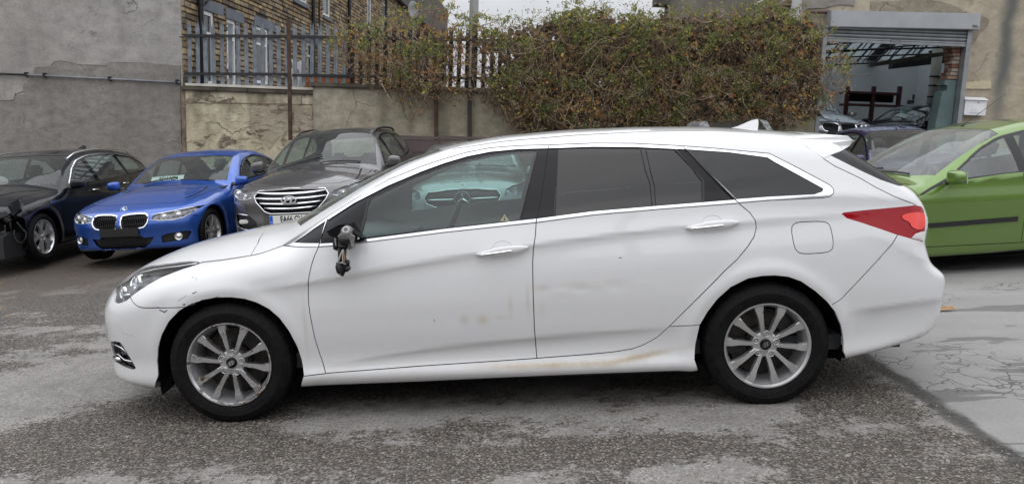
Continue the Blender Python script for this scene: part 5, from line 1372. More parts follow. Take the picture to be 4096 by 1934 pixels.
    s1 = z1([(1240, 862), (1362, 848)]); s2 = z4([(132, 530), (350, 517)])
    fog = zf([(175, 255), (250, 255), (330, 275), (380, 340), (440, 440), (520, 580), (583, 690), (560, 715), (480, 705), (360, 660), (280, 610), (232, 570), (222, 480), (190, 350)], vf=.7)
    shark = [(2.15, .565), (2.3, .575), (2.8, .578), (3.4, .572), (3.8, .55)]
    L = lambda p, w=W_: ('line', p, w)
    sealt = z2([(68, 1062), (200, 978), (300, 915), (458, 812), (700, 658), (1000, 483), (1300, 363), (1500, 297), (1700, 240), (1900, 202), (2150, 182), (2420, 176)]) + z3([(500, 226), (800, 227), (1165, 246), (1400, 263), (1800, 301), (2005, 404), (2246, 533), (2272, 565), (2272, 592), (2244, 618), (2190, 628), (1800, 646), (1570, 665)])
    sealb = z2([(68, 1062), (250, 1078), (395, 1076), (520, 1068), (800, 1037), (1500, 949), (2310, 863)]) + z3([(500, 754), (1000, 711), (1565, 668)])
    rules = [
        ('delete', 'side', farch, 0, -1), ('delete', 'side', rarch, 0, -1),
        ('gap', 'side', L(g1), .006, .02), ('gap', 'side', L(bgap), .006, .02), ('gap', 'side', L(dbot), .006, .02),
        ('front_side_glass', 'side', gl_f, .004, .02), ('rear_side_glass', 'side', gl_r, .004, .02), ('quarter_glass', 'side', q_in, .003, .02),
        ('quarter_trim', 'side', q_out, -.001, .02), ('mirror_base_panel', 'side', tri_in, .003, .02), ('sail_trim', 'side', tri_out, -.001, .02),
        ('pillar_panel', 'side', top_in + bot_in[::-1], .005, .02), ('window_trim', 'side', top_out + bot_out[::-1], -.001, .02),
        ('rear_glass', 'side', rgl, .002, -1),
        ('gap', 'side', L(sealt, .004), .003, .0), ('gap', 'side', L(sealb, .004), .003, .0),
        ('headlight_housing', 'side', hl, .030, -.2),
        ('gap', 'side', L(hoodl, .005), .006, .0), ('gap', 'side', L(hoodr, .005), .006, .0),
        ('taillight', 'side', tl, .001, -.3), ('gap', 'side', L(fb, .005), .004, .02), ('gap', 'side', L(rb, .005), .004, .02), ('gap', 'side', L(tg, .0045), .005, -.1),
        ('gap', 'side', ('line', flap, .0042, True), .004, .02), ('gap', 'side', L(s1, .005), .004, .02), ('gap', 'side', L(s2, .005), .004, .02),
        ('fog_recess', 'side', fog, .03, -.3),
        ('windscreen_glass', 'top', [(1.17, -.1), (1.17, .0), (1.20, .35), (1.30, .60), (1.55, .585), (1.85, .54), (2.10, .50), (2.06, .4), (2.04, 0), (2.04, -.1)], .002, .2),
        ('gap', 'top', L(shark, .012), .006, .2),
        
        ('grille', 'front', [(-.1, .30), (.36, .30), (.45, .52), (.42, .66), (-.1, .68)], .02, .3),
    ]
    pw = paint('white_paint', (0.80, 0.81, 0.82), 0.0, 0.35, 1.0, 0.035)
    mats = dict(lining=plain('pale_trim', (.34, .35, .35), .8, var=.1), paint=hero_paint(), gap=GAPM, front_side_glass=GREENG, rear_side_glass=PRIVG, quarter_glass=PRIVG, windscreen_glass=CLEARG, rear_glass=PRIVG,
                quarter_trim=SATIN, sail_trim=SATIN, window_trim=CHROME, mirror_base_panel=GLOSSB, pillar_panel=GLOSSB, headlight_housing=LAMPH, taillight=TAILM, fog_recess=GLOSSB, grille=BLACKP, fuel_flap=hero_paint())
    c_ = lambda p: (p[0], 0, p[1])
    def seed(nm, px, py):
        d = Mi.to_3x3() @ ray(px, py); d.y = -d.y; h = bv.ray_cast(of, d)[0]; return (nm, tuple(h))
    seeds = [seed('front_door', 1700, 1200), seed('rear_door', 2400, 1150), seed('front_wing', 1000, 1130), seed('front_bumper', 520, 1350), seed('rear_bumper', 3550, 1150),
             seed('fuel_flap', 3250, 950), seed('rear_quarter', 3200, 1060), seed('bonnet', 900, 985), seed('side_sill', 2000, 1500), seed('tailgate', 3560, 800)]
    objs, bvh, body = build_body(root, sp, rules, seeds, mats, nu=290, nt_=150, ncap=34, rim=.009)
    # wheels, arch liners
    for (u, z) in ((.957, .318), (3.752, .318)):
        for s_ in (-1, 1):
            w = make_wheel(root, 'twin5', .325, .219, .215, s_, hub=81 if u < 2 else 84, spoke_mat=chrome_worn() if u < 2 else None); w.location = (u, s_ * (.887 - .1075), z)
            m = MB(); n = 40
            ring = [(u + math.cos(a) * .412, z + .015 + math.sin(a) * .40) for a in np.linspace(-.32, math.pi + .32, n)]
            bm = m.bm
            A = [bm.verts.new((x, s_ * .838, zz)) for x, zz in ring]; B = [bm.verts.new((x, s_ * .55, zz)) for x, zz in ring]
            for k in range(n - 1): bm.faces.new((A[k], A[k + 1], B[k + 1], B[k]))
            bm.faces.new(B)
            m.build('wheel_liner', LINER, root)
    # rubber flap behind the front bumper
    p = [plane(*q, -.80) for q in ((640, 1535), (648, 1578), (668, 1560), (690, 1535), (685, 1500))]
    MB().prism(p, -.80, -.74, ('x', 'z')).build('air_deflector', LINER, root)
    MB().box((.6, -.74, .20), (4.2, .74, .26)).build('underbody', LINER, root)
    # spoiler
    def uvz(px, py):
        d = Mi.to_3x3() @ ray(px, py); d.y = -d.y; h = bv.ray_cast(of, d)[0]
        if h is None or h.x > 4.42: P = of + d * ((.60 - of.y) / d.y); return (P.x, P.z, .60)
        return (h.x, h.z, h.y + .004)
    EP = [uvz(*q) for q in ((3140, 541), (3180, 556), (3225, 585), (3293, 631), (3330, 617), (3366, 602), (3400, 582), (3410, 560), (3392, 543), (3300, 537), (3220, 536))]
    CP = [(3.98, 1.385), (4.06, 1.36), (4.12, 1.34), (4.20, 1.325), (4.25, 1.325), (4.30, 1.333), (4.37, 1.345), (4.40, 1.357), (4.375, 1.376), (4.24, 1.400), (4.06, 1.413)]
    bm = bmesh.new(); rows = []
    for v in np.linspace(-1, 1, 49):
        k = abs(v); e = min(1, max(0, (k - .80) / .17)); e = e * e * (3 - 2 * e); vv_ = v * .640; shr = max(0, (k - .97) / .03)
        row = []
        for q, (c_, ed) in enumerate(zip(CP, EP)):
            x = c_[0] * (1 - e) + ed[0] * e; z_ = (c_[1] - (.020 if q in (3, 4, 5, 6, 7) else .046) * k * k) * (1 - e) + ed[1] * e
            sw_ = {5: .5, 6: .9, 7: 1, 8: .9, 9: .3, 4: .3}.get(q, 0); x = x - .09 * sw_ * k ** 2.0 * (1 - e)
            vq = (vv_ * (1 - e) + math.copysign(ed[2], v) * e * (1 - .03 * (1 - k) / .1)) if k > .5 else vv_ * (1 if k < .5 else 1)
            row.append(bm.verts.new((x, vq, z_)))
        rows.append(row)
    m_ = len(EP)
    for a_, b_ in zip(rows, rows[1:]):
        for k in range(m_): bm.faces.new((a_[k], a_[(k + 1) % m_], b_[(k + 1) % m_], b_[k]))
    tris = tessellate_polygon([[Vector((p[0], p[1], 0)) for p in EP]])
    for tr in tris:
        for R__ in (rows[0], rows[-1]):
            try: bm.faces.new([R__[i] for i in tr])
            except ValueError: pass
    o = from_bm('roof_spoiler', bm, hero_paint(), root, True); smooth_by_angle(o, 32)
    # aerial fin
    fp = [plane(*q, 0) for q in ((2915, 517), (2950, 508), (2985, 493), (3008, 483), (3029, 479), (3029, 492), (3023, 520))]
    bm = bmesh.new(); prof_ = fp; c0 = [bm.verts.new((x, 0, z_)) for x, z_ in prof_]
    L1 = [bm.verts.new((x, -.028 * (1 - .85 * (z_ - 1.44) / .05 if z_ > 1.44 else 1), z_)) for x, z_ in prof_]; R1 = [bm.verts.new((v.co.x, -v.co.y, v.co.z)) for v in L1]
    bm.faces.new(L1); bm.faces.new(R1[::-1]); n = len(L1)
    for k in range(n): bm.faces.new((L1[k], L1[(k + 1) % n], R1[(k + 1) % n], R1[k]))
    bmesh.ops.delete(bm, geom=[v for v in c0], context='VERTS')
    bmesh.ops.bevel(bm, geom=bm.edges[:], offset=.004, segments=2, affect='EDGES')
    o = from_bm('aerial_fin', bm, hero_paint(), root, True); smooth_by_angle(o, 30)
    # roof rail blocks: thin raised rails at both roof edges
    # door handles
    for (cx_, cy_, nm) in ((0, 0, 'f'), (1, 0, 'r')):
        if nm == 'f': P = z6([(1412, 312), (1805, 255)]); mid = z6([(1560, 287), (1700, 262)])
        else: P = z3([(1183, 848), (1572, 803)]); mid = z3([(1330, 828), (1470, 808)])
        A, B = Vector(P[0]), Vector(P[1]); t = (B - A).normalized(); nn = Vector((-t.y, t.x)); Ln = (B - A).length
        def at(s_, h_): q = A + t * (s_ * Ln) + nn * h_; return (q.x, q.y)
        cup = [at(.5 + .20 * math.cos(a), .005 + .044 * math.sin(a)) for a in np.linspace(0, 2 * math.pi, 32)[:-1]]
        for sd in (1, -1):
            w_ = wrap(bvh, root, 'handle_cup', cup, 'side', .0012, 0, hero_paint(), sd, .012)
            # dish: push the inside of the panel in
            for v in w_.data.vertices:
                q = Vector((v.co.x, v.co.z)); d = q - (A + t * Ln * .5 + nn * .005); a = d.dot(t) / (.20 * Ln); b = d.dot(nn) / .044
                r = a * a + b * b; v.co.y -= sd * (.022 * max(0, 1 - r) ** .8 - .0005)
            rows = []; bm = bmesh.new()
            for s_ in np.linspace(0, 1, 25):
                wd = .0185 * (math.sin(math.pi * min(max(s_, .001), .999)) ** .42) * (1.25 if .3 < s_ < .9 else 1.0); lift = .004 + .030 * (math.sin(math.pi * s_) ** .5)
                q = A + t * (s_ * Ln); h = bvh.ray_cast(Vector((q.x, 3, q.y)), Vector((0, -1, 0)))[0]
                ring = []
                for k in range(12):
                    a = 2 * math.pi * k / 12; p2 = q + nn * (wd * math.sin(a)); ring.append(bm.verts.new((p2.x, sd * (h.y + lift + .009 * math.cos(a) - .004), p2.y)))
                rows.append(ring)
            for a, b in zip(rows, rows[1:]):
                for k in range(12): bm.faces.new((a[k], a[(k + 1) % 12], b[(k + 1) % 12], b[k]))
            bm.faces.new(rows[0][::-1]); bm.faces.new(rows[-1])
            ho = from_bm('door_handle', bm, hero_paint(), root, True)
            # bright insert strip along the grip
            m = MB(); pts = []
            for s_ in np.linspace(.06, .70, 14):
                q = A + t * (s_ * Ln) + nn * (-.003); h = bvh.ray_cast(Vector((q.x, 3, q.y)), Vector((0, -1, 0)))[0]
                pts.append((q.x, sd * (h.y + .010 + .030 * (math.sin(math.pi * s_) ** .5)), q.y))
            m.tube(pts, [.002] + [.0062] * 12 + [.002], 8); m.build('handle_insert', CHROME, ho, True)
    # rubber seals and the fixed divider in the door windows
    for pts, w_, mt in ((z2([(832, 655), (790, 840), (752, 996)]), .014, RUBBER), (z2([(2322, 228), (2245, 540), (2166, 836)]), .007, RUBBER), (z3([(240, 264), (228, 560), (214, 762)]), .008, RUBBER), (z3([(1108, 272), (1312, 506)]), .012, RUBBER), (z3([(1311, 500), (1312, 660)]), .012, RUBBER),
            (z3([(852, 268), (885, 420), (922, 520), (938, 690)]), .004, RUBBER), (z3([(890, 270), (925, 430), (955, 540), (963, 688)]), .004, RUBBER), (z3([(1178, 268), (1340, 432), (1550, 642)]), .008, RUBBER)):
        for sd in (1, -1): wrap(bvh, root, 'window_seal', stroke(pts, w_)[0], 'side', .002, .002, mt, sd, .03)
    # headlight: clear cover on the skin, lamp inside
    for sd in (1, -1):
        inner = hl
        cov = wrap(bvh, root, 'headlight', hl, 'side', .001, 0, LENS, sd, .03)
        def P3(x, y, dep):
            d = Mi.to_3x3() @ ray(400 + x / 3.474, 1000 + y / 3.474); d.y = -d.y; h, nn, _i, _d = bv.ray_cast(of, d)
            if h is None: return None
            q = h + d.normalized() * dep; return Vector((q.x, q.y * sd, q.z))
        def strip(name, pts, r, dep, mat):
            pp = [P3(x, y, dep) for x, y in pts]; pp = [p_ for p_ in pp if p_ is not None]
            if len(pp) > 1: MB().tube(pp, r, 8).build(name, mat, cov, True)
        strip('chrome_strip', [(500, 345), (600, 305), (750, 268), (900, 245), (1100, 222), (1250, 200), (1350, 185)], .0045, .012, CHROME)
        strip('chrome_strip', [(435, 500), (440, 430), (470, 385), (540, 355), (600, 350)], .006, .02, CHROME)
        strip('chrome_strip', [(300, 625), (360, 622), (415, 618)], .006, .02, CHROME)
        strip('lamp_bezel', [(570, 370), (720, 378), (690, 350), (600, 345)], .006, .018, GLOSSB)
        for (x, y, rx) in ((520, 450, .040), (325, 580, .030)):
            c = P3(x, y, .024)
            if c is None: continue
            T = Matrix.Translation(c) @ Vector((-.75, .65 * sd, .1)).to_track_quat('Y', 'Z').to_matrix().to_4x4()
            MB(T).lathe([(rx * 1.25, .010), (rx * 1.1, .012), (rx, 0), (rx, -.01)], 28).build('lamp_ring', CHROME, cov, True)
            MB(T).lathe([(.0001, .014), (rx * .5, .011), (rx * .85, .003), (rx, -.004)], 28).build('lamp_lens', plain('lamp_reflector', (.85, .86, .88), .08, .9), cov, True)
    # tail lamp details: bright inner lamp and clear reversing lens
    for sd in (1, -1):
        t0 = [o for o in objs['taillight']][0 if sd == 1 else 1]
        inn = smooth_line(z8([(755, 775), (790, 755), (880, 742), (925, 752), (932, 800), (925, 868), (870, 875), (830, 855), (820, 820), (770, 800)], vf=.70), 2, True)
        wrap(bvh, t0, 'inner_lamp', inn, 'side', .004, .003, plain('tail_lamp_inner', (.80, .03, .02), .12, coat=1.0), sd, .02)
        rev = z8([(935, 885), (930, 940), (912, 960), (830, 938), (860, 905), (900, 890)], vf=.70)
        wrap(bvh, t0, 'reversing_lens', rev, 'side', .004, .003, plain('clear_lamp', (.72, .70, .68), .15, coat=1.0), sd, .02)
    # fog lamp recess trims
    for sd in (1, -1):
        for pts, r, mt in (([(190, 290), (280, 330), (360, 370), (430, 440)], .004, CHROME), ([(225, 460), (300, 470), (400, 560), (520, 585)], .004, CHROME), ([(235, 520), (330, 550)], .012, CHROME)):
            pp = []
            for x, y in pts:
                d = Mi.to_3x3() @ ray(400 + x / 4.053, 1300 + y / 4.053); d.y = -d.y; h = bv.ray_cast(of, d)[0]
                if h is not None: q = h + d.normalized() * .012; pp.append((q.x, q.y * sd, q.z))
            if len(pp) > 1: MB().tube(pp, r, 6).build('fog_trim', mt, root, True)
    # sunken door-seal line and window seals
    cabin(root, 4.775, 1.15, .88, True, 2.95, .93, rows=2)
    hero_mirror(root, plane, M)
    # paint chips and scratches on the wing
    bmc = [((2.2), 0)]
    def chip(pts, w):
        P = [uz(*p) for p in pts]
        if len(P) > 1: wrap(bvh, root, 'paint_scratch', stroke(P, w)[0], 'side', .0009, 0, plain('bare_scratch', (.07, .07, .085), .7), -1, .05)
    zz = lambda x, y: (400 + x / 3.474, 1000 + y / 3.474)
    for pts, w in (([(1078, 706), (1150, 660), (1210, 622)], .0016), ([(1283, 600), (1310, 592), (1345, 575)], .0045), ([(1150, 752), (1175, 758), (1185, 745)], .006), ([(1235, 765), (1280, 758), (1330, 733)], .004),
                   ([(825, 828), (870, 845), (905, 858)], .005), ([(860, 835), (895, 862), (935, 828)], .0055), ([(1330, 415), (1350, 378)], .0015), ([(1275, 380), (1310, 375)], .002), ([(640, 795), (830, 790)], .0014),
                   ([(835, 800), (1000, 795)], .0022), ([(1400, 692), (1530, 670), (1665, 640)], .0025), ([(305, 1130), (400, 1175), (470, 1190)], .0012)):
        chip([zz(*p) for p in pts], w)
    for pts, w in (([(2476, 1030), (2486, 1030)], .004), ([(1737, 1276), (1737, 1286)], .003)): chip(pts, w)
    # small warning sticker on the front window
    def tri(cx, cy, r): return [plane(cx + r * math.cos(a), cy + r * math.sin(a), -.8) for a in (R_(-90), R_(30), R_(150))]
    st = z2([(2030, 790), (2074, 850), (1990, 850)]); st2 = z2([(2030, 805), (2060, 845), (2003, 845)])
    MT = plain('sticker', (.30, .29, .19), .5)
    def ringpoly(A, B):
        bm = bmesh.new(); d = []
        for P in (A, B):
            r = []
            for p in P:
                h, nn, _a, _b = bvh.ray_cast(Vector((p[0], 3, p[1])), Vector((0, -1, 0))); q = h + nn * .0006; r.append(bm.verts.new((q.x, -q.y, q.z)))
            d.append(r)
        n = len(A)
        for k in range(n): bm.faces.new((d[0][k], d[0][(k + 1) % n], d[1][(k + 1) % n], d[1][k]))
        from_bm('window_sticker', bm, MT, root)
    ringpoly(st, st2)
    a = z2([(2030, 815), (2048, 826), (2052, 842), (2008, 842), (2012, 826)]); b = z2([(2030, 822), (2040, 829), (2042, 838), (2018, 838), (2020, 829)]); ringpoly(a, b)
    return root

def hero_paint():
    if 'hero_paint' in MATS: return MATS['hero_paint']
    n = N('hero_paint'); v = n.coord()
    base = (0.665, 0.67, 0.675)
    xyz = n.node('ShaderNodeSeparateXYZ', Vector=v); X, Y_, Zc = xyz.outputs
    f = n.noise(3.0, v, 8, .7); fine = n.noise(24, v, 8, .7)
    col = n.mix(n.math('MULTIPLY', n.ramp(fine, [(0.5, 0.0), (0.8, 1.0)]), .10), base, (0.50, 0.48, 0.44))
    # ochre run-off stains under the door edge and round marks on the front door
    def blob(u, z, a, b, s_=1.0):
        dx = n.math('DIVIDE', n.math('SUBTRACT', X, u), a); dz = n.math('DIVIDE', n.math('SUBTRACT', Zc, z), b)
        r = n.math('ADD', n.math('MULTIPLY', dx, dx), n.math('MULTIPLY', dz, dz))
        return n.math('MULTIPLY', n.math('POWER', 2.718, n.math('MULTIPLY', r, -1.0)), s_)
    st = blob(2.20, .515, .022, .022, .42)
    for b in ((2.295, .512, .03, .024, .42), (2.39, .52, .045, .010, .22), (2.44, .58, .012, .06, .25), (2.53, .60, .010, .07, .30), (2.60, .665, .05, .02, .22), (2.60, .555, .02, .04, .15), (2.78, .675, .09, .02, .18), (2.95, .685, .12, .018, .12),
              (1.375, .50, .012, .13, .25), (1.29, .25, .02, .12, .28), (1.24, .27, .015, .06, .35)):
        st = n.math('ADD', st, blob(*b))
    # stain along the sill: band just below the door gap
    band = n.math('MULTIPLY', n.math('POWER', 2.718, n.math('MULTIPLY', n.math('POWER', n.math('DIVIDE', n.math('SUBTRACT', Zc, n.math('MULTIPLY_ADD', n.math('MAXIMUM', n.math('SUBTRACT', X, 2.95), 0.0), .18, .258)), .016), 2.0), -1.0)),
                  n.ramp(n.math('ABSOLUTE', n.math('SUBTRACT', X, 2.8)), [(0.0, 1.0), (.35, .8), (.62, 0.0)]))
    st = n.math('ADD', st, n.math('MULTIPLY', band, n.ramp(f, [(.3, .35), (.6, 1.0)])), clamp=True)
    side = n.math('LESS_THAN', Y_, -0.5)
    st = n.math('MULTIPLY', n.math('MULTIPLY', st, side), n.ramp(fine, [(.2, .6), (.7, 1.0)]))
    col = n.mix(st, col, (0.40, 0.29, 0.14))
    low = n.math('MULTIPLY', n.ramp(Zc, [(.15, 1.0), (.42, 0.0)]), n.ramp(f, [(.4, 0.0), (.75, .35)]))
    col = n.mix(low, col, (0.45, 0.40, 0.33))
    n.set(col=col, rough=.5, coat=1.0, coatr=.03); n.b.inputs['Coat IOR'].default_value = 1.5
    MATS['hero_paint'] = n.m; return n.m
def chrome_worn():
    n = N('worn_chrome'); f = n.noise(28, detail=6, rough=.6); g = n.noise(9, n.coord(loc=(2, 1, 4)), 3)
    k = n.math('MULTIPLY', n.ramp(f, [(.53, 0.0), (.57, 1.0)]), n.ramp(g, [(.48, 0.0), (.58, 1.0)]))
    n.set(col=n.mix(k, (.50, .50, .51), (.17, .12, .07)), metal=.85, rough=n.ramp(f, [(.5, .12), (.56, .4)])); return n.m
def lamp_housing():
    n = N('lamp_housing'); f = n.noise(12, detail=3); n.set(col=n.ramp(f, [(.4, (.04, .04, .045)), (.6, (.20, .20, .22))]), rough=.2, metal=.8); return n.m
def tail_mat():
    n = N('tail_lamp_red'); v = n.coord(); z = n.node('ShaderNodeSeparateXYZ', Vector=v).outputs[2]
    n.set(col=(.30, .002, .008), rough=.15, coat=.35, coatr=.02, spec=.3); n.bump(n.node('ShaderNodeTexWave', Vector=v, Scale=40.0).outputs['Fac'], .04); return n.m
LAMPH = lamp_housing(); TAILM = tail_mat()

def hero_mirror(root, plane, M):
    """the broken mirror: black mount, grey bracket, hanging stalk with loose wires"""
    r = bpy.data.objects.new('broken_mirror', None); COL.objects.link(r); r.parent = root; r.empty_display_size = .1
    r['label'] = 'broken door mirror hanging by its wires'
    def Z(x, y, v): q = plane(1200 + x / 3.475, 780 + y / 3.475, v); return Vector((q[0], v, q[1]))
    v0 = -.93
    m = MB(); P = [Z(x, y, v0) for x, y in ((395, 500), (470, 455), (560, 405), (640, 388), (720, 395), (750, 450), (800, 520), (835, 560), (825, 605), (760, 610), (730, 560), (640, 600), (500, 570), (440, 520))]
    m.prism([(p.x, p.z) for p in P], -.985, -.86, bev=.010); o = m.build('mirror_mount', GLOSSB, r, True); smooth_by_angle(o, 30)
    c = Z(650, 500, -.98)
    T = Matrix.Translation(c) @ Matrix.Rotation(R_(-25), 4, 'X')
    MB(T).lathe([(.0001, -.016), (.020, -.016), (.028, -.010), (.031, .0), (.036, .04)], 32).build('pivot_socket', plain('grey_plastic', (.16, .16, .16), .5), r, True)
    MB(T).lathe([(.010, -.019), (.014, -.021), (.019, -.019), (.019, -.014), (.010, -.014)], 28, closed=True).build('pivot_ring', plain('pale_plastic', (.42, .42, .40), .5), r, True)
    P = [Z(x, y, -1.0) for x, y in ((525, 575), (560, 525), (620, 512), (700, 530), (760, 575), (748, 660), (755, 725), (735, 735), (710, 690), (700, 600), (640, 585), (600, 592))]
    m = MB(); m.prism([(p.x, p.z) for p in P], -1.012, -.985, bev=.003); o = m.build('mirror_bracket', plain('mirror_bracket_grey', (.17, .168, .16), .55, var=.3, vscale=30), r, True); smooth_by_angle(o, 30)
    P = [Z(x, y, -.97) for x, y in ((490, 590), (515, 600), (530, 720), (520, 770), (470, 745), (460, 660))]
    MB().prism([(p.x, p.z) for p in P], -.985, -.95, bev=.004).build('mount_shroud', BLACKP, r, True)
    P = [Z(x, y, -.97) for x, y in ((495, 590), (512, 585), (525, 700), (512, 690))]; MB().prism([(p.x, p.z) for p in P], -1.0, -.985).build('bracket_edge', plain('grey_bracket', (.27, .265, .25)), r)
    P = [Z(x, y, -.97) for x, y in ((670, 700), (745, 700), (735, 738), (670, 765))]; MB().prism([(p.x, p.z) for p in P], -.96, -.945).build('bracket_foot', plain('grey_bracket', (.27, .265, .25)), r)
    m = MB(); m.tube([Z(620, 575, -.985), Z(615, 620, -.99), Z(612, 660, -.985)], [.030, .033, .027], 16); o = m.build('rubber_boot', BLACKP, r, True)
    m = MB(); m.tube([Z(590, 640, -.985), Z(590, 700, -.985), Z(583, 850, -.98), Z(578, 960, -.975)], [.023, .024, .020, .016], 14); m.build('mirror_stalk', BLACKP, r, True)
    m = MB(); m.tube([Z(600, 690, -.985), Z(598, 740, -.985)], [.027, .026], 16); m.build('stalk_collar', GLOSSB, r, True)
    wires = (([(600, 755), (560, 830), (530, 920)], .0045, (.42, .40, .36)), ([(605, 760), (585, 850), (600, 930)], .003, (.5, .47, .4)), ([(600, 755), (625, 850), (615, 940)], .003, (.35, .2, .12)), ([(610, 758), (640, 860), (650, 950)], .0025, (.04, .04, .05)), ([(520, 930), (600, 940), (640, 960)], .0025, (.35, .35, .35)), ([(560, 940), (540, 1030), (570, 1090)], .003, (.02, .02, .02)))
    for k, (pts, rad, col) in enumerate(wires):
        q = [Z(x, y, -1.008) for x, y in pts]; q = [Vector(q[0]).lerp(q[1], t / 6) * (1 - t / 6) + Vector(q[1]).lerp(q[2], t / 6) * (t / 6) for t in range(7)]
        MB().tube(q, rad, 6).build('loose_wire', plain('wire_%d' % k, col, .5), r, True)
    P = [Z(x, y, -.98) for x, y in ((510, 930), (560, 940), (600, 950), (640, 990), (625, 1070), (600, 1125), (560, 1110), (515, 1070), (497, 1000))]
    MB().prism([(p.x, p.z) for p in P], -.995, -.955, bev=.006).build('motor_housing', BLACKP, r, True)
    P = [Z(x, y, -.98) for x, y in ((640, 895), (685, 905), (690, 960), (682, 1050), (650, 1065), (615, 1045), (610, 980), (635, 960))]
    MB().prism([(p.x, p.z) for p in P], -1.0, -.96, bev=.005).build('mirror_actuator', GLOSSB, r, True)
    c = Z(662, 1020, -1.0); MB(Matrix.Translation(c)).lathe([(.0001, -.010), (.009, -.009), (.012, 0), (.012, .02)], 16).build('gear_cap', BLACKP, r, True)
    MB().tube([Z(575, 930, -1.0), Z(600, 940, -1.0)], .0055, 8).build('wire_plug', plain('pale_plastic', (.6, .6, .58)), r, True)
    MB().tube([Z(552, 1100, -.99), Z(566, 1112, -.99)], .006, 8).build('broken_tip', plain('pale_plastic', (.6, .6, .58)), r, True)
# ------------------------------------------------------------------ the parked cars
def side_mirror(root, x, y, z, s_, mat, L=.20, H=.13, base=BLACKP):
    r = bpy.data.objects.new('door_mirror', None); COL.objects.link(r); r.parent = root; r.empty_display_size = .1
    bm = bmesh.new(); bmesh.ops.create_icosphere(bm, subdivisions=3, radius=1)
    for v in bm.verts:
        c = v.co; e = .62; c.x = math.copysign(abs(c.x) ** .8, c.x); c.y = math.copysign(abs(c.y) ** e, c.y); c.z = math.copysign(abs(c.z) ** e, c.z)
        c.x *= .065 if c.x < 0 else .03; c.y *= L / 2; c.z *= H / 2; c.z *= 1 - .15 * (c.y / (L / 2)) * s_
    bmesh.ops.transform(bm, matrix=Matrix.Translation((x, s_ * (y + L / 2 + .03), z)), verts=bm.verts[:])
    o = from_bm('mirror_shell', bm, mat, r, True)
    m = MB(); m.box((x + .026, s_ * (y + .05), z - H * .38), (x + .034, s_ * (y + L + .01), z + H * .38)); m.build('mirror_glass', CHROME, r)
    m = MB(); m.tube([(x + .01, s_ * (y - .04), z - .055), (x, s_ * (y + .06), z - .045)], [.035, .03], 10, flat=.6); m.build('mirror_foot', base, r, True)
    return r
def clear_cover(root, bvh, poly, view, sd, name='headlight'): return wrap(bvh, root, name, poly, view, .004, .01, LENS, sd, .035)
def add_lamp(parent, P, r, d, n_, ring=True):
    T = Matrix.Translation(P) @ Vector(d).to_track_quat('Y', 'Z').to_matrix().to_4x4()
    if ring: MB(T).lathe([(r * 1.25, .006), (r * 1.12, .010), (r, 0), (r, -.02)], 24).build('lamp_ring', CHROME, parent, True)
    MB(T).lathe([(.0001, .008), (r * .6, .004), (r, -.006)], 20).build('lamp_lens', plain('lamp_reflector', (.85, .86, .88), .08, .9), parent, True)
def surf(bvh, a, b, view, sd=1, off=0.0):
    ax, ay, vd = VIEW[view]; o = [0, 0, 0]; o[ax] = a; o[ay] = b; o[1] = max(abs(o[1]), 1e-4)
    h, nn, *_ = bvh.ray_cast(Vector(o) + vd * 6, -vd)
    if h is None: return None
    q = h + nn * off * (1 if nn.dot(vd) > 0 else -1); sg = (1 if (a if view in ('front', 'rear') else 1) >= 0 else -1) * sd
    return Vector((q.x, q.y * sg, q.z))
def plate(root, bvh, text, z, u, yellow=False, gb=True, v=0, w=.52, h=.111):
    m = MB(); m.box((u - .008, v - w / 2, z - h / 2), (u, v + w / 2, z + h / 2), bev=.003); p = m.build('number_plate', WHITEP if text else BLACKP, root)
    if text:
        me = text_mesh(text, .112, .0006, .66, .0025); o = link('plate_text', me, GAPM, p)
        o.matrix_local = Matrix.Translation((u - .0095, v + (-.02 if gb else 0), z)) @ Matrix(((0, 0, -1, 0), (-1, 0, 0, 0), (0, 1, 0, 0), (0, 0, 0, 1)))
        if gb:
            m = MB(); m.box((u - .0095, v + w / 2 - .045, z - h / 2 + .003), (u - .0075, v + w / 2 - .003, z + h / 2 - .003)); m.build('plate_band', plain('plate_blue', (.01, .10, .55), .4), p)
            o = link('band_text', text_mesh('GB', .026, .0004), WHITEP, p); o.matrix_local = Matrix.Translation((u - .0105, v + w / 2 - .024, z - .03)) @ Matrix(((0, 0, -1, 0), (-1, 0, 0, 0), (0, 1, 0, 0), (0, 0, 0, 1)))
    return p
def arch(cx, cz, r, flat=1.0):
    return [(cx + math.cos(a) * r, cz + math.sin(a) * r * flat) for a in np.linspace(-.15, math.pi + .15, 22)] + [(cx - r, .02), (cx + r, .02)]

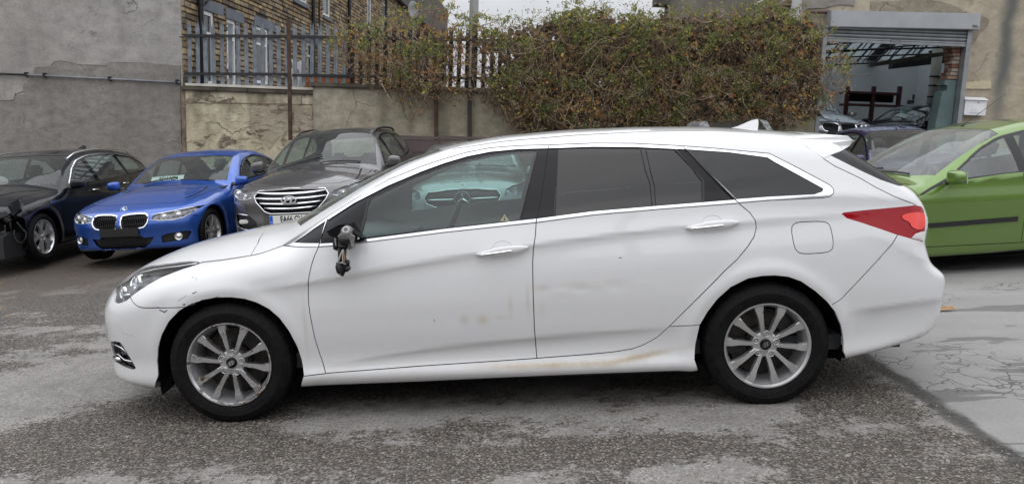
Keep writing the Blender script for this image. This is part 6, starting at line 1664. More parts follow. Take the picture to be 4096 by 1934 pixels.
def make_car(name, label, pose, sp, pm, wheel_kind='twin10', res=(84, 52, 15), priv=None, seats=True, group=None, lod=0, fr_only=False, glassm=None):
    root, M = car_root(name, label, *pose, group=group)
    g = sp['geo']; L = sp['L']; fw, rw, R = g['fw'], g['rw'], g['R']
    ln = lambda p, w=.007: ('line', p, w)
    rules = [('delete', 'side', arch(fw, R * .98, R + .045), 0, -1), ('delete', 'side', arch(rw, R * .98, R + .045), 0, -1)]
    rules += g.get('pre', [])
    if lod < 2:
        for gl in g['gaps']: rules.append(('gap', 'side', ln(gl), .006, .02))
    _b = Body(sp)
    rules += [(nm, 'side', fit_outline(_b, p, .050), .004, .02) for nm, p in g['glass']]
    dlo = fit_outline(_b, g['dlo'], .030)
    if g.get('dlo_trim'):
        up = [p for p in dlo if p[1] > float(_b.belt(p[0])) + .035]; rules += [('window_trim', 'side', ln([(x, z + .004) for x, z in up], .013), -.002, .02)]
    rules += [('pillar_panel', 'side', dlo, .001, .02)]
    rules += [('windscreen_glass', 'top', g['ws'], .003, .15)]
    if g.get('rg'): rules += [('rear_glass', g['rg'][0], g['rg'][1], .003, .1)]
    rules += g['front']
    if lod < 2:
        for gl in g.get('tgaps', []): rules.append(('gap', 'top', ln(gl, .008), .006, .1))
    mats = dict(paint=pm, gap=GAPM, windscreen_glass=glassm or CLEARG, front_side_glass=glassm or CLEARG, rear_side_glass=priv or CLEARG, quarter_glass=priv or CLEARG, rear_glass=priv or CLEARG,
                pillar_panel=GLOSSB, window_trim=g.get('trim_m', CHROME), grille=GLOSSB, lower_grille=BLACKP, headlight_housing=LAMPH, taillight=TAILM, intake=BLACKP, lower_cladding=g.get('clad_m', BLACKP), skid_plate=SATIN, rub_strip=BLACKP)
    objs, bvh, body = build_body(root, sp, rules, g['seeds'], mats, *res, rim=.008)
    for u in (fw, rw):
        for s_ in (-1, 1):
            w = make_wheel(root, wheel_kind, R, R * g.get('rimk', .66), .21, s_); wy = float(body.wid(u)) - .022; w.location = (u, s_ * (wy - .105), R - .004)
            m = MB(); bm = m.bm; ring = [(u + math.cos(a) * (R + .05), R + math.sin(a) * (R + .04)) for a in np.linspace(-.3, math.pi + .3, 20)]
            A = [bm.verts.new((x, s_ * (wy - .02), zz)) for x, zz in ring]; B = [bm.verts.new((x, s_ * (wy - .33), zz)) for x, zz in ring]
            for k in range(19): bm.faces.new((A[k], A[k + 1], B[k + 1], B[k]))
            bm.faces.new(B); m.build('wheel_liner', LINER, root)
    MB().box((.5, -body.wid(2) + .12, .16), (L - .5, body.wid(2) - .12, .24)).build('underbody', LINER, root)
    cabin(root, L, sp['cowl'] + .02, float(body.wid(2)), True, sp['cowl'] + 1.35, g.get('dash_z', .93), seats=seats, rows=2)
    if lod < 2:
        for s_ in (-1, 1): side_mirror(root, g['mir'][0], g['mir'][1], g['mir'][2], s_, g.get('mir_m', pm), *g['mir'][3:])
    for (a, b) in g.get('wipers', []):
        pts = []
        for t in np.linspace(0, 1, 8):
            x = a[0] + (b[0] - a[0]) * t; y = a[1] + (b[1] - a[1]) * t; q = surf(bvh, x, abs(y), 'top', 1, .016)
            if q: pts.append((q.x, y, q.z))
        if len(pts) > 2: MB().tube(pts, .009, 6).build('wiper', BLACKP, root)
    return root, bvh, body, objs, M

def sym(P): return [(x, y) for x, y in P] + [(-x, y) for x, y in P[::-1]]

# --- saloon, used for the blue car and the two in the garage
def saloon_spec():
    dlo = [(1.42, .935), (1.70, 1.10), (1.95, 1.215), (2.3, 1.315), (2.7, 1.345), (3.1, 1.325), (3.45, 1.235), (3.74, 1.07), (3.72, 1.035), (3.4, 1.01), (2.6, .975), (1.6, .925)]
    return dict(L=4.62, cowl=1.45, roof0=2.2, roof1=3.2, spine=(.75, 3.9), zc=.58,
        top=[(-.2, .66), (.0, .70), (.1, .735), (.3, .805), (.6, .872), (1.0, .93), (1.35, .965), (1.47, .985), (1.75, 1.14), (2.0, 1.265), (2.25, 1.36), (2.5, 1.41), (2.8, 1.43), (3.1, 1.415), (3.4, 1.35), (3.7, 1.22), (4.0, 1.085), (4.3, 1.06), (4.62, 1.03)],
        width=[(-.1, .86), (.3, .885), (.8, .905), (2.4, .905), (3.9, .905), (4.4, .87), (4.7, .83)],
        belt=[(0, .74), (.5, .84), (1.4, .90), (2.6, .96), (3.7, 1.01), (4.6, .98)],
        bot=[(0, .21), (.4, .17), (1.2, .16), (3.8, .18), (4.5, .26)],
        nose=[(.1, .13), (.16, .05), (.2, .03), (.3, .03), (.42, .02), (.5, .0), (.62, .02), (.68, .06), (.74, .16), (.8, .35), (1, .9)],
        tail=[(.2, 4.5), (.4, 4.6), (.6, 4.61), (.8, 4.60), (1.0, 4.60), (1.1, 4.52), (1.4, 4.3)],
        prof=[(.15, -.035), (.25, -.015), (.4, -.02), (.55, -.005), (.66, 0), (.76, .004), (.80, -.012), (.92, -.03), (1.5, -.05)], abs_prof=True,
        tumble=.42, sw_hood=.12, sw_ws=.22, sw_rear=.15, plan_f=.27, plan_r=.2, k_top=.09, k_corner=.20,
        crown=[(0, .07), (.5, .09), (1.45, .09), (2.2, .09), (3.2, .09), (4.6, .09)],
        flare=[(.775, .32, .39, .012), (3.585, .32, .39, .012)],
        geo=dict(fw=.775, rw=3.585, R=.325, rimk=.70,
            gaps=[[(1.22, .90), (1.30, .80), (1.28, .5), (1.32, .24)], [(2.47, .97), (2.48, .6), (2.46, .24)], [(1.32, .24), (2.46, .23), (3.10, .24), (3.25, .42), (3.42, .62), (3.55, .85), (3.60, 1.0)], [(.18, .60), (.35, .60), (.44, .56)], [(.6, .80), (1.0, .86), (1.3, .905)]],
            glass=[('front_side_glass', [(1.62, .95), (1.80, 1.10), (2.05, 1.22), (2.3, 1.295), (2.42, 1.31), (2.46, .99)]), ('rear_side_glass', [(2.54, .995), (2.52, 1.315), (2.8, 1.32), (3.10, 1.29), (3.22, 1.24), (3.30, 1.03)]), ('quarter_glass', [(3.34, 1.035), (3.27, 1.22), (3.45, 1.18), (3.66, 1.07), (3.64, 1.05)])],
            dlo=dlo, ws=[(1.52, -.1), (1.52, .2), (1.56, .50), (1.68, .735), (1.97, .67), (2.28, .60), (2.22, .3), (2.20, -.1)], rg=('top', [(3.45, -.1), (3.45, .4), (3.40, .50), (3.92, .56), (4.02, -.1)]),
            front=[('grille', 'front', [(.035, .50), (.06, .478), (.31, .490), (.355, .53), (.37, .58), (.355, .635), (.31, .657), (.05, .650), (.03, .62)], .02, .1),
                   ('lower_grille', 'front', [(-.1, .215), (.27, .215), (.36, .27), (.42, .36), (.30, .355), (.26, .385), (-.1, .385)], .03, .1),
                   ('intake', 'front', [(.50, .27), (.76, .29), (.80, .38), (.76, .40), (.56, .385), (.50, .36)], .03, .05),
                   ('headlight_housing', 'front', [(.42, .582), (.45, .565), (.62, .55), (.70, .56), (.80, .60), (.885, .70), (.78, .695), (.60, .665), (.45, .645), (.41, .625)], .025, -.3),
                   ('taillight', 'rear', [(.45, .82), (.95, .80), (.95, .98), (.50, .97)], .0, -.4)],
            tgaps=[[(.32, 0), (.33, .30), (.42, .55), (.62, .70), (1.2, .74), (1.5, .72)]],
            seeds=[('front_door', (1.9, .905, .6)), ('rear_door', (2.9, .905, .6)), ('bonnet', (.9, .3, .90)), ('front_wing', (.95, .9, .80)), ('front_bumper', (.02, .2, .44))],
            mir=(1.62, .86, .96, .19, .13), wipers=[((1.50, .45), (1.56, -.05)), ((1.50, -.12), (1.58, -.60))]))
def roundel(parent, P, d, r):
    T = Matrix.Translation(P) @ Vector(d).to_track_quat('Z', 'Y').to_matrix().to_4x4() 
    m = MB(T); m.lathe([(.0001, 0), (r, 0), (r, .004), (.0001, .005)], 32, Matrix.Rotation(R_(90), 4, 'X')); b = m.build('badge', GLOSSB, parent)
    m = MB(T); ring_bm(m.bm, r * 1.02, r * 1.02, r * .10, .006, 32); bmesh.ops.transform(m.bm, matrix=T, verts=m.bm.verts[:]); m.build('badge_ring', CHROME, b)
    for k in range(4):
        a0 = k * math.pi / 2; P_ = [(0, 0)] + [(math.cos(a) * r * .62, math.sin(a) * r * .62) for a in np.linspace(a0, a0 + math.pi / 2, 8)]
        m = MB(); plate_bm(m.bm, P_, .0015, .0052); bmesh.ops.transform(m.bm, matrix=T, verts=m.bm.verts[:])
        m.build('badge_quarter', WHITEP if k % 2 else plain('badge_blue', (.02, .22, .62), .3), b)
def saloon_face(root, bvh, M, lamps=True):
    for sd in (1, -1):
        kp = smooth_line([(.028, .50), (.055, .468), (.31, .480), (.362, .525), (.380, .58), (.362, .642), (.31, .668), (.05, .660), (.020, .62)], 1, True)
        inn = [(.20 + (x - .20) * .935, .571 + (z - .571) * .89) for x, z in kp]
        # chrome kidney ring as a band on the nose
        n = len(kp); bm = bmesh.new(); A = []; B = []
        for (x, z), (x2, z2) in zip(kp, inn):
            q = surf(bvh, x, z, 'front', 1, .012); q2 = surf(bvh, x2, z2, 'front', 1, .006); A.append(bm.verts.new((q.x, q.y * sd, q.z))); B.append(bm.verts.new((q2.x, q2.y * sd, q2.z)))
        C_ = [bm.verts.new((v.co.x + .02, v.co.y, v.co.z)) for v in A]; D_ = [bm.verts.new((v.co.x + .03, v.co.y, v.co.z)) for v in B]
        for k in range(n):
            j = (k + 1) % n; bm.faces.new((A[k], A[j], B[j], B[k])); bm.faces.new((C_[k], C_[j], A[j], A[k])); bm.faces.new((B[k], B[j], D_[j], D_[k]))
        from_bm('kidney_surround', bm, CHROME, root, False)
        for x in np.linspace(.06, .335, 11):
            q = surf(bvh, x, .57, 'front', 1, -.002)
            MB().box((q.x - .002, sd * x - .0035, .495), (q.x + .02, sd * x + .0035, .648)).build('grille_bar', BLACKP, root)
        hl = [(.415, .583), (.45, .562), (.62, .547), (.70, .556), (.80, .598), (.89, .702), (.78, .698), (.60, .668), (.45, .648), (.405, .625)]
        cov = clear_cover(root, bvh, hl, 'front', sd)
        for (x, z, r) in ((.545, .607, .040), (.69, .618, .044)):
            q = surf(bvh, x, z, 'front', 1, -.012); add_lamp(cov, Vector((q.x, q.y * sd, q.z)), r, (-1, .25 * sd, 0), 0)
        pts = [surf(bvh, x, z, 'front', 1, -.002) for x, z in ((.39, .640), (.5, .655), (.64, .672), (.76, .690), (.85, .697))]
        MB().tube([(p.x, p.y * sd, p.z) for p in pts if p], .007, 6).build('lamp_brow', CHROME, cov, True)
        pts = [surf(bvh, x, z, 'front', 1, -.002) for x, z in ((.39, .580), (.5, .562), (.64, .556), (.74, .575), (.84, .64))]
        MB().tube([(p.x, p.y * sd, p.z) for p in pts if p], .005, 6).build('lamp_edge', SATIN, cov, True)
        q = surf(bvh, .68, .335, 'front', 1, -.012); add_lamp(root, Vector((q.x, q.y * sd, q.z)), .040, (-1, .3 * sd, 0), 0)
    q = surf(bvh, 0, .715, 'front', 1, .004); roundel(root, q, (-.8, 0, .6), .042)
    q = surf(bvh, 0, .43, 'front', 1, 0)
    plate(root, bvh, None, .44, q.x - .012)
    for z in np.linspace(.225, .37, 8):
        w = .26 + (z - .215) * .6; m = MB(); pts = []
        for x in np.linspace(-w, w, 17):
            p = surf(bvh, abs(x), z, 'front', 1, -.022)
            if p: pts.append((p.x, x, z))
        m.tube(pts, .004, 4).build('grille_bar', GLOSSB, root)

# --- tall SUV
def suv_spec():
    dlo = [(1.50, 1.10), (1.75, 1.27), (2.05, 1.42), (2.4, 1.52), (2.9, 1.575), (3.4, 1.57), (3.85, 1.52), (4.15, 1.38), (4.22, 1.27), (3.9, 1.21), (3.2, 1.155), (2.4, 1.12), (1.6, 1.085)]
    return dict(L=4.69, cowl=1.42, roof0=2.3, roof1=3.9, spine=(.75, 4.0), zc=.75,
        top=[(-.2, .90), (0, .925), (.1, .955), (.4, 1.04), (.8, 1.095), (1.2, 1.13), (1.42, 1.15), (1.7, 1.32), (2.0, 1.485), (2.3, 1.60), (2.7, 1.66), (3.1, 1.68), (3.7, 1.665), (4.2, 1.62), (4.7, 1.5)],
        width=[(-.1, .90), (.3, .92), (.9, .94), (2.4, .94), (3.8, .94), (4.3, .92), (4.8, .86)],
        belt=[(0, .92), (.5, 1.0), (1.4, 1.06), (2.6, 1.10), (3.7, 1.16), (4.7, 1.18)],
        bot=[(0, .26), (.4, .23), (1.2, .22), (3.8, .24), (4.6, .34)],
        nose=[(.15, .16), (.22, .06), (.3, .04), (.45, .0), (.6, .02), (.75, .02), (.85, .035), (.92, .08), (.98, .20), (1.05, .45), (1.2, .9)],
        tail=[(.2, 4.55), (.4, 4.66), (.7, 4.69), (1.0, 4.66), (1.2, 4.58), (1.4, 4.45), (1.6, 4.30)],
        prof=[(.2, -.03), (.35, -.012), (.5, -.01), (.7, 0), (.88, .004), (.95, -.012), (1.05, -.03), (1.6, -.05)], abs_prof=True,
        tumble=.40, sw_hood=.12, sw_ws=.20, sw_rear=.12, plan_f=.28, plan_r=.2, k_top=.10, k_corner=.20,
        crown=[(0, .10), (1.4, .10), (2.3, .08), (3.8, .08)],
        flare=[(.88, .37, .44, .014), (3.58, .37, .44, .014)],
        geo=dict(fw=.88, rw=3.58, R=.365, rimk=.66, dash_z=1.07,
            gaps=[[(1.32, 1.06), (1.38, .9), (1.36, .6), (1.42, .32)], [(2.50, 1.12), (2.52, .7), (2.50, .32)], [(1.42, .32), (2.5, .31), (3.05, .34), (3.2, .55), (3.45, .80), (3.55, 1.0), (3.62, 1.18)], [(.22, .80), (.40, .76), (.47, .62)], [(.6, .97), (1.0, 1.03), (1.34, 1.075)]],
            glass=[('front_side_glass', [(1.72, 1.125), (1.95, 1.30), (2.2, 1.43), (2.42, 1.50), (2.46, 1.14)]), ('rear_side_glass', [(2.55, 1.145), (2.53, 1.53), (2.9, 1.555), (3.3, 1.55), (3.42, 1.50), (3.48, 1.19)]), ('quarter_glass', [(3.54, 1.20), (3.48, 1.535), (3.8, 1.50), (4.08, 1.37), (4.12, 1.28)])],
            dlo=dlo, dlo_trim=None, ws=[(1.47, -.1), (1.47, .2), (1.50, .50), (1.62, .80), (1.87, .74), (2.17, .68), (2.40, .64), (2.34, .3), (2.32, -.1)], rg=('rear', [(-.1, 1.15), (.66, 1.17), (.58, 1.5), (-.1, 1.52)]),
            front=[('grille', 'front', [(-.1, .615), (.26, .618), (.33, .645), (.44, .76), (.47, .83), (.43, .885), (-.1, .905)], .03, .1),
                   ('lower_grille', 'front', [(-.1, .28), (.42, .28), (.50, .36), (.30, .40), (-.1, .40)], .03, .1),
                   ('intake', 'front', [(.46, .40), (.74, .41), (.84, .50), (.84, .595), (.56, .575), (.46, .50)], .03, -.1),
                   ('skid_plate', 'front', [(-.1, .22), (.45, .22), (.52, .28), (.44, .345), (-.1, .26)], -.002, .1),
                   ('headlight_housing', 'front', [(.53, .80), (.62, .765), (.80, .775), (.90, .83), (.93, .985), (.86, .985), (.72, .925), (.54, .865), (.51, .835)], .025, -.3),
                   ('taillight', 'rear', [(.55, 1.0), (1.0, .98), (1.0, 1.16), (.62, 1.12)], 0, -.4)],
            tgaps=[[(.22, 0), (.24, .35), (.34, .58), (.60, .74), (1.2, .78), (1.46, .76)]],
            seeds=[('front_door', (1.9, .93, .7)), ('rear_door', (2.9, .93, .7)), ('bonnet', (.9, .3, 1.08)), ('front_wing', (1.1, .93, .9))],
            mir=(1.78, .90, 1.14, .20, .17), wipers=[((1.44, .62), (1.58, -.02)), ((1.44, -.02), (1.56, -.58))]))
def suv_face(root, bvh, M):
    hexp = [(0, .915), (.43, .895), (.482, .83), (.448, .755), (.335, .635), (.262, .606), (0, .603)]
    full = hexp + [(-x, z) for x, z in hexp[::-1][1:-1]]
    pts = []
    for x, z in full: q = surf(bvh, abs(x), z, 'front', 1, .004); pts.append((q.x, x, z))
    MB().tube(pts + [pts[0]], .008, 6, cap=False).build('grille_surround', CHROME, root, True)
    for z, w in ((.855, .44), (.79, .455), (.725, .395), (.665, .335)):
        bm = bmesh.new(); rows = []
        for x in np.linspace(-w, w, 21):
            q = surf(bvh, abs(x), z, 'front', 1, .0); zz = z + .018 * (abs(x) / w) ** 2; h = .011 * (1 - .5 * (abs(x) / w) ** 3)
            rows.append([bm.verts.new((q.x - .004, x, zz + h)), bm.verts.new((q.x - .012, x, zz)), bm.verts.new((q.x - .004, x, zz - h)), bm.verts.new((q.x + .03, x, zz - h)), bm.verts.new((q.x + .03, x, zz + h))])
        for a, b in zip(rows, rows[1:]):
            for k in range(5): bm.faces.new((a[k], a[(k + 1) % 5], b[(k + 1) % 5], b[k]))
        from_bm('grille_bar', bm, SATIN, root)
    q = surf(bvh, 0, .77, 'front', 1, .012); me = h_emblem(.20, .105, .016); o = link('emblem', me, plain('emblem_bright', (.8, .8, .8), .35, .6), root)
    o.matrix_local = Matrix.Translation((q.x - .008, 0, .775)) @ Matrix(((0, 0, -1, 0), (-1, 0, 0, 0), (0, 1, 0, 0), (0, 0, 0, 1)))
    bm = bmesh.new(); plate_bm(bm, [(math.cos(a) * .082, math.sin(a) * .042) for a in np.linspace(0, 2 * math.pi, 32)[:-1]], .004)
    o2 = from_bm('emblem_back', bm, GLOSSB, root); o2.matrix_local = o.matrix_local
    for sd in (1, -1):
        hl = [(.525, .80), (.62, .760), (.80, .770), (.905, .83), (.94, .99), (.86, .99), (.72, .93), (.54, .87), (.505, .835)]
        cov = clear_cover(root, bvh, hl, 'front', sd)
        for (x, z, r) in ((.80, .855, .050), (.65, .83, .030)):
            q = surf(bvh, x, z, 'front', 1, -.012); add_lamp(cov, Vector((q.x, q.y * sd, q.z)), r, (-1, .25 * sd, 0), 0)
        for P_, rr in (([(.53, .812), (.62, .778), (.74, .785), (.80, .80), (.87, .83), (.90, .92), (.915, .97)], .006), ([(.68, .91), (.80, .945), (.90, .985)], .004)):
            pts = [surf(bvh, x, z, 'front', 1, -.002) for x, z in P_]; MB().tube([(p.x, p.y * sd, p.z) for p in pts if p], rr, 6).build('lamp_strip', CHROME, cov, True)
        q = surf(bvh, .66, .50, 'front', 1, -.008)
        MB().box((q.x + .002, sd * .58, .475), (q.x + .03, sd * .74, .53), bev=.012).build('fog_lamp', plain('clear_lamp', (.72, .70, .68), .15, coat=1.0), root)
        for P_ in ([(.53, .395), (.68, .405), (.82, .43), (.90, .50)], [(.60, .588), (.75, .60), (.88, .612)]):
            pts = [surf(bvh, x, z, 'front', 1, .004) for x, z in P_]; MB().tube([(p.x, p.y * sd, p.z) for p in pts if p], .006, 6).build('fog_surround', CHROME, root, True)
        pts = [surf(bvh, u, .60, 'top', 1, .0) for u in np.linspace(2.45, 4.1, 14)]
        pts = [(p.x, p.y * sd, p.z + .035) for p in pts]; pts[0] = (pts[0][0], pts[0][1], pts[0][2] - .04); pts[-1] = (pts[-1][0], pts[-1][1], pts[-1][2] - .04)
        MB().tube(pts, .017, 8).build('roof_rail', BLACKP, root, True)
        for u, z in ((2.30, .93), (3.25, .97)):
            q = surf(bvh, u, z, 'side', 1, .02); MB().tube([(q.x - .09, q.y * sd, z), (q.x - .05, (q.y + .02) * sd, z), (q.x + .05, (q.y + .02) * sd, z + .005), (q.x + .09, q.y * sd, z + .005)], .014, 8).build('door_handle', CHROME, root, True)
    q = surf(bvh, 0, .50, 'front', 1, 0); plate(root, bvh, 'EA66 GV', .532, q.x - .018)

# --- hatchback
def hatch_spec(L=3.97, H=1.49, W=.825):
    k = H / 1.49; f = L / 3.97
    U = lambda u: u * f
    dlo = [(U(1.02), .905), (U(1.35), 1.09), (U(1.7), 1.26), (U(2.05), 1.37), (U(2.5), 1.405), (U(3.0), 1.385), (U(3.4), 1.31), (U(3.5), 1.06), (U(2.9), 1.01), (U(2.0), .965), (U(1.12), .885)]
    dlo = [(a, b * k) for a, b in dlo]
    return dict(L=L, cowl=U(1.12), roof0=U(2.05), roof1=U(3.2), spine=(.70, L - .65), zc=.62,
        top=[(-.2, .70), (0, .74), (.15, .80), (.4, .87), (.8, .93), (U(1.12), .965 * k), (U(1.5), 1.17 * k), (U(1.8), 1.32 * k), (U(2.05), 1.41 * k), (U(2.4), 1.47 * k), (U(2.8), 1.49 * k), (U(3.3), 1.46 * k), (U(3.7), 1.38 * k), (U(4.0), 1.25 * k)],
        width=[(-.1, W - .05), (.3, W - .02), (.8, W), (L - .8, W), (L - .3, W - .02), (L, W - .06)],
        belt=[(0, .78), (.5, .85), (U(1.1), .88 * k), (U(2.2), .95 * k), (U(3.5), 1.03 * k), (L, 1.02)],
        bot=[(0, .24), (.4, .2), (1.2, .19), (L - .8, .2), (L, .3)],
        nose=[(.1, .15), (.18, .05), (.3, .01), (.5, .0), (.62, .02), (.72, .10), (.8, .25), (.9, .5)],
        tail=[(.2, L - .1), (.4, L - .01), (.7, L), (.9, L - .06), (1.1, L - .14), (1.3, L - .25), (1.5, L - .35)],
        prof=[(.2, -.03), (.3, -.015), (.45, -.012), (.6, 0), (.72, .003), (.80, -.012), (.88, -.025), (1.6, -.05)], abs_prof=True,
        tumble=.42, sw_hood=.12, sw_ws=.24, sw_rear=.12, plan_f=.28, plan_r=.2, k_top=.10, k_corner=.20,
        flare=[(.82, .30, .36, .012), (U(3.25), .30, .36, .012)],
        geo=dict(fw=.82, rw=U(3.25), R=.305, rimk=.62, dash_z=.90 * k,
            gaps=[[(U(1.06), .89), (U(1.12), .8), (U(1.10), .5), (U(1.14), .30)], [(U(2.20), .97 * k), (U(2.22), .6), (U(2.20), .30)], [(U(1.14), .30), (U(2.2), .29), (U(2.75), .31), (U(2.9), .5), (U(3.1), .75), (U(3.2), 1.03)], [(U(1.12), .885), (U(.92), .93), (U(.5), .86)], [(.25, .66), (.42, .64), (.47, .5)]],
            glass=[('front_side_glass', [(U(1.40), .93 * k), (U(1.42), 1.10 * k), (U(1.70), 1.235 * k), (U(2.0), 1.335 * k), (U(2.14), 1.36 * k), (U(2.17), .985 * k)]), ('rear_side_glass', [(U(2.26), .99 * k), (U(2.23), 1.37 * k), (U(2.6), 1.385 * k), (U(2.95), 1.37 * k), (U(3.05), 1.04 * k)]), ('quarter_glass', [(U(3.09), 1.045 * k), (U(3.0), 1.36 * k), (U(3.35), 1.29 * k), (U(3.43), 1.08 * k)])],
            dlo=dlo, ws=[(U(1.17), -.1), (U(1.18), .25), (U(1.24), .52), (U(1.36), .70), (U(1.72), .64), (U(2.10), .57), (U(2.05), .3), (U(2.04), -.1)], rg=('rear', [(-.1, 1.02), (.56, 1.03), (.50, 1.33), (-.1, 1.35)]),
            front=[('lower_grille', 'front', [(-.1, .28), (.40, .28), (.45, .36), (.40, .42), (-.1, .42)], .02, .1), ('grille', 'front', [(-.1, .58), (.32, .59), (.36, .64), (-.1, .66)], .02, .1),
                   ('headlight_housing', 'front', [(.42, .60), (.74, .60), (.80, .80), (.70, .80), (.46, .68)], .02, -.3), ('taillight', 'rear', [(.50, .70), (.95, .70), (.95, 1.02), (.56, 1.0)], 0, -.4)],
            tgaps=[], seeds=[('front_door', (U(1.6), W, .6)), ('rear_door', (U(2.6), W, .6)), ('bonnet', (.8, .2, .93)), ('front_wing', (.95, W, .80)), ('front_bumper', (.02, .2, .5))],
            mir=(U(1.42), W - .03, .965 * k, .22, .135), wipers=[((U(1.16), .45), (U(1.22), -.1)), ((U(1.16), -.1), (U(1.24), -.5))]))
# --- small estate, nose torn off
def estate_spec():
    dlo = [(1.32, .93), (1.6, 1.09), (1.9, 1.235), (2.3, 1.35), (2.8, 1.395), (3.4, 1.385), (3.9, 1.32), (4.35, 1.13), (4.33, 1.08), (3.6, 1.04), (2.4, .98), (1.42, .91)]
    trim = [(1.29, .925), (1.585, 1.10), (1.886, 1.246), (2.288, 1.362), (2.8, 1.408), (3.4, 1.399), (3.92, 1.334), (4.38, 1.14)] + [(4.37, 1.13), (3.9, 1.322), (3.4, 1.388), (2.8, 1.397), (2.3, 1.352), (1.9, 1.235), (1.6, 1.09), (1.30, .922)]
    sp = dict(L=4.70, cowl=1.30, roof0=2.15, roof1=3.9, spine=(.75, 4.0), zc=.62,
        top=[(-.2, .70), (0, .75), (.15, .81), (.4, .88), (.8, .945), (1.2, .975), (1.3, .99), (1.6, 1.15), (1.9, 1.30), (2.2, 1.41), (2.6, 1.475), (3.0, 1.495), (3.5, 1.485), (4.0, 1.43), (4.3, 1.36), (4.7, 1.2)],
        width=[(-.1, .86), (.3, .88), (.9, .905), (2.4, .905), (3.8, .905), (4.3, .88), (4.8, .83)],
        belt=[(0, .78), (.5, .86), (1.3, .91), (2.4, .96), (3.6, 1.03), (4.7, 1.06)], bot=[(0, .24), (.4, .2), (1.2, .18), (3.8, .2), (4.6, .3)],
        nose=[(.1, .15), (.18, .05), (.3, .01), (.5, .0), (.62, .02), (.72, .10), (.8, .25), (.9, .5)], tail=[(.2, 4.6), (.4, 4.69), (.7, 4.70), (.9, 4.64), (1.1, 4.54), (1.3, 4.38), (1.5, 4.2)],
        prof=[(.2, -.03), (.3, -.015), (.45, -.012), (.6, 0), (.76, .003), (.82, -.014), (.9, -.03), (1.6, -.05)], abs_prof=True, tumble=.42, sw_hood=.12, sw_ws=.22, sw_rear=.12, plan_f=.28, plan_r=.18, k_top=.09, k_corner=.2,
        flare=[(.88, .32, .39, .012), (3.54, .32, .39, .012)],
        geo=dict(fw=.88, rw=3.54, R=.325, rimk=.70, pre=[('delete', 'side', [(-.3, .0), (-.3, .78), (.30, .80), (.34, .70), (.44, .645), (.50, .60), (.49, .0)], 0, -1)],
            gaps=[[(1.30, .89), (1.36, .8), (1.34, .5), (1.40, .28)], [(2.45, .98), (2.47, .6), (2.45, .27)], [(1.40, .28), (2.45, .27), (3.05, .29), (3.2, .5), (3.42, .7), (3.5, 1.03)], [(.5, .88), (.95, .925), (1.3, .925)]],
            glass=[('front_side_glass', [(1.64, .955), (1.66, 1.08), (1.95, 1.225), (2.25, 1.32), (2.38, 1.34), (2.42, .99)]), ('rear_side_glass', [(2.52, .995), (2.49, 1.355), (2.9, 1.375), (3.35, 1.365), (3.42, 1.04)]), ('quarter_glass', [(3.48, 1.05), (3.42, 1.355), (3.85, 1.305), (4.24, 1.13), (4.22, 1.10)])],
            dlo=dlo, dlo_trim=trim, ws=[(1.36, -.1), (1.36, .2), (1.42, .52), (1.54, .74), (1.87, .67), (2.24, .60), (2.18, .3), (2.16, -.1)], rg=('rear', [(-.1, 1.08), (.62, 1.10), (.54, 1.38), (-.1, 1.40)]),
            front=[('taillight', 'rear', [(.50, .80), (.95, .80), (.95, 1.02), (.56, 1.0)], 0, -.4)], tgaps=[[(.55, .0), (.56, .4), (.66, .68), (1.3, .74)]],
            seeds=[('front_door', (1.9, .905, .6)), ('rear_door', (2.9, .905, .6)), ('bonnet', (.9, .3, .93)), ('front_wing', (1.1, .905, .75))],
            mir=(1.62, .87, .985, .21, .135), wipers=[]))
    return sp
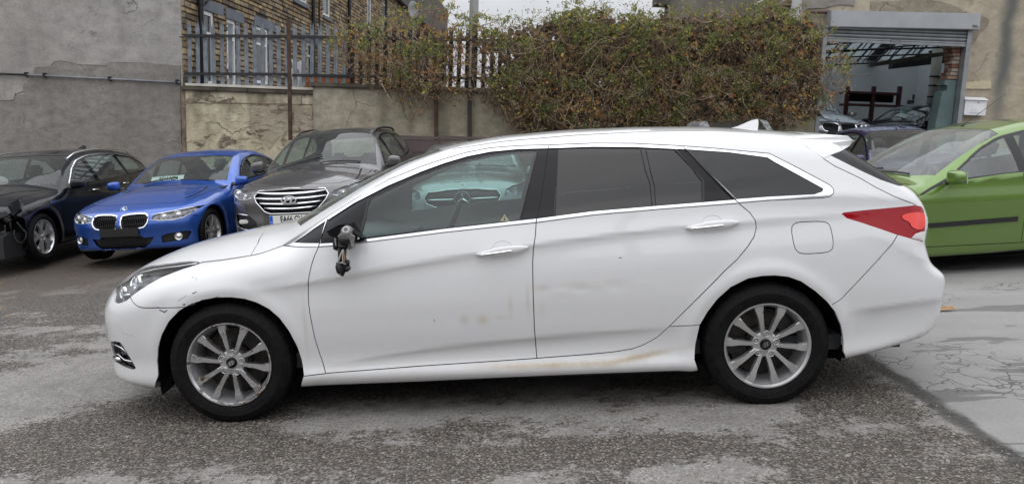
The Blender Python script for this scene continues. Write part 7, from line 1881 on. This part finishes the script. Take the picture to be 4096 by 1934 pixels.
def wrecked_nose(root):
    """what shows where bumper, grille and lamps are gone"""
    r2 = random.Random(3)
    o = MB(); o.box((.12, -.60, .42), (.17, .60, .52), bev=.01); o.build('crash_beam', DARKM, root)
    MB().box((.30, -.58, .25), (.34, .58, .70)).build('radiator', plain('radiator', (.02, .02, .022), .6, .3, bump=.8, bscale=200), root)
    m = MB(); m.box((.10, -.62, .70), (.36, .62, .74), bev=.01); m.build('slam_panel', DARKM, root)
    for s_ in (-1, 1):
        m = MB(); m.box((.15, s_ * .60, .40), (.75, s_ * .50, .54), bev=.01); m.build('chassis_leg', DARKM, root)
        m = MB(); m.prism([(.12, .14), (.55, .12), (.60, .40), (.30, .46), (.14, .40)], s_ * .66, s_ * .80); m.build('torn_undertray', BLACKP, root)
        for k in range(10):
            a = Vector((.15 + r2.random() * .3, s_ * (.5 + r2.random() * .33), .38 + r2.random() * .38)); pts = [a]
            for j in range(4): a = a + Vector((r2.uniform(-.05, .05), r2.uniform(-.05, .05), r2.uniform(-.09, .02))); pts.append(a)
            MB().tube(pts, r2.uniform(.004, .010), 5).build('torn_wiring', BLACKP if k % 3 else DARKM, root, True)
        for k in range(7):
            c = Vector((.12 + r2.random() * .28, s_ * (.35 + r2.random() * .5), .40 + r2.random() * .32)); d = [r2.uniform(.02, .07) for _ in range(3)]
            MB(Matrix.Translation(c) @ Matrix.Rotation(r2.random() * 3, 4, 'X') @ Matrix.Rotation(r2.random() * 3, 4, 'Z')).box((-d[0], -d[1], -d[2] * .5), (d[0], d[1], d[2] * .5), bev=.006).build('broken_bracket', [DARKM, BLACKP, plain('grey_bracket', (.27, .265, .25)), DARKM][k % 4], root)
        # crumpled wing corner
        bm = bmesh.new(); P = [(.30, .80), (.50, .86), (.62, .80), (.56, .66), (.44, .60), (.34, .66)]; V = []
        for k, (u, z) in enumerate(P): V.append(bm.verts.new((u, s_ * (.80 + .03 * (k % 2) + .03 * (u - .3)), z)))
        c = bm.verts.new((.46, s_ * .87, .74))
        for k in range(6): bm.faces.new((V[k], V[(k + 1) % 6], c))
        from_bm('crumpled_wing', bm, paint('black_paint', (.003, .005, .008), .0, .3), root)
    MB().box((.085, -.03, .60), (.10, .05, .625)).build('paper_tag', WHITEP, root)

def build_cars():
    HR = (130, 78, 24)
    blue = paint('blue_paint', (.014, .085, .40), .45, .30, 1.0, .05)
    grey = paint('grey_paint', (.088, .084, .086), .5, .30, 1.0, .06)
    black = paint('black_paint', (.003, .005, .008), 0, .3, 1.0, .008)
    black.node_tree.nodes['Principled BSDF'].inputs['Specular IOR Level'].default_value = .1; black.node_tree.nodes['Principled BSDF'].inputs['Coat IOR'].default_value = 1.38
    green = paint('green_paint', (.115, .205, .034), .4, .30, 1.0, .06)
    purple = paint('purple_paint', (.020, .012, .085), .3, .3, 1.0, .06)
    silver = paint('silver_paint', (.36, .38, .40), .7, .3, 1.0, .06)
    darkg = paint('charcoal_paint', (.05, .052, .06), .6, .3, 1.0, .08)
    # blue saloon
    root, bvh, body, objs, M = make_car('saloon_car', 'metallic blue saloon car with twin chrome kidney grilles and its number plate behind the windscreen', (-5.03, 9.84, .06, 85.66, -1.14, -.5), saloon_spec(), blue, 'twin10', HR)
    saloon_face(root, bvh, M)
    p = MB(Matrix.Translation((1.80, .24, 1.02)) @ Matrix.Rotation(R_(38), 4, 'Y') @ Matrix.Rotation(R_(-3), 4, 'Z')); p.box((-.004, -.26, -.055), (0, .26, .055)); pl = p.build('loose_number_plate', WHITEP, root)
    T = Matrix.Translation((1.80, .24, 1.02)) @ Matrix.Rotation(R_(38), 4, 'Y') @ Matrix.Rotation(R_(-3), 4, 'Z') @ Matrix.Translation((-.0055, -.02, 0)) @ Matrix(((0, 0, -1, 0), (-1, 0, 0, 0), (0, 1, 0, 0), (0, 0, 0, 1)))
    o = link('plate_text', text_mesh('RE14 NZA', .105, .0006, .66, .0025), GAPM, pl); o.matrix_local = T
    # big grey SUV
    root, bvh, body, objs, M = make_car('suv_car', 'dark grey SUV with wide chrome barred hexagonal grille and roof rails', (-2.79, 9.72, .06, 87.26, -1.33, -.3), suv_spec(), grey, 'twin10', HR)
    suv_face(root, bvh, M)
    # black estate, wrecked front
    root, bvh, body, objs, M = make_car('wrecked_estate_car', 'black estate car with its front bumper and headlights torn off, beside the grey wall', (-7.158, 9.438, .11, 90.7, -.8, 0), estate_spec(), black, 'swirl5', HR)
    wrecked_nose(root)
    for s_ in (-1, 1):
        pts = [surf(bvh, u, .60, 'top', 1, 0) for u in np.linspace(2.2, 4.15, 14)]; pts = [(p_.x, p_.y * s_, p_.z + .035) for p_ in pts]; pts[0] = (pts[0][0] - .05, pts[0][1], pts[0][2] - .05); pts[-1] = (*pts[-1][:2], pts[-1][2] - .04)
        MB().tube(pts, .012, 8).build('roof_rail', SATIN, root, True)
        q = surf(bvh, 1.14, .77, 'side', 1, .004); MB().box((q.x - .05, s_ * (q.y - .002), .75), (q.x + .05, s_ * (q.y + .006), .79), bev=.01).build('wing_badge', CHROME, root)
        for u, z in ((2.28, .86), (3.25, .90)):
            q = surf(bvh, u, z, 'side', 1, .02); MB().tube([(q.x - .09, q.y * s_, z), (q.x - .05, (q.y + .02) * s_, z), (q.x + .05, (q.y + .02) * s_, z), (q.x + .09, q.y * s_, z)], .012, 8).build('door_handle', CHROME, root, True)
    fin = MB(); fin.prism([(3.55, 1.47), (3.75, 1.545), (3.82, 1.54), (3.86, 1.46)], -.02, .02, bev=.01); fin.build('aerial_fin', black, root, True)
    # green hatchback at the right
    sp = hatch_spec(3.97, 1.47, .825); sp['geo']['trim_m'] = BLACKP
    sp['geo']['front'].insert(0, ('rub_strip', 'side', [(1.24, .480), (2.14, .500), (2.14, .545), (1.22, .525)], -.008, .02)); sp['geo']['front'].insert(0, ('rub_strip', 'side', [(2.24, .502), (3.0, .515), (3.0, .560), (2.24, .547)], -.008, .02))
    root, bvh, body, objs, M = make_car('green_hatchback', 'bright green hatchback side on behind the white car tail, a black strip along its doors', (2.60, 7.85, 0, 6.5, 0, .8), sp, green, 'twin10', HR, glassm=glass('pale_glass', (.76, .85, .84), 1.0, .22))
    for o in root.children:
        if o.name.startswith('pillar_panel'): o.data.materials[0] = BLACKP
    aerial(root, (2.13, .0, 1.40), (2.62, .0, 1.72))
    # purple hatchback
    root, *_ , M = make_car('purple_hatchback', 'small dark purple hatchback facing out between the white and green cars', (6.45, 11.0, .0, 88, 0, 0), hatch_spec(3.75, 1.49, .80), purple, 'twin10', (70, 44, 14))
    aerial(root, (2.0, 0.0, 1.42), (2.15, .06, 1.74))
    # the car with the star, seen through the white car's windows
    root, bvh, body, objs, M = make_car('starred_saloon', 'dark grey saloon with a large star on its grille, seen through the white car', (-.62, 9.95, .03, 90, -1.2, 0), saloon_spec_star(), paint('mid_grey_paint', (.20, .205, .215), .6, .28), 'twin10', (84, 52, 18))
    star_face(root, bvh)
    # dark hatchback with plastic sheeting
    root, *_ , M = make_car('dark_hatchback', 'dark hatchback mostly hidden behind the white roof, clear plastic taped over its windows', (3.80, 11.2, .08, 90, -1.2, 0), hatch_spec(3.9, 1.56, .83), darkg, 'twin10', (64, 40, 12), lod=1)
    aerial(root, (2.05, -.02, 1.5), (2.2, .0, 1.80), .0022)
    r2 = random.Random(5); PM = plastic_mat()
    for s_ in (-1, 1):
        bm = bmesh.new(); nx, ny = 22, 12; G = []
        for i in range(nx):
            row = []
            for j in range(ny):
                u = 1.5 + i * .06; t = j / (ny - 1); v = .44 + .33 * t; z = 1.555 - .9 * max(0, t - .35) ** 1.3 - .25 * t * t + r2.uniform(-.006, .012)
                if u < 1.9: z -= (1.9 - u) * .5
                row.append(bm.verts.new((u + r2.uniform(-.01, .01), s_ * (v + .02 * r2.random()), z)))
            G.append(row)
        for i in range(nx - 1):
            for j in range(ny - 1): bm.faces.new((G[i][j], G[i + 1][j], G[i + 1][j + 1], G[i][j + 1]))
        from_bm('plastic_sheet', bm, PM, root)
    # cars inside the garage
    F = GAR_FLOOR
    root, bvh, body, objs, M = make_car('silver_saloon', 'silver saloon facing out of the garage doorway with twin dark kidney grilles', (*F(7.15, 16.75), 91, 0, 4), saloon_spec(), silver, 'twin10', (64, 44, 14), lod=1)
    saloon_face(root, bvh, M)
    root, *_ = make_car('black_saloon', 'black saloon parked across the inside of the garage', (F(8.9, 20.2)[0], 20.2, F(8.9, 20.2)[2] - .26, 24, 0, 4), saloon_spec(), black, 'twin10', (64, 44, 12), lod=1)
    root, *_ = make_car('pale_hatchback', 'pale silver hatchback glimpsed through the green car windows', (5.6, 10.6, .1, -8, 0, 0), hatch_spec(3.9, 1.47, .82), paint('pale_paint', (.50, .54, .56), .5, .3), 'twin10', (56, 36, 12), lod=1) if False else (None,)
    # far white car beyond the black estate
def aerial(root, a, b, r=.0035):
    m = MB(); m.tube([a, Vector(a).lerp(Vector(b), .1), b], [.012, r, r * .6], 6); m.build('aerial', BLACKP, root, True)
def plastic_mat():
    n = N('plastic_sheet'); t = n.t; t.nodes.remove(n.b); tr = t.nodes.new('ShaderNodeBsdfTransparent'); tr.inputs[0].default_value = (.85, .87, .88, 1)
    p = t.nodes.new('ShaderNodeBsdfPrincipled'); p.inputs['Base Color'].default_value = (.42, .44, .45, 1); p.inputs['Roughness'].default_value = .25
    mx = t.nodes.new('ShaderNodeMixShader'); t.links.new(n.ramp(n.noise(9, detail=5), [(.35, .15), (.65, .6)]), mx.inputs[0]); t.links.new(tr.outputs[0], mx.inputs[1]); t.links.new(p.outputs[0], mx.inputs[2]); t.links.new(mx.outputs[0], n.out.inputs[0]); return n.m
def saloon_spec_star():
    s = saloon_spec(); g = s['geo']; UPZ = .10; up = lambda P: [(x, z + UPZ) for x, z in P]
    g['front'] = [('grille', 'front', up([(-.1, .50), (.30, .505), (.46, .56), (.50, .63), (.45, .70), (.2, .725), (-.1, .73)]), .025, .05),
                  ('lower_grille', 'front', [(-.1, .22), (.36, .22), (.40, .34), (-.1, .36)], .03, .1), ('intake', 'front', [(.50, .24), (.78, .26), (.82, .38), (.52, .36)], .03, .05),
                  ('headlight_housing', 'front', up([(.55, .62), (.84, .60), (.90, .70), (.86, .76), (.66, .74), (.56, .70)]), .02, -.3), ('taillight', 'rear', [(.5, .8), (.95, .8), (.95, .95)], 0, -.4)]
    s['nose'] = [(.1, .13), (.16, .05), (.2, .03), (.3, .03), (.42, .02), (.5, .0), (.80, .03), (.86, .08), (.90, .18), (.96, .4), (1.1, .9)]; s['belt'] = [(0, .84), (.5, .93), (1.4, .95), (2.6, .98), (3.7, 1.01), (4.6, .98)]; s['zc'] = .66
    s['top'] = [(-.2, .82), (.0, .87), (.1, .90), (.3, .935), (.6, .975), (1.0, 1.01), (1.35, 1.03), (1.47, 1.045)] + s['top'][8:]
    return s
def star_face(root, bvh):
    q = surf(bvh, 0, .715, 'front', 1, .0); me = star_emblem(.105, .014); o = link('star_emblem', me, CHROME, root)
    o.matrix_local = Matrix.Translation((q.x - .02, 0, .715)) @ Matrix(((0, 0, -1, 0), (-1, 0, 0, 0), (0, 1, 0, 0), (0, 0, 0, 1)))
    for s_ in (-1, 1):
        P = [surf(bvh, x, .71, 'front', 1, .004) for x in (.115, .25, .38, .46)]; MB().tube([(p.x, p.y * s_, p.z) for p in P], .009, 6).build('grille_wing', CHROME, root, True)
    bm = bmesh.new(); poly = [(-.1, .61), (.30, .615), (.45, .665), (.485, .73), (.44, .792), (.2, .815), (-.1, .82)]
    for iz, z in enumerate(np.arange(.615, .82, .0155)):
        for x in np.arange(.0, .48, .021):
            for s_ in (-1, 1):
                xx = x + (.0105 if iz % 2 else 0)
                if not in_poly(xx, z, poly) or math.hypot(xx, z - .715) < .118 or abs(z - .71) < .014: continue
                p = surf(bvh, xx, z, 'front', 1, -.010)
                if p is None: continue
                r = .0045; c = Vector((p.x, xx * s_, z)); V = [bm.verts.new(c + Vector(d)) for d in ((0, r, 0), (0, 0, r), (0, -r, 0), (0, 0, -r))]; t = bm.verts.new(c + Vector((-.006, 0, 0)))
                for k in range(4): bm.faces.new((V[k], V[(k + 1) % 4], t))
    o = from_bm('grille_studs', bm, CHROME, root); o['kind'] = 'stuff'
    pts = [surf(bvh, x, z, 'front', 1, .004) for x, z in ((.0, .835), (.2, .830), (.45, .805), (.505, .73), (.465, .655), (.30, .60), (.0, .595))]
    for s_ in (-1, 1): MB().tube([(p.x, p.y * s_, p.z) for p in pts if p], .006, 6).build('grille_surround', CHROME, root, True)
    q = surf(bvh, 0, .88, 'front', 1, .003); T = Matrix.Translation(q) @ Vector((-.7, 0, .7)).to_track_quat('Z', 'Y').to_matrix().to_4x4()
    o = link('bonnet_badge', star_emblem(.028, .005), CHROME, root); o.matrix_local = T
# ------------------------------------------------------------------ climbing vine over the fence
def build_vine():
    W = WV; r = np.random.default_rng(11)
    Kp = PW / 2575.0
    topc = ([800, 840, 900, 960, 1010, 1060, 1100, 1150, 1190, 1240, 1290, 1340, 1390, 1430, 1480, 1510, 1550, 1600, 1650, 1700, 1750, 1800, 1870, 1930, 1990, 2040, 2070, 2100, 2130, 2150], [90, 62, 52, 45, 40, 8, 12, 30, 45, 50, 55, 50, 38, 12, 25, 0, 40, 32, 28, 32, 42, 28, 22, 12, 28, 45, 45, 75, 110, 130])
    botc = ([800, 900, 960, 1000, 1030, 1060, 1100, 1150, 1200, 1250, 1290, 1330, 1400, 1460, 1550, 1700, 1900, 1980, 2020, 2045, 2060, 2090, 2120, 2150], [95, 205, 235, 262, 300, 285, 250, 262, 240, 285, 320, 335, 335, 335, 335, 335, 335, 318, 310, 300, 275, 262, 240, 185])
    xs_ = np.arange(780, 2180, 2.0); tj = np.array([11 * noise.noise(Vector((a * .021, 0, 0))) + 9 * noise.noise(Vector((a * .075, 5, 0))) + 5 * noise.noise(Vector((a * .2, 9, 0))) for a in xs_])
    def top(x): return np.interp(x, *topc) + np.interp(x, xs_, tj) * 1.6
    def bot(x): return np.interp(x, *botc)
    def dens(x, y):
        d = np.interp(x, [800, 900, 1000, 1100, 1200, 1290, 1400, 2000, 2040, 2065, 2095, 2150], [.05, .12, .20, .30, .34, .62, .88, .88, .55, .26, .18, .06])
        tt = top(x); bb = bot(x)
        d = d * np.clip((y - tt) / 26, .10, 1) * np.clip((bb - y) / 60, .10, 1)
        d = np.where((y > 225) & (x < 1290), d * .45, d)
        gap = (x > 1165) & (x < 1260) & (y > 125) & (y < 212); d = np.where(gap, d * .35, d)
        d = np.where((x > 1780) & (x < 2010) & (y > 240), d * .75, d)
        nz = np.array([noise.noise(Vector((a * .022, b * .03, 1.7))) for a, b in zip(np.ravel(x), np.ravel(y))]).reshape(np.shape(x))
        nz2 = np.array([noise.noise(Vector((a * .07, b * .09, 7.7))) for a, b in zip(np.ravel(x), np.ravel(y))]).reshape(np.shape(x))
        return np.clip(d * (.85 + 2.2 * nz + 2.0 * nz2), 0, 1), nz
    # pixel (2575 scale) -> world by two reference planes
    P00 = np.array(on_plane(0, 0, W.P0, W.n)); R0 = np.array(CAMR); n_ = np.array(W.n); c0 = np.array(CAMP)
    def world(x, y, d):
        v = np.stack([x * Kp - PW / 2, PH / 2 - y * Kp, np.full_like(x, -FPX)], -1) @ R0.T
        p0 = np.array(W.P0)[None] - n_[None] * d[:, None]
        t = ((p0 - c0) @ n_) / (v @ n_); return c0 + v * t[:, None]
    root = empty('climbing_vine', 'overgrown climbing vine smothering the palisade fence, green on top and rusty orange below', 'vine', Matrix.Identity(4))
    # stems
    bark = plain('vine_bark', (.12, .085, .055), .85, var=.45, vscale=2); bark2 = plain('grey_twig', (.26, .20, .13), .85, var=.4, vscale=2)
    for mi, (mat, cnt) in enumerate(((bark, 1400), (bark2, 1500))):
        V = []; F = []
        for k in range(cnt):
            for _ in range(20):
                x = r.uniform(830, 2130); y = r.uniform(top(x) - 2, bot(x)); dd, _n2 = dens(np.array([x]), np.array([y]))
                if r.random() < dd[0] + .015: break
            d = r.uniform(-.38, .25); L = int(r.integers(8, 26)); ang = r.normal(math.pi / 2, .75); pts = []
            step = r.uniform(5, 10); bend = r.normal(0, .16)
            for s in range(L):
                pts.append((x, y, d)); ang += bend + r.normal(0, .22); ang += .10 * math.sin(math.pi / 2 - ang); bend *= .95; x += math.cos(ang) * step; y += math.sin(ang) * step; d += r.normal(0, .025)
                if y < top(x) - 14 or y > bot(x) + 10: break
            if len(pts) < 3: continue
            A = np.array(pts); P = world(A[:, 0], A[:, 1], A[:, 2]); rad = r.uniform(.003, .0095) * np.linspace(1, .45, len(P)); base = len(V)
            for i, p in enumerate(P):
                for q in range(3): a = q * 2.094 + k; V.append((p[0] + math.cos(a) * rad[i], p[1] + .6 * math.sin(a + 1) * rad[i], p[2] + math.sin(a) * rad[i]))
            for i in range(len(P) - 1):
                for q in range(3): F.append((base + i * 3 + q, base + i * 3 + (q + 1) % 3, base + (i + 1) * 3 + (q + 1) % 3, base + (i + 1) * 3 + q))
        o = mesh('stems', V, F, mat, root, True); o['kind'] = 'stuff'
    # thin shoots sticking up over the top
    V = []; F = []
    for k in range(240):
        x = r.uniform(880, 2080); y = top(x) + 8; pts = []; ang = r.normal(-math.pi / 2, .6); d = r.uniform(-.1, .2)
        for s in range(int(r.integers(4, 10))): pts.append((x, y, d)); ang += r.normal(.0, .25) + .06 * (1 if math.cos(ang) > 0 else -1); x += math.cos(ang) * 4; y += math.sin(ang) * 4
        A = np.array(pts); P = world(A[:, 0], A[:, 1], A[:, 2]); base = len(V)
        for p in P:
            for q in range(3): a = q * 2.094; V.append((p[0] + math.cos(a) * .0035, p[1], p[2] + math.sin(a) * .0035))
        for i in range(len(P) - 1):
            for q in range(3): F.append((base + i * 3 + q, base + i * 3 + (q + 1) % 3, base + (i + 1) * 3 + (q + 1) % 3, base + (i + 1) * 3 + q))
    o = mesh('shoots', V, F, bark2, root, True); o['kind'] = 'stuff'
    # leaves
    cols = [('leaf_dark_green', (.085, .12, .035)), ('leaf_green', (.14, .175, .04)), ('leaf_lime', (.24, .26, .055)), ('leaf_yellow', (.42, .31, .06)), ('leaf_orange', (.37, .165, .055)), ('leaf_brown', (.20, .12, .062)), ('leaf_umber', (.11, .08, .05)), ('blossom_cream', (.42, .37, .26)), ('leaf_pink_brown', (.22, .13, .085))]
    mats = []
    for nm, c in cols:
        n = N(nm); f = n.noise(9, detail=3); n.set(col=n.mix(f, tuple(x * .65 for x in c), tuple(min(1, x * 1.35) for x in c)), rough=.6)
        tl = n.t.nodes.new('ShaderNodeBsdfTranslucent'); tl.inputs[0].default_value = (*[min(1, x * 1.2) for x in c], 1); mx = n.t.nodes.new('ShaderNodeMixShader'); mx.inputs[0].default_value = .3
        n.t.links.new(n.b.outputs[0], mx.inputs[1]); n.t.links.new(tl.outputs[0], mx.inputs[2]); n.t.links.new(mx.outputs[0], n.out.inputs[0]); mats.append(n.m)
    NL = 230000
    x = r.uniform(820, 2150, NL); tt = top(x); bb = bot(x); y = tt - 6 + (bb - tt + 14) * r.random(NL)
    dd, nz = dens(x, y); keep = r.random(NL) < dd * .62 + .006; x, y, nz = x[keep], y[keep], nz[keep]; tt, bb = tt[keep], bb[keep]; n = len(x)
    back = np.zeros(n, bool)
    d = np.where(back, r.uniform(.1, .42, n), r.uniform(-.34, .20, n)); P = world(x, y, d)
    size = np.clip(r.lognormal(-3.45, .42, n), .014, .085); f = (y - tt) / np.maximum(bb - tt, 1)
    # colour choice: green towards the top and right, rust to the bottom and left
    g = np.clip(1.05 - 1.15 * f + nz * 2.2 + np.interp(x, [850, 1100, 1300, 1500, 1700, 2000], [-.65, -.45, -.15, .10, .10, .05]) + r.normal(0, .10, n), -.4, 1.4)
    u = r.random(n); mi = np.zeros(n, int)
    uo = u; hi = g > .80; md = (g > .42) & ~hi; lo = ~hi & ~md
    mi[hi] = np.choose(np.searchsorted([.26, .60, .88], u[hi]), [0, 1, 2, 3]); mi[md] = np.choose(np.searchsorted([.14, .32, .50, .60, .82], u[md]), [0, 1, 2, 3, 5, 6]); mi[lo] = np.choose(np.searchsorted([.34, .54, .66, .82, .90], u[lo]), [4, 5, 6, 3, 8, 2])
    if 0: mi[back] = np.where(r.random(back.sum()) < .75, 6, 5)
    NS = 5200; xa = r.uniform(960, 2060, NS); ya = top(xa) - r.exponential(9, NS) + 4; nza = np.array([noise.noise(Vector((a * .05, b * .06, 11.0))) for a, b in zip(xa, ya)]); kp = nza > -.02; xa, ya = xa[kp], ya[kp]
    P = np.concatenate([P, world(xa, ya, r.uniform(-.15, .2, len(xa)))]); size = np.concatenate([size, r.uniform(.022, .05, len(xa))]); mi = np.concatenate([mi, r.choice([0, 1, 1, 2, 3], len(xa))])
    # cream blossom clusters
    cl = []
    for _ in range(150):
        cx = r.uniform(1290, 2120); cy = r.uniform(max(top(cx) + 90, 170), bot(cx) - 4) if r.random() < .82 else r.uniform(top(cx), top(cx) + 90)
        k = int(r.integers(14, 46)); cl.append(np.stack([r.normal(cx, 5.5, k), r.normal(cy, 5, k), r.uniform(-.45, -.2, k)], 1))
    for cx, cy in ((985, 38), (1040, 95), (905, 90), (960, 70), (2105, 140), (2120, 165), (2098, 175), (2110, 110), (2095, 60), (2140, 220)):
        cl.append(np.stack([r.normal(cx, 5, 26), r.normal(cy, 6, 26), r.uniform(-.45, -.3, 26)], 1))
    cl = np.concatenate(cl); PB = world(cl[:, 0], cl[:, 1], cl[:, 2]); nb = len(PB)
    def leafmesh(name, P, size, mi, narrow=.55):
        n = len(P); az = r.uniform(0, 2 * math.pi, n); tilt = r.normal(0, .7, n); roll = r.uniform(0, 6.28, n)
        # leaf hangs: axis mostly down, face roughly to the yard
        ax = np.stack([np.cos(roll) * .75, r.normal(0, .35, n), np.sin(roll) * .8 - .35], 1); ax /= np.linalg.norm(ax, axis=1)[:, None]
        nr = np.stack([r.normal(0, .5, n), -np.ones(n), r.normal(.35, .5, n)], 1); sd = np.cross(ax, nr); sd /= np.linalg.norm(sd, axis=1)[:, None]; up = np.cross(sd, ax)
        s = size[:, None]; V = np.stack([P, P + ax * s * .45 + sd * s * narrow * .5 + up * s * .12, P + ax * s * 1.1, P + ax * s * .45 - sd * s * narrow * .5 + up * s * .12], 1).reshape(-1, 3)
        me = bpy.data.meshes.new(name); nf = n * 2; me.vertices.add(len(V)); me.vertices.foreach_set('co', V.astype(np.float32).ravel())
        idx = (np.arange(n)[:, None] * 4 + np.array([0, 1, 2, 0, 2, 3])[None]).ravel(); me.loops.add(nf * 3); me.loops.foreach_set('vertex_index', idx.astype(np.int32)); me.polygons.add(nf)
        me.polygons.foreach_set('loop_start', (np.arange(nf) * 3).astype(np.int32)); me.polygons.foreach_set('material_index', np.repeat(mi, 2).astype(np.int32)); me.update(calc_edges=True); me.validate()
        for m in mats: me.materials.append(m)
        return link(name, me, None, root)
    # umber leaf scraps behind, depth shade put into their colour, solid from the middle to the garage
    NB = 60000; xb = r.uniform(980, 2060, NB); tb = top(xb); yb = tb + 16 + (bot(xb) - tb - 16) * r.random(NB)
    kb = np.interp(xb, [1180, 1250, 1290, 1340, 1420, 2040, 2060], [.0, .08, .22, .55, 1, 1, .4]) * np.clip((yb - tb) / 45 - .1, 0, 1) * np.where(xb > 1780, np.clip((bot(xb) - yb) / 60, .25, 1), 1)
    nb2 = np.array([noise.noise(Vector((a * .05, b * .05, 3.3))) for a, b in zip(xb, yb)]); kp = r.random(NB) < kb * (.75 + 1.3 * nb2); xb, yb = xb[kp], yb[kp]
    Pb = world(xb, yb, r.uniform(.20, .45, len(xb))); o = leafmesh('dark_backing_leaves', Pb, r.uniform(.06, .13, len(xb)), np.where(r.random(len(xb)) < .8, 6, 5), .8); o['kind'] = 'stuff'
    o = leafmesh('leaves', P, size, mi, .6); o['kind'] = 'stuff'
    o = leafmesh('blossoms', PB, r.uniform(.012, .03, nb), np.where(r.random(nb) < .62, 7, 8), .5); o['kind'] = 'stuff'
# ------------------------------------------------------------------ build
build_ground()
_t, _F, _a = build_left_house()
build_facade(_t, _F)
satellite(_F)
build_retaining()
build_fence()
build_washing()
build_garage()
build_cars()
build_hero()
build_pole()
build_far_side()
build_vine()
